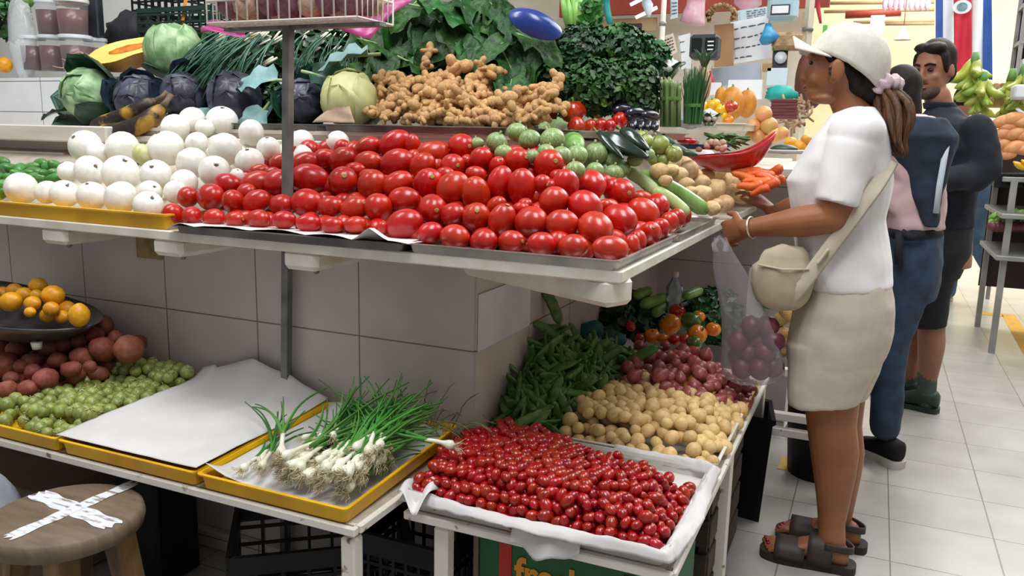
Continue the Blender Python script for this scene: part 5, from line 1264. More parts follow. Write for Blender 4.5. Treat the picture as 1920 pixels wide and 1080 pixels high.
# paper scraps
def quad(name, m, label, cat, pts, Y, cur=.006, th=.001, grp=None):
    P = [atY(x, y, Y+dy) for (x, y, dy) in pts]
    b = B(); b.sheet(lambda u, v: P[0].lerp(P[1], u).lerp(P[3].lerp(P[2], u), v)+F_*cur*math.sin(u*5+v*3)*math.sin(v*4+1), 10, 8)
    return tag(b.obj(name, m, thick=th), label, cat, grp)
quad('paper_sheet', 'brown_paper', 'brown paper propped behind the ginger heap', 'paper', [(895, 190, 0), (1010, 195, 0), (985, 155, .03), (905, 142, .03)], 2.50)
quad('paper_sheet', 'brown_paper', 'brown wrapping paper in front of the pale cabbage', 'paper', [(585, 230, 0), (665, 230, 0), (655, 198, .02), (625, 196, .02)], 2.24)
quad('plastic_sheet', 'magenta_plastic', 'crumpled magenta plastic sheet under the wire basket over the scallions', 'plastic sheet', [(378, 62, 0), (455, 66, 0), (460, 45, .05), (385, 40, .05)], 2.30, cur=.03)
quad('plastic_sheet', 'magenta_plastic', 'dark pink plastic sheet hanging behind the wire basket', 'plastic sheet', [(590, 48, 0), (690, 68, 0), (775, -10, .1), (690, -25, .1)], 2.25, cur=.03)
# red and orange peppers, eggplants
RPP = {c: PEP[c] for c in PEP}
for (x, y, w_, h_, c, lab) in [(115,590,150,140,'red_pepper','red pepper at the top of the row, touching the ginger'),(170,680,150,150,'red_pepper','red pepper partly behind the ginger tips'),(275,650,110,90,'red_pepper','red pepper behind the largest one'),(320,705,175,160,'red_pepper','largest glossy red pepper in the middle of the pan'),(420,640,125,110,'orange_pepper','orange pepper on top beside the largest red one'),(480,705,110,110,'orange_pepper','second orange pepper lower down by the eggplants'),(340,800,150,95,'red_pepper','red pepper lying in the front row of the pan, first from the squashes'),(430,800,90,95,'red_pepper','red pepper lying in the front row of the pan, second from the squashes'),(495,795,90,90,'red_pepper','red pepper lying in the front row of the pan, third from the squashes'),(555,795,70,90,'red_pepper','red pepper lying in the front row of the pan, fourth from the squashes'),(615,765,95,125,'red_pepper','red pepper standing at the end of the row against the eggplants'),(60,640,120,110,'red_pepper','red pepper half hidden behind the ginger end')]:
    px, py = cpx(R7[:1]+(0,), x, y); p = atY(px, py, 2.50+(840-y)/800+(.10 if x > 400 else 0)); D = (w_+h_)/2/3.375*depth(p)/FPX; me, sm = RPP[c]
    inst('sweet_pepper', me, frame(p, RIGHT*r40.uniform(-.5, .8)-F_*.5+UP*r40.uniform(-.1, .5) if y > 750 else UP+F_*.3+RIGHT*r40.uniform(-.5, .5), s=D), lab, 'pepper', 'peppers on the shelf pan', parts=[('stem', sm)])
EGM = lump_mesh('eggplant', 'eggplant', 77, 1.9, .05, 1)
for i, (x, y, w_, h_, an) in enumerate([(640,700,150,100,10),(720,720,110,90,0),(810,735,120,80,0),(700,790,80,70,80),(750,795,60,75,85),(795,795,60,75,85),(835,795,60,70,85)]):
    px, py = cpx((980, 0), x, y); p, D, t_ = atY(px, py, 2.74-(y-700)/900), min(w_, h_), math.radians(an); D = D/3.375*depth(p)/FPX
    inst('eggplant', EGM, frame(p, RIGHT*math.cos(t_)+UP*math.sin(t_)*.4-F_*.6, s=D), 'small dark eggplant in the pan beside the red peppers', 'eggplant', 'eggplants on the shelf pan')
# asparagus, chives, cauliflower
p = atY(1257, 238, 2.86); t = thing('asparagus_bunch', 'bundle of green asparagus standing upright at the pan end', 'asparagus', p)
top_ = atY(1257, 148, 2.86)-p
for k in range(16):
    a = 2.4*k; r_ = .008*math.sqrt(k); c = V((math.cos(a)*r_, math.sin(a)*r_, 0))*1.1; h_ = top_*r40.uniform(.85, 1.05); b = B()
    b.tube([c, c+h_*.6, c*1.05+h_*.85, c*1.1+h_*.93, c*1.05+h_], [.0075, .007, .0075, .0085, .002], 7); b.obj('spear', 'asparagus', t)
b = B(); b.lathe([(.037, .0), (.038, .006), (.037, .012)], 20, cap=False); o = b.obj('rubber_band', 'bean_pod', t); o.location = top_*.55
p = atY(1298, 232, 2.92); t = thing('chive_bunch', 'bunch of thin dark green chives beside the asparagus', 'chives', p); top_ = atY(1306, 130, 2.95)-p
b = B()
for k in range(150):
    a = r40.uniform(0, 6.3); r_ = .03*math.sqrt(r40.random()); c = V((math.cos(a)*r_, math.sin(a)*r_, 0)); h_ = top_*r40.uniform(.7, 1.1); b.tube([c, c*1.2+h_*.5, c*r40.uniform(1.2, 2.4)+h_], [.0022, .002, .0008], 4, cap=False)
b.obj('foliage', 'chive', t); b = B(); b.lathe([(.033, 0), (.034, .012)], 18, cap=False); o = b.obj('rubber_band', 'bean_pod', t); o.location = top_*.3
def cauli(label, px, py, Y, r_, seed, leaf='mid_leaf'):
    p = atY(px, py, Y); R_ = r_*depth(p)/FPX; t = thing('cauliflower', label, 'cauliflower', p); rr_ = pick(seed); b = B()
    for k in range(40):
        d = V((rr_.gauss(0, 1), rr_.gauss(0, 1), abs(rr_.gauss(0, 1))*.8)).normalized(); b.ball(d*R_*.75, R_*.34, 8, 6, fn=lambda q: 1+.2*fb(q+d*5, 4, 2))
    b.obj('curd', 'cauliflower', t)
    for k in range(6):
        b = B(); M = Matrix.Rotation(k*PI/3, 4, 'Z') @ Matrix.Translation((0, R_*.55, -R_*.5)) @ Matrix.Rotation(1.0, 4, 'X'); leafblade(b, M, R_*.5, R_*1.4, seed=k, nu=6, nv=6); b.obj('outer_leaf', [leaf, 'chard_rib'], t)
    return t
cauli('white cauliflower above the asparagus tips', 1248, 132, 2.98, 25, 1)
cauli('smaller cauliflower lying by the foil behind the scale bowl', 1330, 222, 3.05, 17, 2)
# tubs of dark paste on the tiled step
for i, (x, y0, y1, wd, lab) in enumerate([(66, 70, 134, 44, 'clear tub of dark red paste in the lower row, at the outer end'), (101, 69, 135, 46, 'clear tub of dark red paste in the lower row, in the middle'), (146, 69, 135, 56, 'clear tub of dark red paste in the lower row, beside the squash'), (96, 3, 68, 48, 'clear tub of dark red paste stacked in the upper row, by the crumpled clear bag'), (139, 2, 68, 56, 'clear tub of dark red paste stacked in the upper row, beside the dark package'), (182, 74, 135, 40, 'clear tub of dark red paste mostly hidden behind the cut squash')]):
    Y = 2.56 if i in (2, 4) else 2.62 if i != 5 else 2.68
    p = atY(x, y1, Y); k_ = depth(p)/FPX; h_ = (y1-y0)*k_; r_ = wd/2*k_
    t = thing('paste_tub', lab, 'tub', (p.x, p.y, p.z), 'tubs of dark paste')
    b = B(); b.lathe([(.001, .001), (r_*.86, .001), (r_*.88, .004), (r_, h_*.94), (r_*.99, h_*.94), (r_*.87, .006), (.001, .005)], 24, cap=False); b.obj('tub_body', 'tub_plastic', t)
    b = B(); b.lathe([(.001, .006), (r_*.855, .006), (r_*.955, h_*.70), (.001, h_*.72)], 24, cap=False); b.obj('paste', 'chile_paste', t)
    b = B(); b.lathe([(r_*1.06, h_*.90), (r_*1.07, h_*.985), (r_*.98, h_), (r_*.95, h_*.98), (.001, h_*.98)], 24, cap=False); b.obj('lid', 'tub_lid', t)
    if i == 3:
        zt = p.z
mat('clear_film', 'dfe6ea', 'ffffff', scale=6, rough=.15, alpha=.38, bump=.6, bscale=18)
b = B(); p = atY(42, 75, 2.60); b.ball((0, 0, 0), (.07, .05, .18), 18, 16, fn=lambda q: 1+.16*fb(q, 3, 3)); o = b.obj('clear_bag', 'clear_film'); o.location = p; tag(o, 'crumpled clear plastic bag standing beside the paste tubs', 'bag')
p = atY(175, 70, 2.66); b = B(); b.box((0, 0, .11), (.085, .05, .22), bev=.006); o = b.obj('dark_package', 'dark_label', smooth=False); o.location = p; o.rotation_euler = (0, 0, .3); tag(o, 'dark printed package standing behind the paste tubs', 'package')
# orange fruit, leaves at the far left top, fruit on the top tub
FR = lump_mesh('orange_fruit', 'lemon', 91, 1.0, .02)
p = atY(8, 122, 2.55); inst('orange_fruit', FR, frame(p, UP, s=.07), 'orange fruit at the outer end of the tiled step', 'fruit')
ONB = lump_mesh('brown_fruit', 'potato', 92, .9, .03)
p = atY(132, -6, 2.60); inst('brown_fruit', ONB, frame(p, UP, s=(.16, .12, .10)), 'brown round fruit lying across the top tubs', 'fruit')
leafy('leaf_bunch', 'leafy green bunch hanging above the clear bag', atY(18, 30, 2.66), (.10, .08, .12), 200, .03, 'mid_leaf', 99)
CUC2 = lump_mesh('green_gourd', 'bean_pod', 93, 1.6, .04); p = atY(48, 5, 2.62); inst('green_gourd', CUC2, frame(p, RIGHT+UP*.6, s=.055), 'small bright green gourd on top beside the paste tubs', 'gourd')
# parsnips
for i, (a, c) in enumerate([((195, 108), (130, 98)), ((190, 116), (115, 110)), ((180, 122), (98, 126)), ((185, 112), (135, 113))]):
    p = atY(*a, 2.46); q = atY(*c, 2.42); b = B(); n_ = 9; b.tube([p.lerp(q, k/n_)+UP*.006*math.sin(k*1.3+i) for k in range(n_+1)], [.013*(1-k/n_)**1.4+.0012 for k in range(n_+1)], 7)
    tag(b.obj('parsnip', 'garlic'), 'thin pale parsnip root poking out beside the squash', 'parsnip', 'parsnips by the squash')
# black bag and crates behind
b = B(); b.ball((0, 0, 0), (.15, .08, .09), 20, 14, fn=lambda q: 1+.25*fb(q, 2.2, 3)); o = b.obj('cloth_bag', 'black_cloth'); o.location = atY(250, 62, 2.8); tag(o, 'black bag lying behind the cut squash', 'bag')
p = atY(330, 20, 2.95); crate('plastic_crate', 'black plastic crate on top behind the green cabbage', (p.x, p.y, p.z-.10), (.28, .24, .20), 0, nz=4)
mat('dark_green_plastic', '12352a', '0d2a20', scale=5, rough=.4); p = atY(350, 48, 2.85); crate('plastic_crate', 'dark green plastic crate under the black one', (p.x+.05, p.y, p.z-.08), (.42, .24, .14), 0, m='dark_green_plastic', nz=3)
P0 = atY(341, 47, 2.74); P1 = atY(350, -12, 2.74); b = B(); b.tube([P0, P1], [(.010, .002)]*2, 4); tag(b.obj('hanging_strap', 'orange_band', smooth=False), 'orange plastic strap hanging in front of the black crate', 'strap')
# hanging wire basket with purple onions and garlic
bc = thing('wire_basket', 'white wire basket of purple onions hung at the top of the steel post', 'basket', (-1.41, 1.80, 1.56))
X0, X1, Y0, Y1, ZB, ZT = -1.645, -1.175, 1.71, 1.87, 1.572, 1.70
b = B(); wr = .0026
for k in range(15): x = X0+(X1-X0)*k/14; b.tube([(x, Y0, ZT), (x, Y0, ZB), (x, Y1, ZB), (x, Y1, ZT)], wr, 5)
for k in range(8): y = Y0+(Y1-Y0)*k/7; b.tube([(X0, y, ZT), (X0, y, ZB), (X1, y, ZB), (X1, y, ZT)], wr, 5)
for z in (ZB, ZB+.055, ZB+.11, ZT): b.tube([(X0, Y0, z), (X1, Y0, z), (X1, Y1, z), (X0, Y1, z), (X0, Y0, z)], wr*1.25, 5)
rel(b.obj('wire_frame', 'white_wire'), bc)
b = B(); b.box((-1.41, 1.80, 1.566), (.50, .03, .010)); rel(b.obj('support_bar', 'post_metal', smooth=False), bc)
PON = [lump_mesh('purple_onion', 'purple_onion', 60+i, 1.05, .06) for i in range(2)]; GAR = lump_mesh('garlic_bulb', 'garlic', 66, .9, .10)
for k in range(21):
    x = X0+.042+(k % 7)*.064; row = k//7; p = V((x, Y0+.042+row*.04+r40.uniform(-.01, .01), ZB+.043+r40.uniform(0, .012))); g = (k % 8) in (1, 4) or k == 7
    if x > X1-.03: continue
    inst('garlic_bulb' if g else 'purple_onion', GAR if g else PON[k % 2], frame(p, (r40.uniform(-1, 1), r40.uniform(-1, 1), r40.uniform(.2, 1)), s=.074), 'papery tan garlic bulb in the hanging wire basket' if g else 'purple onion in the hanging wire basket', 'garlic' if g else 'onion', 'garlic in the wire basket' if g else 'purple onions in the wire basket')
for k in range(16):
    p = V((X0+.04+(k % 8)*.056, Y0+.045+(k//8)*.07, ZB+.10+r40.uniform(0, .015)))
    inst('purple_onion', PON[k % 2], frame(p, (r40.uniform(-1, 1), r40.uniform(-1, 1), 1), s=.072), 'purple onion in the hanging wire basket', 'onion', 'purple onions in the wire basket')
# ------------------------------------------------------------------ rest of the market hall
r50 = pick(50)
mat('yellow_wall', 'f1e0b2', 'ecd7a2', scale=2, rough=.8)
mat('red_board', 'a5402a', '8e3422', scale=4, rough=.6)
mat('tan_board', 'b79a76', 'a2865f', scale=6, rough=.75)
mat('cream_board', 'd9cfbd', 'c9bda6', scale=5, rough=.75)
mat('white_sheet', 'e9edf0', 'dde2e6', scale=4, rough=.6)
mat('bluish_sheet', 'c9dbe3', 'bacfd9', scale=4, rough=.5)
mat('ink_dark', '3b3a42', rough=.7); mat('ink_grey', '8d8f98', rough=.7)
mat('pale_blue_plastic', 'b3d0da', 'a3c3cf', scale=4, rough=.35)
mat('cyan_bag', '3fa3cf', '2b83b3', scale=9, rough=.35, bump=.4, bscale=20)
mat('pink_bag', 'e6c6d0', 'd295a8', scale=6, rough=.35, bump=.4, bscale=20)
mat('clear_bag2', 'cfe0ea', 'b7ccd9', scale=8, rough=.25, bump=.5, bscale=22)
mat('wicker', '8a6a4c', 'b89a78', scale=26, rough=.8, bump=.6, bscale=40)
mat('scale_grey', '3c3f42', '303336', scale=4, rough=.45)
mat('window_dark', '15181b', rough=.1)
mat('kraft', 'b08a62', '9d7850', scale=5, rough=.75)
mat('grey_board', 'a9b1bb', '979fab', scale=4, rough=.6)
mat('teal_cloth', '1fa79a', '178a80', scale=8, rough=.6, bump=.3, bscale=18)
mat('brown_sack', '6d3f31', '583126', scale=5, rough=.8, bump=.15)
mat('dark_red_pack', '6b2f33', '56262a', scale=9, rough=.5)
mat('pumpkin', 'd08a2e', 'b8741f', scale=4, rough=.5)
mat('peach_fruit', 'd6895a', 'c1a04f', scale=3, rough=.5, rv=.12, coat=.15)
mat('yellow_gourd', 'e0a332', 'c98a20', scale=3, rough=.45, rv=.08)
mat('yellow_pepper', 'eab612', 'dca40b', scale=3, rough=.25, coat=.4)
mat('green_cloth', '5fbf5a', rough=.6); mat('crimson', 'c4344b', rough=.6)
mat('flag_blue', '3a66b5', '3159a3', scale=4, rough=.7); mat('flag_white', 'eef1f4', rough=.7); mat('flag_red', 'd9354a', 'cc2c40', scale=4, rough=.7)
mat('emblem_green', '4f7f6d', '86a9b9', scale=30, rough=.7)
mat('plantain_green', 'a3ad3c', '7d9431', scale=4, rough=.45, rv=.15)
mat('crate_tan', 'cfa878', 'b88d5c', scale=6, rough=.7, rv=.06)
mat('papaya', 'd99a68', 'c9824f', scale=3, rough=.5, rv=.12)
mat('rack_dark', '3a2726', '2c1d1d', scale=5, rough=.6)
mat('rack_grey', '9a9a97', '85857f', scale=6, rough=.5, metal=.3)
mat('white_box', 'dfe3e6', 'cfd4d8', scale=5, rough=.6, rv=.06)
mat('foil', 'c9ccd1', 'a9adb5', scale=12, rough=.3, metal=.5, bump=.6, bscale=26)
mat('straw', 'b9946a', '96744e', scale=18, rough=.8, bump=.4, bscale=40)
mat('yellow_line', 'd8a41e', 'c8972a', scale=14, rough=.6, contrast=(.45, .7))
mat('cucumber_dark', '2c4a2c', '1c331f', scale=8, rough=.4, rv=.2)
mat('glow_white', 'f4f7ff', emit=1.3)  # self-glowing white for the strips and the panel by the flag
# hall: far wall, floor line, kiosk back boards
b = B().box((2.5, 13.4, 2.6), (16, .2, 5.2)); struct('wall_far', b, 'yellow_wall')
b = B().box((5.6, 7.0, 2.6), (.2, 12.6, 5.2)); struct('wall_right', b, 'cream_board')
b = B(); b._add([(1.005, 7.35, .0015), (1.10, 7.35, .0015), (1.075, 5.9, .0015), (.965, 5.9, .0015)], [(0, 1, 2, 3)]); b._add([(1.005, 7.35, .0015), (.84, 7.35, .0015), (.84, 7.22, .0015), (1.01, 7.22, .0015)], [(0, 1, 2, 3)]); struct('trim_2', b, 'yellow_line')
b = B(); b._add([(-.255, 3.28, .0015), (-.175, 3.28, .0015), (-.17, 3.42, .0015), (-.25, 3.42, .0015)], [(0, 1, 2, 3)]); struct('trim_3', b, 'yellow_line')
b = B(); b.box((-2.3, 6.25, 1.5), (3.6, .08, 3.0)); struct('wall_kiosk', b, 'cream_board')
def panel(name, m, label, cat, x0, x1, y0, y1, Y, th=.01, bev=0, grp=None, lean=0):
    """upright board at distance Y seen between pixel columns x0..x1 and rows y0..y1"""
    p, q = atY(x0, y1, Y), atY(x1, y0, Y); c = (p+q)/2
    b = B(); b.box((0, 0, 0), (abs(q.x-p.x), th, abs(q.z-p.z)), bev=bev); o = b.obj(name, m, smooth=False); o.location = c; o.rotation_euler = (0, lean, 0)
    return tag(o, label, cat, grp)
panel('fascia_board', 'red_board', 'long red board high across the neighbouring stall', 'board', 1050, 1560, -40, 33, 5.9, .04)
panel('back_board', 'tan_board', 'bare tan board under the red one behind the celery', 'board', 1095, 1232, 33, 62, 5.95, .02)
panel('framed_picture', 'rack_dark', 'small dark framed panel behind the parsley top', 'panel', 1148, 1203, 44, 70, 5.7, .03)
panel('back_board', 'tan_board', 'tan board beside the light wooden post under the red board', 'board', 1500, 1526, 22, 90, 5.7, .02)
# white pole and wooden post
for (x, Y, r_, y0, lab, m) in ((1238, 4.5, 5.0, 130, 'slim white pole standing behind the parsley and cauliflower', 'white_paint'), (1504, 4.9, 8.0, 180, 'light wooden post beside the brim of the pale cap', 'cream_board')):
    p = atY(x, y0, Y); k_ = depth(p)/FPX; t = thing('support_pole', lab, 'pole', (p.x, p.y, 0)); b = B(); b.tube([(0, 0, 0), (0, 0, 2.6)], r_*k_, 10 if r_ < 6 else 4); b.obj('pole_tube', m, t, smooth=r_ < 6); b = B(); b.lathe([(r_*k_*1.25, 0), (r_*k_*1.25, .02)], 12, M=Matrix.Translation((0, 0, 1.9))); b.obj('pole_collar', 'rack_grey', t)
# whitish strips, their glow put into the material
for (a, c, lab) in (((1182, 9), (1204, -2), 'short glowing white strip slanting under the red board'), ((1192, 33), (1232, 14), 'glowing white strip slanting behind the hanging clear bag')):
    p, q = atY(*a, 5.5), atY(*c, 5.5); b = B(); b.tube([p, q], .012, 8); tag(b.obj('glow_strip', 'glow_white'), lab, 'lamp')
def hangbag(label, m, pts, Y, th=.06, seed=0, name='hanging_bag', cat='bag'):
    """bag hung by a cord: outline rows (row, left, right)"""
    vs, rows = [], pts; n_ = 20; b = B(); c0 = atY((rows[0][1]+rows[0][2])/2, rows[0][0], Y)
    for i, (py, a, c) in enumerate(rows):
        p, q = atY(a, py, Y), atY(c, py, Y); h_ = (q-p)/2; ce = (p+q)/2
        for j in range(n_):
            an = 2*PI*j/n_; k = 1+.08*math.sin(an*4+i*1.3+seed); vs.append(ce+h_*math.cos(an)*k+YV0*min(th, h_.length)*math.sin(an)*k)
    fs = [(i*n_+j, i*n_+(j+1) % n_, (i+1)*n_+(j+1) % n_, (i+1)*n_+j) for i in range(len(rows)-1) for j in range(n_)]+[tuple(range(n_)), tuple((len(rows)-1)*n_+j for j in range(n_))]
    b._add(vs, fs); t = thing(name, label, cat, c0); o = b.obj('bag_body', m, t); o.matrix_parent_inverse = Matrix.Translation(t.location).inverted()
    b = B(); b.tube([V((0, 0, 0)), V((.004, 0, .35))], .003, 5); b.obj('cord', 'white_wire', t); return t
YV0 = V((0, 1, 0))
hangbag('clear bluish bag hanging left of the white pole', 'clear_bag2', [(-8, 1206, 1216), (8, 1204, 1224), (24, 1210, 1222), (32, 1213, 1219)], 5.0)
hangbag('pink and white plastic bag hanging beside the pole', 'pink_bag', [(-8, 1290, 1322), (10, 1286, 1322), (28, 1278, 1322), (40, 1276, 1321), (48, 1300, 1320)], 4.9, seed=2)
hangbag('lilac clear bags hanging above the pale written sheets', 'pink_bag', [(-10, 1375, 1430), (8, 1376, 1428), (18, 1388, 1412), (42, 1392, 1402)], 5.2, seed=4)
hangbag('teal hanging bag beside the celery leaves', 'teal_cloth', [(-8, 1128, 1142), (10, 1130, 1143), (28, 1134, 1146), (45, 1138, 1150)], 4.8, seed=6)
hangbag('cyan plastic bag tied to the wire over the scale', 'cyan_bag', [(44, 1436, 1446), (55, 1432, 1450), (66, 1426, 1462), (76, 1424, 1458), (84, 1428, 1440)], 4.7, seed=8)
hangbag('pink ribbon cloth hanging from the post near the cap', 'crimson', [(-6, 1530, 1536), (15, 1530, 1538), (30, 1533, 1540), (44, 1536, 1541)], 5.2, th=.02, name='hanging_cloth', cat='cloth')
# written price sheets: boards with ink strokes as parts
def sheet_board(label, pts, Y, lines, m='white_sheet', seed=0, name='written_sheet', ink='ink_dark'):
    P = [atY(x, y, Y) for x, y in pts]; c = (P[0]+P[2])/2; t = thing(name, label, 'sign', c)
    b = B(); b.sheet(lambda u, v: P[0].lerp(P[1], u).lerp(P[3].lerp(P[2], u), v)-c, 4, 4); b.obj('sheet_face', m, t, smooth=False, thick=.004)
    r_ = pick(seed); b = B()
    for (v, u0, u1) in lines:
        u = u0
        while u < u1:
            u2 = min(u1, u+r_.uniform(.08, .2)); q = [P[0].lerp(P[1], uu).lerp(P[3].lerp(P[2], uu), vv)-c-YV0*.006 for uu, vv in ((u, v+r_.uniform(-.008, .008)), ((u+u2)/2, v+r_.uniform(-.012, .012)), (u2, v+r_.uniform(-.008, .008)))]
            b.tube(q, [.0022, .0030, .0018], 4); u = u2+r_.uniform(.02, .06)
    b.tube([P[0].lerp(P[3], vv).lerp(P[1].lerp(P[2], vv), .06)-c-YV0*.006 for vv in (.1, .9)], .0008, 4)
    b.obj('lettering', ink, t); return t
YV_ = YV0
sheet_board('large white sheet of handwritten lines hanging behind the scale', [(1375, 120), (1447, 108), (1440, 28), (1370, 42)], 4.9, [(.12, .05, .5), (.35, .05, .95), (.58, .05, .7), (.60, .75, .95), (.82, .05, .95)], seed=1)
sheet_board('bluish white sheet with fine printed lines above the handwritten one', [(1385, 42), (1440, 32), (1438, 12), (1383, 20)], 4.95, [(.2, .3, .95), (.4, .3, .95), (.6, .3, .95), (.8, .3, .95)], 'bluish_sheet', 2, ink='ink_grey')
sheet_board('narrow white card with dark print hanging right beside the pole', [(1257, 36), (1271, 33), (1271, -10), (1257, -10)], 4.8, [(.2, .2, .9), (.35, .2, .9), (.5, .2, .9), (.65, .2, .9)], 'bluish_sheet', 3)
sheet_board('small white sheet beside the scale, partly behind it', [(1278, 130), (1296, 128), (1294, 62), (1272, 68)], 4.75, [(.2, .1, .5), (.5, .1, .5), (.8, .1, .5)], 'white_sheet', 4)
sheet_board('cluster of pale labels hung on the white pole', [(1243, 112), (1270, 98), (1262, 62), (1240, 70)], 4.55, [(.2, .1, .9), (.35, .1, .9), (.5, .1, .9), (.65, .1, .9), (.8, .1, .9)], 'cream_board', 5)
panel('cardboard_sheet', 'kraft', 'upright brown cardboard behind the scale with a dark band', 'cardboard', 1337, 1378, 45, 125, 4.8, .02, lean=-.06)
panel('grey_board', 'grey_board', 'long grey board propped behind the pumpkins', 'board', 1335, 1428, 122, 158, 4.7, .02, lean=-.12)
panel('counter_front', 'white_sheet', 'white counter front behind the pumpkins', 'counter', 1365, 1430, 150, 186, 4.65, .06)
panel('crate_front', 'bluish_sheet', 'pale blue crate front beside the brown sack', 'crate', 1438, 1478, 128, 160, 4.7, .06)
# canister with label
t = thing('canister', 'pale blue plastic canister with a framed label hung high on the stall', 'canister', atY(1466, 42, 4.8)); k_ = depth(t.location)/FPX
b = B(); b.box((0, 0, 24*k_), (54*k_, .12, 44*k_), bev=.02); b.obj('canister_body', 'pale_blue_plastic', t, smooth=False)
b = B(); b.box((-2*k_, -.062, 20*k_), (34*k_, .006, 18*k_)); b.obj('label_frame', 'ink_dark', t, smooth=False); b = B(); b.box((-2*k_, -.066, 20*k_), (29*k_, .004, 13*k_)); b.obj('label_face', 'white_sheet', t, smooth=False)
# scale
t = thing('market_scale', 'dark grey hanging-housing scale with two dark windows behind the chives', 'scale', atY(1321, 112, 4.5)); k_ = depth(t.location)/FPX
b = B(); b.box((0, 0, 22*k_), (52*k_, .12, 44*k_), bev=.015); b.obj('housing', 'scale_grey', t, smooth=False)
for sx in (-12, 13):
    b = B(); b.box((sx*k_, -.062, 24*k_), (19*k_, .006, 26*k_), bev=.002); b.obj('display_window', 'window_dark', t, smooth=False)
for k in range(3): b = B(); b.box((14*k_, -.067, (16+7*k)*k_), (11*k_, .004, 2.2*k_)); b.obj('reading_line', 'white_sheet', t, smooth=False)
# pineapple with crown
t = thing('pineapple', 'tan pineapple with bluish leaf crown standing below the scale', 'pineapple', atY(1316, 190, 4.2)); k_ = depth(t.location)/FPX
b = B(); b.ball((0, 0, 30*k_), (15*k_, 15*k_, 32*k_), 18, 14, fn=lambda q: 1+.05*math.sin(14*math.atan2(q.y, q.x)+q.z*9)*math.sin(q.z*14)); b.obj('fruit_body', 'straw', t)
b = B()
for k in range(26):
    a = 2.4*k; l_ = (22+16*r50.random())*k_; d = V((math.cos(a)*.45, math.sin(a)*.45, 1)).normalized(); p = V((0, 0, 60*k_)); b.tube([p, p+d*l_*.6, p+d*l_+V((math.cos(a), math.sin(a), 0))*6*k_], [(4*k_, 1.2*k_), (3*k_, 1*k_), (.4*k_, .3*k_)], 5)
b.obj('leaf_crown', 'cucumber_dark', t)
# woven bun, brown basket, picture card, cloths
b = B(); p = atY(1353, 30, 4.7); k_ = depth(p)/FPX
for k in range(26): a = r50.uniform(-.2, PI+.2); b.tube([(26*k_*math.cos(a+i*.12-.5)*r50.uniform(.85, 1), r50.uniform(-.05, .05), 18*k_*math.sin(a+i*.12-.5)) for i in range(8)], .012, 5)
o = b.obj('straw_bundle', 'straw'); o.location = p; tag(o, 'tan bundle of twisted straw hanging over the cardboard', 'straw')
b = B(); p = atY(1478, 78, 4.75); b.box((0, 0, 0), (.16, .12, .09), bev=.02); o = b.obj('woven_basket', 'wicker', smooth=False); o.location = p; tag(o, 'brown woven basket under the canister', 'basket')
panel('picture_card', 'ink_dark', 'dark patterned card with a pale round print beside the post', 'card', 1447, 1478, 93, 130, 4.75, .012)
b = B(); p = atY(1464, 108, 4.73); b.lathe([(.001, 0), (.030, 0), (.032, .004)], 20, M=Matrix.Rotation(PI/2, 4, 'X')); o = b.obj('round_sticker', 'white_sheet'); o.location = p; tag(o, 'pale round sticker on the dark patterned card', 'sticker')
panel('green_card', 'green_cloth', 'bright green strip above the dark patterned card', 'card', 1448, 1482, 88, 95, 4.74, .014)
panel('green_card', 'green_cloth', 'small bright green card sticking up behind the cap', 'card', 1541, 1552, 47, 74, 5.4, .01)
panel('kraft_box', 'kraft', 'small brown box on the grey board end', 'box', 1430, 1448, 120, 134, 4.7, .06)
b = B(); p = atY(1465, 178, 4.4); b.ball((0, 0, 0), (.08, .05, .045), 16, 10, fn=lambda q: 1+.3*fb(q, 2.5, 3)); o = b.obj('teal_cloth', 'teal_cloth'); o.location = p; tag(o, 'crumpled teal cloth lying beside the brown sack', 'cloth')
b = B(); p = atY(1332, 152, 4.5); k_ = depth(p)/FPX; b.tube([(-4*k_, 0, 18*k_), (0, 0, 0), (-3*k_, 0, -22*k_)], [(.012, .006), (.022, .01), (.012, .006)], 8); o = b.obj('folded_umbrella', 'crimson'); o.location = p; tag(o, 'red folded cloth propped against the grey board', 'cloth')
panel('white_bag', 'white_sheet', 'white folded bag leaning below the red cloth', 'bag', 1328, 1352, 155, 178, 4.4, .03)
# pumpkins, fruit, gourds
def ribbed(seed, m, nm, n_=9, sq=1.2):
    def fn(q): k = 1-.10*abs(math.sin(n_/2*math.atan2(q.y, q.x)))**.6*(1-abs(q.z)**3); return V((q.x*k, q.y*k, q.z*sq))
    b = B(); b.ball((0, 0, 0), .5, 40, 16, fn=fn); return b.mesh(nm, m)
PK = ribbed(1, 'pumpkin', 'pumpkin'); pst = B(); pst.tube([(0, 0, .55), (.02, 0, .68)], [.06, .04], 6); PKS = pst.mesh('stem', 'stem_green')
for (x, y, w_, lab) in ((1372, 195, 46, 'tall ribbed orange pumpkin in front of the white counter'), (1400, 195, 38, 'second ribbed orange pumpkin tucked behind the first'), (1352, 180, 24, 'small orange pumpkin at the yellow pepper end')):
    p = atY(x, y, 4.25+(.12 if x > 1390 else .0)); D = w_*depth(p)/FPX; inst('pumpkin', PK, frame(p, V((0, 0, 1)), s=(D, D, D*1.15)), lab, 'pumpkin', parts=[('stem', PKS)])
YP = {c: pep_mesh(i+5, c) for i, c in enumerate(('yellow_pepper',))}
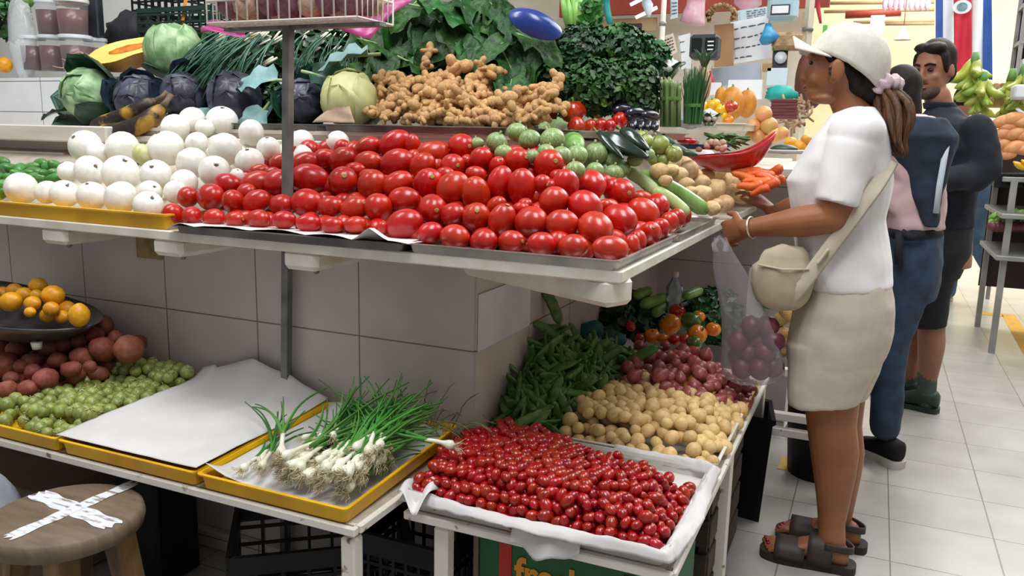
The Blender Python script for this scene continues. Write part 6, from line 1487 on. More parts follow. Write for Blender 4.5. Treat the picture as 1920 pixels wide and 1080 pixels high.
for (x, y, w_, c, lab) in ((1318, 200, 20, 'yellow_pepper', 'yellow pepper at the chive end of the row'), (1338, 196, 22, 'yellow_pepper', 'yellow pepper second from the chives'), (1352, 206, 22, 'yellow_pepper', 'yellow pepper touching the red one'), (1358, 216, 16, 'yellow_pepper', 'small yellow pepper lying low under the red one'), (1371, 200, 22, 'red_pepper', 'red pepper in front of the tall pumpkin'), (1365, 226, 18, 'orange_pepper', 'small orange pepper on the paper edge below the pumpkin')):
    p = atY(x, y, 3.75); D = w_*depth(p)/FPX*1.15; me, sm = (YP.get(c) or PEP[c]); inst('sweet_pepper', me, frame(p, V((r50.uniform(-.5, .5), -.3, 1)), s=D), lab, 'pepper', 'peppers by the pumpkins', parts=[('stem', sm)])
PF = lump_mesh('peach_fruit', 'peach_fruit', 71, .95, .03)
for (x, y, w_, lab) in ((1432, 214, 32, 'orange-brown round fruit at the top of the small heap by the red packages'), (1414, 236, 28, 'orange-brown fruit at the pumpkin side of the heap'), (1442, 236, 34, 'greenish-tan fruit in the middle of the heap'), (1422, 256, 28, 'peach fruit low behind the red bowl'), (1452, 253, 30, 'pinkish fruit low in the heap beside the woman'), (1466, 250, 26, 'peach fruit at the woman side of the heap'), (1408, 255, 22, 'small pale peach fruit beside the green beans'), (1440, 262, 22, 'peach fruit just above the red bowl tip')):
    p = atY(x, y, 3.7); D = w_*depth(p)/FPX; inst('peach_fruit', PF, frame(p, (r50.uniform(-1, 1), r50.uniform(-1, 1), 1), s=D), lab, 'fruit', 'round fruit behind the red bowl')
YG = ribbed(2, 'yellow_gourd', 'yellow_gourd', 7, .85)
for (x, y, w_, lab) in ((1500, 275, 30, 'yellow gourd nearest the white sleeve'), (1483, 268, 26, 'yellow gourd beside the dark melon slice'), (1512, 262, 22, 'small yellow gourd behind the sleeve')):
    p = atY(x, y, 3.5); D = w_*depth(p)/FPX; inst('yellow_gourd', YG, frame(p, V((.2, -.2, 1)), s=D), lab, 'gourd', 'yellow gourds by the woman')
for k in range(6):
    p = atY(1471, 190+6*k, 4.0); b = B(); b.box((0, 0, 0), (.115, .10, .017), bev=.004); o = b.obj('meat_package', 'dark_red_pack', smooth=False); o.location = p; o.rotation_euler = (0, 0, r50.uniform(-.1, .1)); tag(o, f'dark red flat package, {ORD[k]} from the top of the stack beside the brown sack', 'package', 'stack of dark red packages')
b = B(); p = atY(1520, 150, 4.9); k_ = depth(p)/FPX; b.ball((0, 0, 0), (28*k_, .12, 55*k_), 20, 14, fn=lambda q: (1+.05*fb(q, 2, 2))*(abs(q.x)**4+abs(q.z)**4+.1)**-.1); o = b.obj('brown_sack', 'brown_sack'); o.location = p; tag(o, 'large upright brown sack behind the face of the woman in white', 'sack')
b = B(); p = atY(1490, 215, 4.3); k_ = depth(p)/FPX
for k in range(40): a, c = V((r50.uniform(-22, 22)*k_, r50.uniform(-.1, .1), r50.uniform(-22, 22)*k_)), r50.uniform(0, 6); b.tube([a, a+V((math.cos(c), .2, math.sin(c)))*.03, a+V((math.cos(c+.5), .1, math.sin(c+.5)))*.06], .006, 5)
o = b.obj('dried_chile_bundle', 'wicker'); o.location = p; tag(o, 'tangled bundle of dried brown chiles below the brown sack', 'chiles', kind='stuff')
# counter of the neighbouring stall, pans and foil
b = B(); b.box((-.95, 4.47, 1.18), (1.5, 2.24, .03)); struct('trim_4', b, 'white_paint')
b = B(); b.box((-.78, 4.65, .58), (1.0, 1.8, 1.16)); struct('wall_neighbour', b, 'wall_tile_side')
b = B(); p = atY(1295, 228, 3.3); b.ball((0, 0, 0), (.10, .06, .03), 18, 10, fn=lambda q: 1+.35*fb(q, 3, 3)); o = b.obj('foil_wrap', 'foil'); o.location = p; tag(o, 'crumpled foil lying beside the asparagus foot', 'foil')
p, q = atY(1338, 240, 3.4), atY(1398, 236, 3.4); tray('display_tray', 'cream tray under the small cauliflower and peppers', p.x, q.x, 3.4, 3.75, (p.z+q.z)/2-.012, .026, 'cream_board', lip=.006)
GB = lump_mesh('green_bean', 'bean_pod', 81, 7, .05, 1, 8, 10)
for k in range(28):
    x = r50.uniform(1328, 1392); y = 262+r50.uniform(-10, 12)-(x-1360)*.08; p = atY(x, y, 3.05); inst('green_bean', GB, frame(p, RIGHT*r50.uniform(.5, 1)+UP*r50.uniform(-.4, .4)-FWD*r50.uniform(-.5, .5), s=.010), 'thin green bean in the loose pile behind the red bowl', 'bean', 'green beans behind the red bowl')
for k in range(14):
    x = r50.uniform(1300, 1365); y = r50.uniform(266, 280); p = atY(x, y, 2.98); inst('garlic_bulb', GAR, frame(p, (r50.uniform(-1, 1), -.3, r50.uniform(0, 1)), s=.026), 'small reddish-brown garlic bulb strewn beside the blue dish', 'garlic', 'small garlic behind the red bowl')
CD = lump_mesh('dark_cucumber', 'cucumber_dark', 83, 3.4, .06)
for k, (x, y, an, L_) in enumerate(((1248, 262, -35, 60), (1270, 278, -30, 60), (1285, 286, -15, 50), (1262, 272, -50, 45))):
    p = atY(x, y, 2.75); t_ = math.radians(an); inst('dark_cucumber', CD, frame(p, RIGHT*math.cos(t_)+UP*math.sin(t_)-FWD*.3, s=L_*depth(p)/FPX/3.6), ('dark cucumber beside the light tomatillos', 'dark cucumber in front of the blue dish', 'short dark cucumber touching the red bowl', 'dark cucumber under the others by the pan')[k], 'cucumber')
b = B(); p = atY(1287, 264, 2.9); b.ball((0, 0, 0), (.035, .02, .012), 14, 8); o = b.obj('red_chile', 'red_melamine'); o.location = p; tag(o, 'fat red chile lying behind the dark cucumbers', 'chile')
b = B(); p = atY(1470, 288, 3.2); b.lathe([(.001, 0), (.06, 0), (.085, .012), (.083, .014), (.001, .004)], 24, cap=False); o = b.obj('white_plate', 'white_sheet'); o.location = p; tag(o, 'white plate with a dark green slice near the sleeve', 'plate')
b = B(); p = atY(1470, 280, 3.2); b.ball((0, 0, 0), (.05, .03, .018), 14, 8); o = b.obj('melon_slice', 'cucumber_dark'); o.location = p; tag(o, 'dark green melon slice lying on the white plate', 'melon')
# more produce hanging in the shade under the bag side: greens and roots by the shorts
lump = lump_mesh('ginger_piece', 'ginger', 85, 1.2, .2)
for k, (x, y, w_) in enumerate(((1462, 600, 26), (1474, 590, 24), (1468, 625, 26), (1478, 640, 22), (1460, 642, 20), (1470, 660, 18))):
    p = atY(x, y, 3.25); inst('root_tuber', lump, frame(p, (r50.uniform(-1, 1), r50.uniform(-1, 1), 1), s=w_*depth(p)/FPX), 'pale brown root tuber in the low basket behind the carrier bag', 'tuber', 'tubers behind the carrier bag')
t = thing('produce_basket', 'low dark basket of tubers behind the carrier bag and the shorts', 'basket', (-.10, 3.32, 0)); b = B(); b.lathe([(.001, .0), (.12, .0), (.155, .50), (.15, .505), (.115, .02), (.001, .02)], 20, cap=False); b.obj('basket_body', 'black_plastic', t)
panel('film_pack', 'clear_film', 'glossy clear film pack standing in the low basket', 'pack', 1400, 1435, 505, 590, 3.2, .05)
inst('green_lime', CUC[0], frame(atY(1447, 572, 3.15), RIGHT, s=.035), 'single bright green lime on the film pack', 'lime')
# white-railed stand past the corner table
t = thing('rail_stand', 'white painted rail stand just past the corner table', 'stand', (-.2, 3.2, 0))
for (z, y0) in ((.30, 3.05), (.24, 3.05), (.47, 3.05)):
    b = B(); b.box((-.02, y0-3.2, z), (.36, .03, .03), bev=.003); b.obj('rail', 'chipped_paint', t, smooth=False)
for x in (-.19, .15):
    b = B(); b.box((x, -.15, .25), (.03, .03, .5), bev=.003); b.obj('leg', 'chipped_paint', t, smooth=False)
# ---------------------------------------------------------------- far end: pipes, flag, glare, racks
for (y0, y1, x0, x1, lab) in ((6, 4, 1552, 1752, 'thin pipe high on the far yellow wall, topmost'), (22, 18, 1545, 1752, 'thin pipe on the far yellow wall, second from the top'), (42, 39, 1600, 1752, 'thin pipe on the far yellow wall just above the cap'), (45, 44, 1660, 1752, 'lowest thin pipe on the far yellow wall')):
    p, q = atY(x0, y0, 12.6), atY(x1, y1, 12.6); b = B(); b.tube([p, q], .022, 8); tag(b.obj('wall_pipe', 'tan_board'), lab, 'pipe')
p, q = atY(1585, 28, 12.2), atY(1690, 23, 12.2); b = B(); b.tube([p, q], .05, 8); tag(b.obj('chile_string', 'red_board'), 'string of red dried chiles hung across the yellow wall', 'chiles')
for k in range(9):
    p = atY(1660+k*10, 6, 11.8); b = B(); b.ball((0, 0, 0), (.035, .03, .10), 8, 6); o = b.obj('hanging_sausage', 'pink_cloth' if 'pink_cloth' in MATS else 'pink_bag'); o.location = p; tag(o, 'pinkish sausage hanging in the row at the top of the far wall', 'sausage', 'sausages on the far rail')
panel('wall_poster', 'white_sheet', 'pale white poster on the far wall right above the cap', 'poster', 1630, 1660, 28, 62, 12.0, .02)
t = thing('bell_lamp', 'small pale bell-shaped lamp hanging in front of the yellow wall', 'lamp', atY(1692, 75, 11.0)); b = B(); b.lathe([(.02, .16), (.03, .12), (.07, .04), (.10, 0)], 16, cap=False); b.obj('lamp_shade', 'cream_board', t); b = B(); b.tube([(0, 0, .16), (0, 0, 1.2)], .006, 5); b.obj('cord', 'tan_board', t)
# flag
t = thing('flag', 'long vertical flag with blue, white and red stripes and a round emblem', 'flag', atY(1806, 60, 7.8))
def stripe(nm, m, x0, x1, y0=-30, y1=150):
    c = t.location; b = B(); b.sheet(lambda u, v: atY(x0+(x1-x0)*u, y0+(y1-y0)*v, 7.8)-c+YV0*.03*math.sin((x0+(x1-x0)*u)*.16+v*2), 6, 10); b.obj(nm, m, t, thick=.003)
stripe('blue_stripe', 'flag_blue', 1754, 1768); stripe('white_stripe', 'flag_white', 1768, 1788); stripe('red_stripe', 'flag_red', 1788, 1822); stripe('white_stripe', 'flag_white', 1822, 1843); stripe('blue_stripe', 'flag_blue', 1843, 1860)
p = atY(1804, 13, 7.74)-t.location; k_ = depth(t.location)/FPX; b = B(); b.lathe([(.001, 0), (15.5*k_, 0)], 28, M=Matrix.Translation(p) @ Matrix.Rotation(PI/2, 4, 'X') @ Matrix.Diagonal((1, .8, 1, 1)), cap=False); b.obj('emblem_disc', 'flag_white', t)
b = B(); b.lathe([(.001, 0), (9*k_, 0)], 24, M=Matrix.Translation(p-YV0*.006) @ Matrix.Rotation(PI/2, 4, 'X') @ Matrix.Diagonal((1, .85, 1, 1)), cap=False); b.obj('emblem_shield', 'emblem_green', t)
# white panel past the flag, glow put into its material
panel('glow_panel', 'glow_white', 'glowing white panel beside the flag', 'lamp', 1822, 1872, 38, 62, 9.0, .05)
# right-hand stall: dark rack with white boxes
t = thing('storage_rack', 'tall dark rack of white boxes at the aisle edge, behind the bananas', 'rack', (1.52, 8.2, 0))
for z in (1.55, 1.85, 2.15, 2.45, 2.75):
    b = B(); b.box((0, 0, z), (1.1, .4, .03)); b.obj('rack_shelf', 'rack_grey', t, smooth=False)
for x in (-.54, .54):
    for y in (-.18, .18): b = B(); b.box((x, y, 1.5), (.03, .03, 3.0)); b.obj('upright', 'rack_grey', t, smooth=False)
b = B(); b.box((0, .21, 2.2), (1.1, .02, 1.5)); b.obj('back_panel', 'rack_dark', t, smooth=False)
for j, z in enumerate((1.565, 1.865, 2.165, 2.465)):
    for i in range(6):
        b = B(); w_ = r50.uniform(.12, .16); h_ = r50.uniform(.13, .2); b.box((0, 0, h_/2), (w_, .2, h_), bev=.004); o = b.obj('white_box', 'white_box', smooth=False); o.location = (1.07+i*.18, 8.1, z); tag(o, f'white carton on the {("lowest", "second", "third", "top")[j]} shelf of the dark rack', 'box', f'white cartons, {("lowest", "second", "third", "top")[j]} rack shelf')
# bananas
def banana(P0, d, L_, R_, seed):
    b = B(); x = d.cross(V((0, 0, 1))).normalized(); u_ = x.cross(d)
    pts = [d*L_*(i/9)+u_*(-.22*L_*math.sin(PI*i/9)) for i in range(10)]
    b.tube(pts, [R_*min(1, (i+.5)/2)*min(1, (9.4-i)/2.2) for i in range(10)], 6); return b
def bananas(lab, px, py, Y, n_, L_, R_, grp):
    c = atY(px, py, Y); t = thing('banana_bunch', lab, 'bananas', c, grp)
    b = B(); b.tube([(0, 0, .10), (0, 0, .02)], [.02, .035], 7); b.obj('stalk', 'stem_green', t)
    for k in range(n_):
        a = 2*PI*k/n_*1.6; d = V((math.cos(a)*.62, -abs(math.sin(a))*.8, -.55-.6*(k % 3)/3)).normalized(); bb = banana(None, d, L_*r50.uniform(.85, 1.1), R_, k); o = bb.obj('banana', 'plantain_green', t); o.location = (r50.uniform(-.02, .02), 0, .06-.05*(k % 3))
bananas('big green-yellow plantain bunch hanging beside the flag', 1826, 128, 6.2, 19, .19, .030, 'green plantains')
bananas('lower green plantain bunch above the woven crates', 1842, 165, 6.1, 13, .16, .027, 'green plantains')
bananas('green plantain bunch by the rack edge', 1896, 158, 6.3, 9, .2, .024, 'green plantains')
bananas('green plantain bunch at the frame edge near the rack', 1918, 150, 6.2, 8, .18, .024, 'green plantains')
panel('white_box', 'white_box', 'pale pink-white box on top of the tan crates', 'box', 1896, 1950, 160, 186, 6.0, .2, .01)
# right-hand display: sloping fruit stand
t = thing('fruit_stand', 'grey framed fruit stand at the aisle edge with shelves', 'stand', (1.23, 6.3, 0))
for (z, y, dd) in ((1.10, .1, .9), (.88, -.05, .9), (.62, -.05, .9)):
    b = B(); b.box((.02, y, z), (1.05, dd, .03), bev=.004); b.obj('stand_shelf', 'rack_grey', t, smooth=False)
for x in (-.45, .5):
    for y in (-.42, .42): b = B(); b.box((x, y, .55), (.035, .035, 1.1)); b.obj('leg', 'rack_grey', t, smooth=False)
b = B(); b.box((.05, .45, .8), (1.05, .02, 1.0)); b.obj('back_panel', 'rack_dark', t, smooth=False)
for k, (x, y, w_, h_) in enumerate(((1872, 190, 34, 22), (1908, 190, 34, 24), (1880, 168, 40, 20), (1858, 178, 26, 20), (1936, 192, 30, 24))):
    p = atY(x, y, 6.5); k_ = depth(p)/FPX; t = thing('woven_crate', ('tan woven crate behind the fruit, under the plantains', 'tan slatted crate behind the papayas', 'flat tan crate stacked on the slatted ones', 'small tan crate nearest the dark pullover', 'tan crate at the very edge of the fruit stand')[k], 'crate', p)
    b = B(); b.box((0, 0, 0), (w_*k_, .25, h_*k_), bev=.008); b.obj('crate_body', 'crate_tan', t, smooth=False)
    for j in range(4): b = B(); b.box(((-1.5+j)*w_*k_/4, -.13, 0), (w_*k_*.14, .012, h_*k_*.95)); b.obj('slat', 'straw', t, smooth=False)
PAP = lump_mesh('papaya', 'papaya', 87, 1.7, .04)
for (x, y, w_, an) in ((1878, 228, 26, 20), (1900, 222, 28, 10), (1918, 230, 26, 0), (1880, 250, 26, 15), (1904, 250, 28, 20), (1922, 255, 24, 0), (1878, 270, 26, 10), (1902, 275, 30, 15), (1922, 280, 26, 0), (1868, 262, 20, 30), (1890, 238, 22, 0), (1890, 290, 22, 10), (1870, 288, 20, 0)):
    p = atY(x, y, 5.95); t_ = math.radians(an); inst('papaya', PAP, frame(p, RIGHT*math.cos(t_)+UP*math.sin(t_)-FWD*.3, s=w_*depth(p)/FPX*.85), 'salmon-tan papaya heaped on the fruit stand at the aisle', 'papaya', 'papayas on the fruit stand')
for (x, y, lab) in ((1900, 303, 'yellow banana lying in front of the papayas'), (1915, 300, 'second yellow banana lying at the frame edge')):
    p = atY(x, y, 5.8); bb = banana(None, RIGHT, .16, .02, 1); o = bb.obj('banana', 'yellow_pepper'); o.location = p; tag(o, lab, 'banana')
LG = lump_mesh('green_vegetable', 'celery', 88, 2.4, .1)
for k in range(16):
    x = 1862+k*4.2; p = atY(x, 405+r50.uniform(-9, 9), 6.05); inst('green_vegetable', LG, frame(p, RIGHT*.8+UP*.5-FWD*r50.uniform(-.5, .5), s=.035), 'pale green vegetable in the row on the middle shelf of the fruit stand', 'vegetable', 'green vegetables on the stand')
BT = lump_mesh('beetroot', 'dark_red_pack', 89, .9, .05)
for k in range(8):
    p = atY(1862+k*9, 425, 5.95); inst('beetroot', BT, frame(p, (0, 0, 1), s=.075), 'dark red beetroot in the row under the green vegetables', 'beetroot', 'beetroots on the stand')
for k in range(5):
    p = atY(1872+k*13, 338, 6.05); b = B(); b.box((0, 0, 0), (.055, .12, .09), bev=.006); o = b.obj('dark_jar', 'black_plastic', smooth=False); o.location = p; tag(o, 'dark boxed jar in the shaded row under the papayas', 'jar', 'dark jars on the stand')
# ------------------------------------------------------------------ people
r60 = pick(60)
mat('skin_tan', '97603f', '83502f', scale=7, rough=.5, sss=.08, bump=.03, bscale=60)
mat('skin_man', '98664d', '80533e', scale=7, rough=.5, sss=.08, bump=.03)
mat('cloth_white', 'e6e4e2', 'dedcdb', scale=4, rough=.85, bump=.55, bscale=7, sheen=.2, stretch=(1.2, 1, .55))
mat('cloth_beige', 'c3b9aa', 'bcb2a3', scale=30, rough=.85, bump=.45, bscale=7, stretch=(.7, 1, 1.2))
mat('bag_cloth', 'b3a68f', 'a6987f', scale=20, rough=.8, bump=.12, bscale=12)
mat('strap_cloth', 'c4b9a6', 'b8ac97', scale=20, rough=.8)
mat('cap_cloth', 'cfccc0', 'c4c0b3', scale=40, rough=.85, bump=.05, bscale=60)
mat('hair_brown', '5f3e22', '321f12', scale=9, rough=.55, spec=.3, stretch=(14, 14, .5), bump=.35, bscale=30, contrast=(.35, .7), col3='8a6036')
mat('hair_dark', '231a14', '130e0b', scale=9, rough=.6, spec=.2, stretch=(10, 10, .6), bump=.3, bscale=30)
mat('scrunchie', 'c9b3b8', 'b39ca2', scale=20, rough=.7, bump=.4, bscale=30)
mat('sandal', '2c231e', '3b302a', scale=12, rough=.6, bump=.1)
mat('sole_dark', '241d19', rough=.7)
mat('toe_nail', '7c1f2a', rough=.3)
mat('denim', '2a4059', '1f3146', scale=18, rough=.8, bump=.1, bscale=60)
mat('denim_light', '45627f', '33506d', scale=10, rough=.8, bump=.1, bscale=50)
mat('navy_cloth', '101723', '0b111b', scale=12, rough=.9, bump=.12, bscale=12)
mat('navy_knit', '1d2e42', '15222f', scale=14, rough=.9, bump=.15, bscale=14)
mat('black_cloth2', '0f1218', '16191f', scale=10, rough=.85, bump=.1)
mat('pink_cloth', 'c9a9ab', 'bb9a9e', scale=8, rough=.85, bump=.12, bscale=12)
mat('shoe_black', '0f1012', '17181a', scale=9, rough=.7, spec=.2)
mat('shoe_sole', 'b9b4a8', 'a29c8f', scale=8, rough=.6)
mat('shoe_green', '1f3a2c', '16281f', scale=9, rough=.6, bump=.1)
mat('sock_grey', '4c554c', '3d463e', scale=16, rough=.9)
mat('eye_white', 'd9d4cc', rough=.25); mat('eye_dark', '1b120d', rough=.2); mat('lip', '7d4436', rough=.45)
mat('earbud', '202124', rough=.25, coat=.5); mat('metal_pale', 'd8cfae', rough=.3, metal=.8)
mat('stripe_light', 'b9c4cc', rough=.8)
def loft(b, rings, n=22, p=2.4):
    """closed skin through rings (centre, half vector a, half vector b); p>2 gives squarer sections"""
    vs, fs = [], []
    for c, a, e in rings:
        for j in range(n):
            t = 2*PI*j/n; x, y = math.cos(t), math.sin(t)
            k = (abs(x)**p+abs(y)**p)**(-1/p); vs.append(V(c)+V(a)*x*k+V(e)*y*k)
    for i in range(len(rings)-1):
        for j in range(n): fs.append((i*n+j, i*n+(j+1) % n, (i+1)*n+(j+1) % n, (i+1)*n+j))
    fs.append(tuple(range(n))[::-1]); k = len(rings)-1; fs.append(tuple(k*n+j for j in range(n)))
    b._add(vs, fs); return b
def spline(P, n):
    P = [V(p) for p in P]; out = []
    for i in range(n+1):
        u = i/n*(len(P)-1); k = min(int(u), len(P)-2); f = u-k
        p0, p1, p2, p3 = P[max(0, k-1)], P[k], P[k+1], P[min(len(P)-1, k+2)]
        out.append(.5*((2*p1)+(-p0+p2)*f+(2*p0-5*p1+4*p2-p3)*f*f+(-p0+3*p1-3*p2+p3)*f**3))
    return out
def limb(b, P, R_, n=14, k=10, flat_=1.0, up=None):
    Q = spline(P, k); rr = [s.x for s in spline([V((r_, 0, 0)) for r_ in R_], k)]
    b.tube(Q, [(r_, r_*flat_) for r_ in rr], n, up=up)
    b.ball(Q[0], rr[0], 12, 8); b.ball(Q[-1], rr[-1], 12, 8); return b
def skinned(b, name, m, parent, vox=.006, smooth=4, disp=0, dscale=.12):
    o = b.obj(name, m, parent)
    md = o.modifiers.new('remesh', 'REMESH'); md.mode = 'VOXEL'; md.voxel_size = vox; md.use_smooth_shade = True
    if smooth: s = o.modifiers.new('smooth', 'SMOOTH'); s.iterations = smooth; s.factor = .5
    if disp:
        tx = bpy.data.textures.new(name+'_folds', 'CLOUDS'); tx.noise_scale = dscale; tx.noise_depth = 1
        d = o.modifiers.new('folds', 'DISPLACE'); d.texture = tx; d.strength = disp; d.mid_level = .5
    return o
def hand(b, wrist, d, nrm, thumb, s=1.0, curl=(.5, .6, .7, .8), spread=.06, thumb_curl=.3):
    """palm plus four bent fingers and a thumb. d: towards fingers, nrm: back of the hand, thumb: thumb side"""
    d = V(d).normalized(); nrm = V(nrm); nrm = (nrm-d*nrm.dot(d)).normalized(); th = V(thumb); th = (th-d*th.dot(d)-nrm*th.dot(nrm)).normalized(); w_ = V(wrist)
    loft(b, [(w_-d*.01*s, th*.026*s, nrm*.018*s), (w_+d*.03*s, th*.034*s, nrm*.018*s), (w_+d*.07*s, th*.041*s, nrm*.015*s), (w_+d*.092*s, th*.040*s, nrm*.011*s)], 16, 2.6)
    for i, (ln, off) in enumerate(((.070, .0325), (.080, .011), (.074, -.0105), (.058, -.0315))):
        base = w_+d*(.088-.006*abs(i-1.2))*s+th*off*s; dd = (d+th*off*spread*20*s).normalized(); c = curl[i]; pts = [base-dd*.012*s]
        p = base; a = 0
        for k, fr in enumerate((.45, .32, .23)):
            pts.append(p.copy()); a += c*(.75 if k == 0 else 1.0); p = p+(dd*math.cos(a)-nrm*math.sin(a))*ln*fr*s
        pts.append(p); b.tube(pts, [.0088*s, .0088*s, .0080*s, .0074*s, .0058*s], 9); b.ball(p, .0060*s, 8, 6); b.ball(pts[2], .0088*s, 8, 6); b.ball(pts[3], .0083*s, 8, 6)
    p = w_+d*.025*s+th*.026*s; dd = (d*.7+th*.75-nrm*.25).normalized(); pts = [p-dd*.012*s, p, p+dd*.036*s]; e = (d*.95+th*.25-nrm*thumb_curl).normalized(); pts += [pts[-1]+e*.028*s, pts[-1]+e*.050*s]
    b.tube(pts, [.013*s, .0135*s, .0105*s, .0095*s, .0066*s], 9); b.ball(pts[-1], .0068*s, 8, 6)
W = lambda x, y, Y: atY(x, y, Y)
def pr(px, py, Y): return W(px, py, Y)

# --- woman in white, seen from the side, facing the stall (-X)
YC = 2.62
K = depth(V((-.05, YC, 1)))/FPX
t = thing('person', 'woman in white T-shirt, beige shorts and pale cap, reaching over the counter edge', 'person', (-.04, YC, 0))
ROOT = t
def P_(b, name, m, parent=None, **k):
    o = b.obj(name, m, parent or ROOT, **k); o.matrix_parent_inverse = Matrix.Translation(ROOT.location).inverted() if parent is None else Matrix.Identity(4); return o
def S_(b, name, m, **k):
    o = skinned(b, name, m, ROOT, **k); o.matrix_parent_inverse = Matrix.Translation(ROOT.location).inverted(); return o
XV, YV, ZV = V((1, 0, 0)), V((0, 1, 0)), V((0, 0, 1))
def side_rings(rows, Y, dy=0):
    out = []
    for (py, a, c, hy) in rows:
        p, q = W(a, py, Y), W(c, py, Y); out.append(((p+q)/2+YV*dy, (q-p)/2, YV*hy))
    return out
b = B()
# torso core and neck
loft(b, side_rings([(240, 1560, 1645, .13), (300, 1512, 1655, .15), (360, 1505, 1650, .145), (430, 1505, 1645, .125), (520, 1510, 1655, .15), (600, 1495, 1660, .16), (650, 1500, 1650, .15)], YC))
limb(b, [W(1618, 250, YC), W(1596, 205, YC), W(1580, 165, YC)], [.062, .050, .050], 16)
# head: skull, face, nose, lips, chin, brow, ear
hc = W(1588, 118, YC)
b.ball(hc, (.098, .076, .100), 24, 16)
b.ball(W(1552, 138, YC), (.062, .062, .082), 20, 14)
b.ball(W(1540, 172, YC), (.044, .046, .036), 16, 12)
b.ball(W(1526, 180, YC), (.020, .022, .017), 12, 8)
limb(b, [W(1522, 118, YC), W(1513, 134, YC), W(1506, 147, YC)], [.010, .012, .012], 10)
b.ball(W(1511, 150, YC), (.012, .018, .009), 10, 8)
b.ball(W(1514, 162, YC), (.012, .022, .007), 10, 8); b.ball(W(1516, 169, YC), (.012, .020, .008), 10, 8)
b.ball(W(1524, 108, YC), (.018, .045, .014), 12, 8)
for sgn in (-1, 1):
    c = W(1568, 138, YC)+YV*sgn*.074
    b.ball(c, (.020, .010, .034), 12, 10); b.ball(c+V((.008, sgn*.012, .004)), (.020, .008, .034), 12, 10); b.ball(c+V((-.004, 0, -.026)), (.011, .007, .012), 10, 8)
    b.ball(W(1534, 150, YC)+YV*sgn*.036, (.024, .022, .024), 12, 8)
    b.ball(W(1548, 185, YC)+YV*sgn*.02, (.045, .03, .016), 12, 8)
# legs
YN, YF = 2.545, 2.705
def leg(Y, dx, dyp):
    loft(b, [(c, a, YV*h_) for (c, a, _), h_ in zip(side_rings([(620, 1500+dx, 1640+dx, 0), (700, 1500+dx, 1622+dx, 0), (760, 1508+dx, 1612+dx, 0), (800, 1513+dx, 1607+dx, 0), (850, 1519+dx, 1612+dx, 0), (890, 1525+dx, 1606+dx, 0), (940, 1531+dx, 1595+dx, 0), (985, 1534+dx, 1585+dx, 0), (1022, 1534+dx, 1586+dx, 0)], Y), (.075, .068, .060, .055, .055, .050, .042, .034, .033))], 20, 2.1)
def foot(Y, ank, toe_z=.03):
    a = V((ank.x, Y, 0)); f = V((-1, 0, 0)); s_ = 1.0
    loft(b, [(a+V((.052, 0, .045)), ZV*.022, YV*.020), (a+V((.035, 0, .052)), ZV*.036, YV*.031), (a+V((-.01, 0, .062)), ZV*.046, YV*.034), (a+V((-.06, 0, .056)), ZV*.034, YV*.038), (a+V((-.11, 0, .045)), ZV*.022, YV*.044), (a+V((-.145, 0, .038)), ZV*.014, YV*.045), (a+V((-.155, 0, .036)), ZV*.011, YV*.042)], 18, 2.3)
    for i in range(5):
        yy = (-.034+.017*i); ln = (.052, .046, .042, .036, .028)[i]; q = a+V((-.150, (yy if Y < 2.62 else -yy)*-1, .036))
        b.tube([q+V((.02, 0, 0)), q, q+V((-ln*.55, 0, .002)), q+V((-ln, 0, -.006))], [.011, .0105, .010, .007] if i else [.014, .014, .013, .010], 9); b.ball(q+V((-ln, 0, -.006)), .008 if i else .0105, 8, 6)
leg(YN, 0, 0); leg(YF, 10, 0)
an_n = W(1560, 1020, YN); an_f = W(1582, 1000, YF); foot(YN, an_n); foot(YF, an_f)
# near (her left) arm: bent, forearm towards the pan; far arm reaching forward
sh_n = W(1606, 250, 2.46); el_n = W(1562, 408, 2.43); wr_n = W(1402, 428, 2.50)
limb(b, [sh_n, sh_n.lerp(el_n, .5)+V((.004, -.012, 0)), el_n], [.056, .052, .043], 16, 12)
limb(b, [el_n, el_n.lerp(wr_n, .35), el_n.lerp(wr_n, .7), wr_n], [.044, .045, .034, .026], 16, 12)
hd = (W(1352, 440, 2.58)-wr_n).normalized()
hand(b, wr_n+hd*.012, hd, ZV*.22-YV*.97, ZV, s=1.04, curl=(.50, .62, .74, .86), thumb_curl=.25)
sh_f = W(1590, 262, 2.80); el_f = W(1505, 385, 2.86); wr_f = W(1452, 400, 2.95)
limb(b, [sh_f, sh_f.lerp(el_f, .5), el_f], [.055, .050, .042], 16, 12); limb(b, [el_f, el_f.lerp(wr_f, .5), wr_f], [.043, .038, .027], 16, 10)
hf = (W(1422, 372, 2.98)-wr_f).normalized(); hand(b, wr_f+hf*.01, hf, V((.3, 0, 1)), -YV-XV*.2, s=.98, curl=(.35, .4, .45, .5))
S_(b, 'body', 'skin_tan', vox=.0042, smooth=5)
# T-shirt
b = B()
loft(b, side_rings([(203, 1588, 1640, .075), (214, 1556, 1650, .115), (232, 1545, 1658, .165), (262, 1522, 1666, .192), (300, 1497, 1671, .195), (335, 1474, 1674, .185), (370, 1479, 1668, .175), (410, 1488, 1660, .165), (450, 1492, 1666, .165), (495, 1500, 1672, .172), (528, 1511, 1675, .178), (536, 1514, 1674, .176)], YC), 30, 2.5)
for (sh, el, dy) in ((sh_n, el_n, -.0), (sh_f, el_f, 0)):
    d = (el-sh); a = d.normalized(); f = (XV-a*a.x).normalized(); s_ = a.cross(f).normalized()
    b.ball(sh-a*.005, (.076, .070, .068), 16, 12); near = sh.y < 2.6; e_ = .84 if near else .72
    loft(b, [(sh-a*.02, f*.058, s_*.05), (sh+d*.15, f*.070, s_*.066), (sh+d*.45, f*.066, s_*.070), (sh+d*(e_-.04), f*.060, s_*.072), (sh+d*e_, f*.059, s_*.072)], 24, 2.2)
S_(b, 'tshirt', 'cloth_white', vox=.0065, smooth=4, disp=.016, dscale=.13)
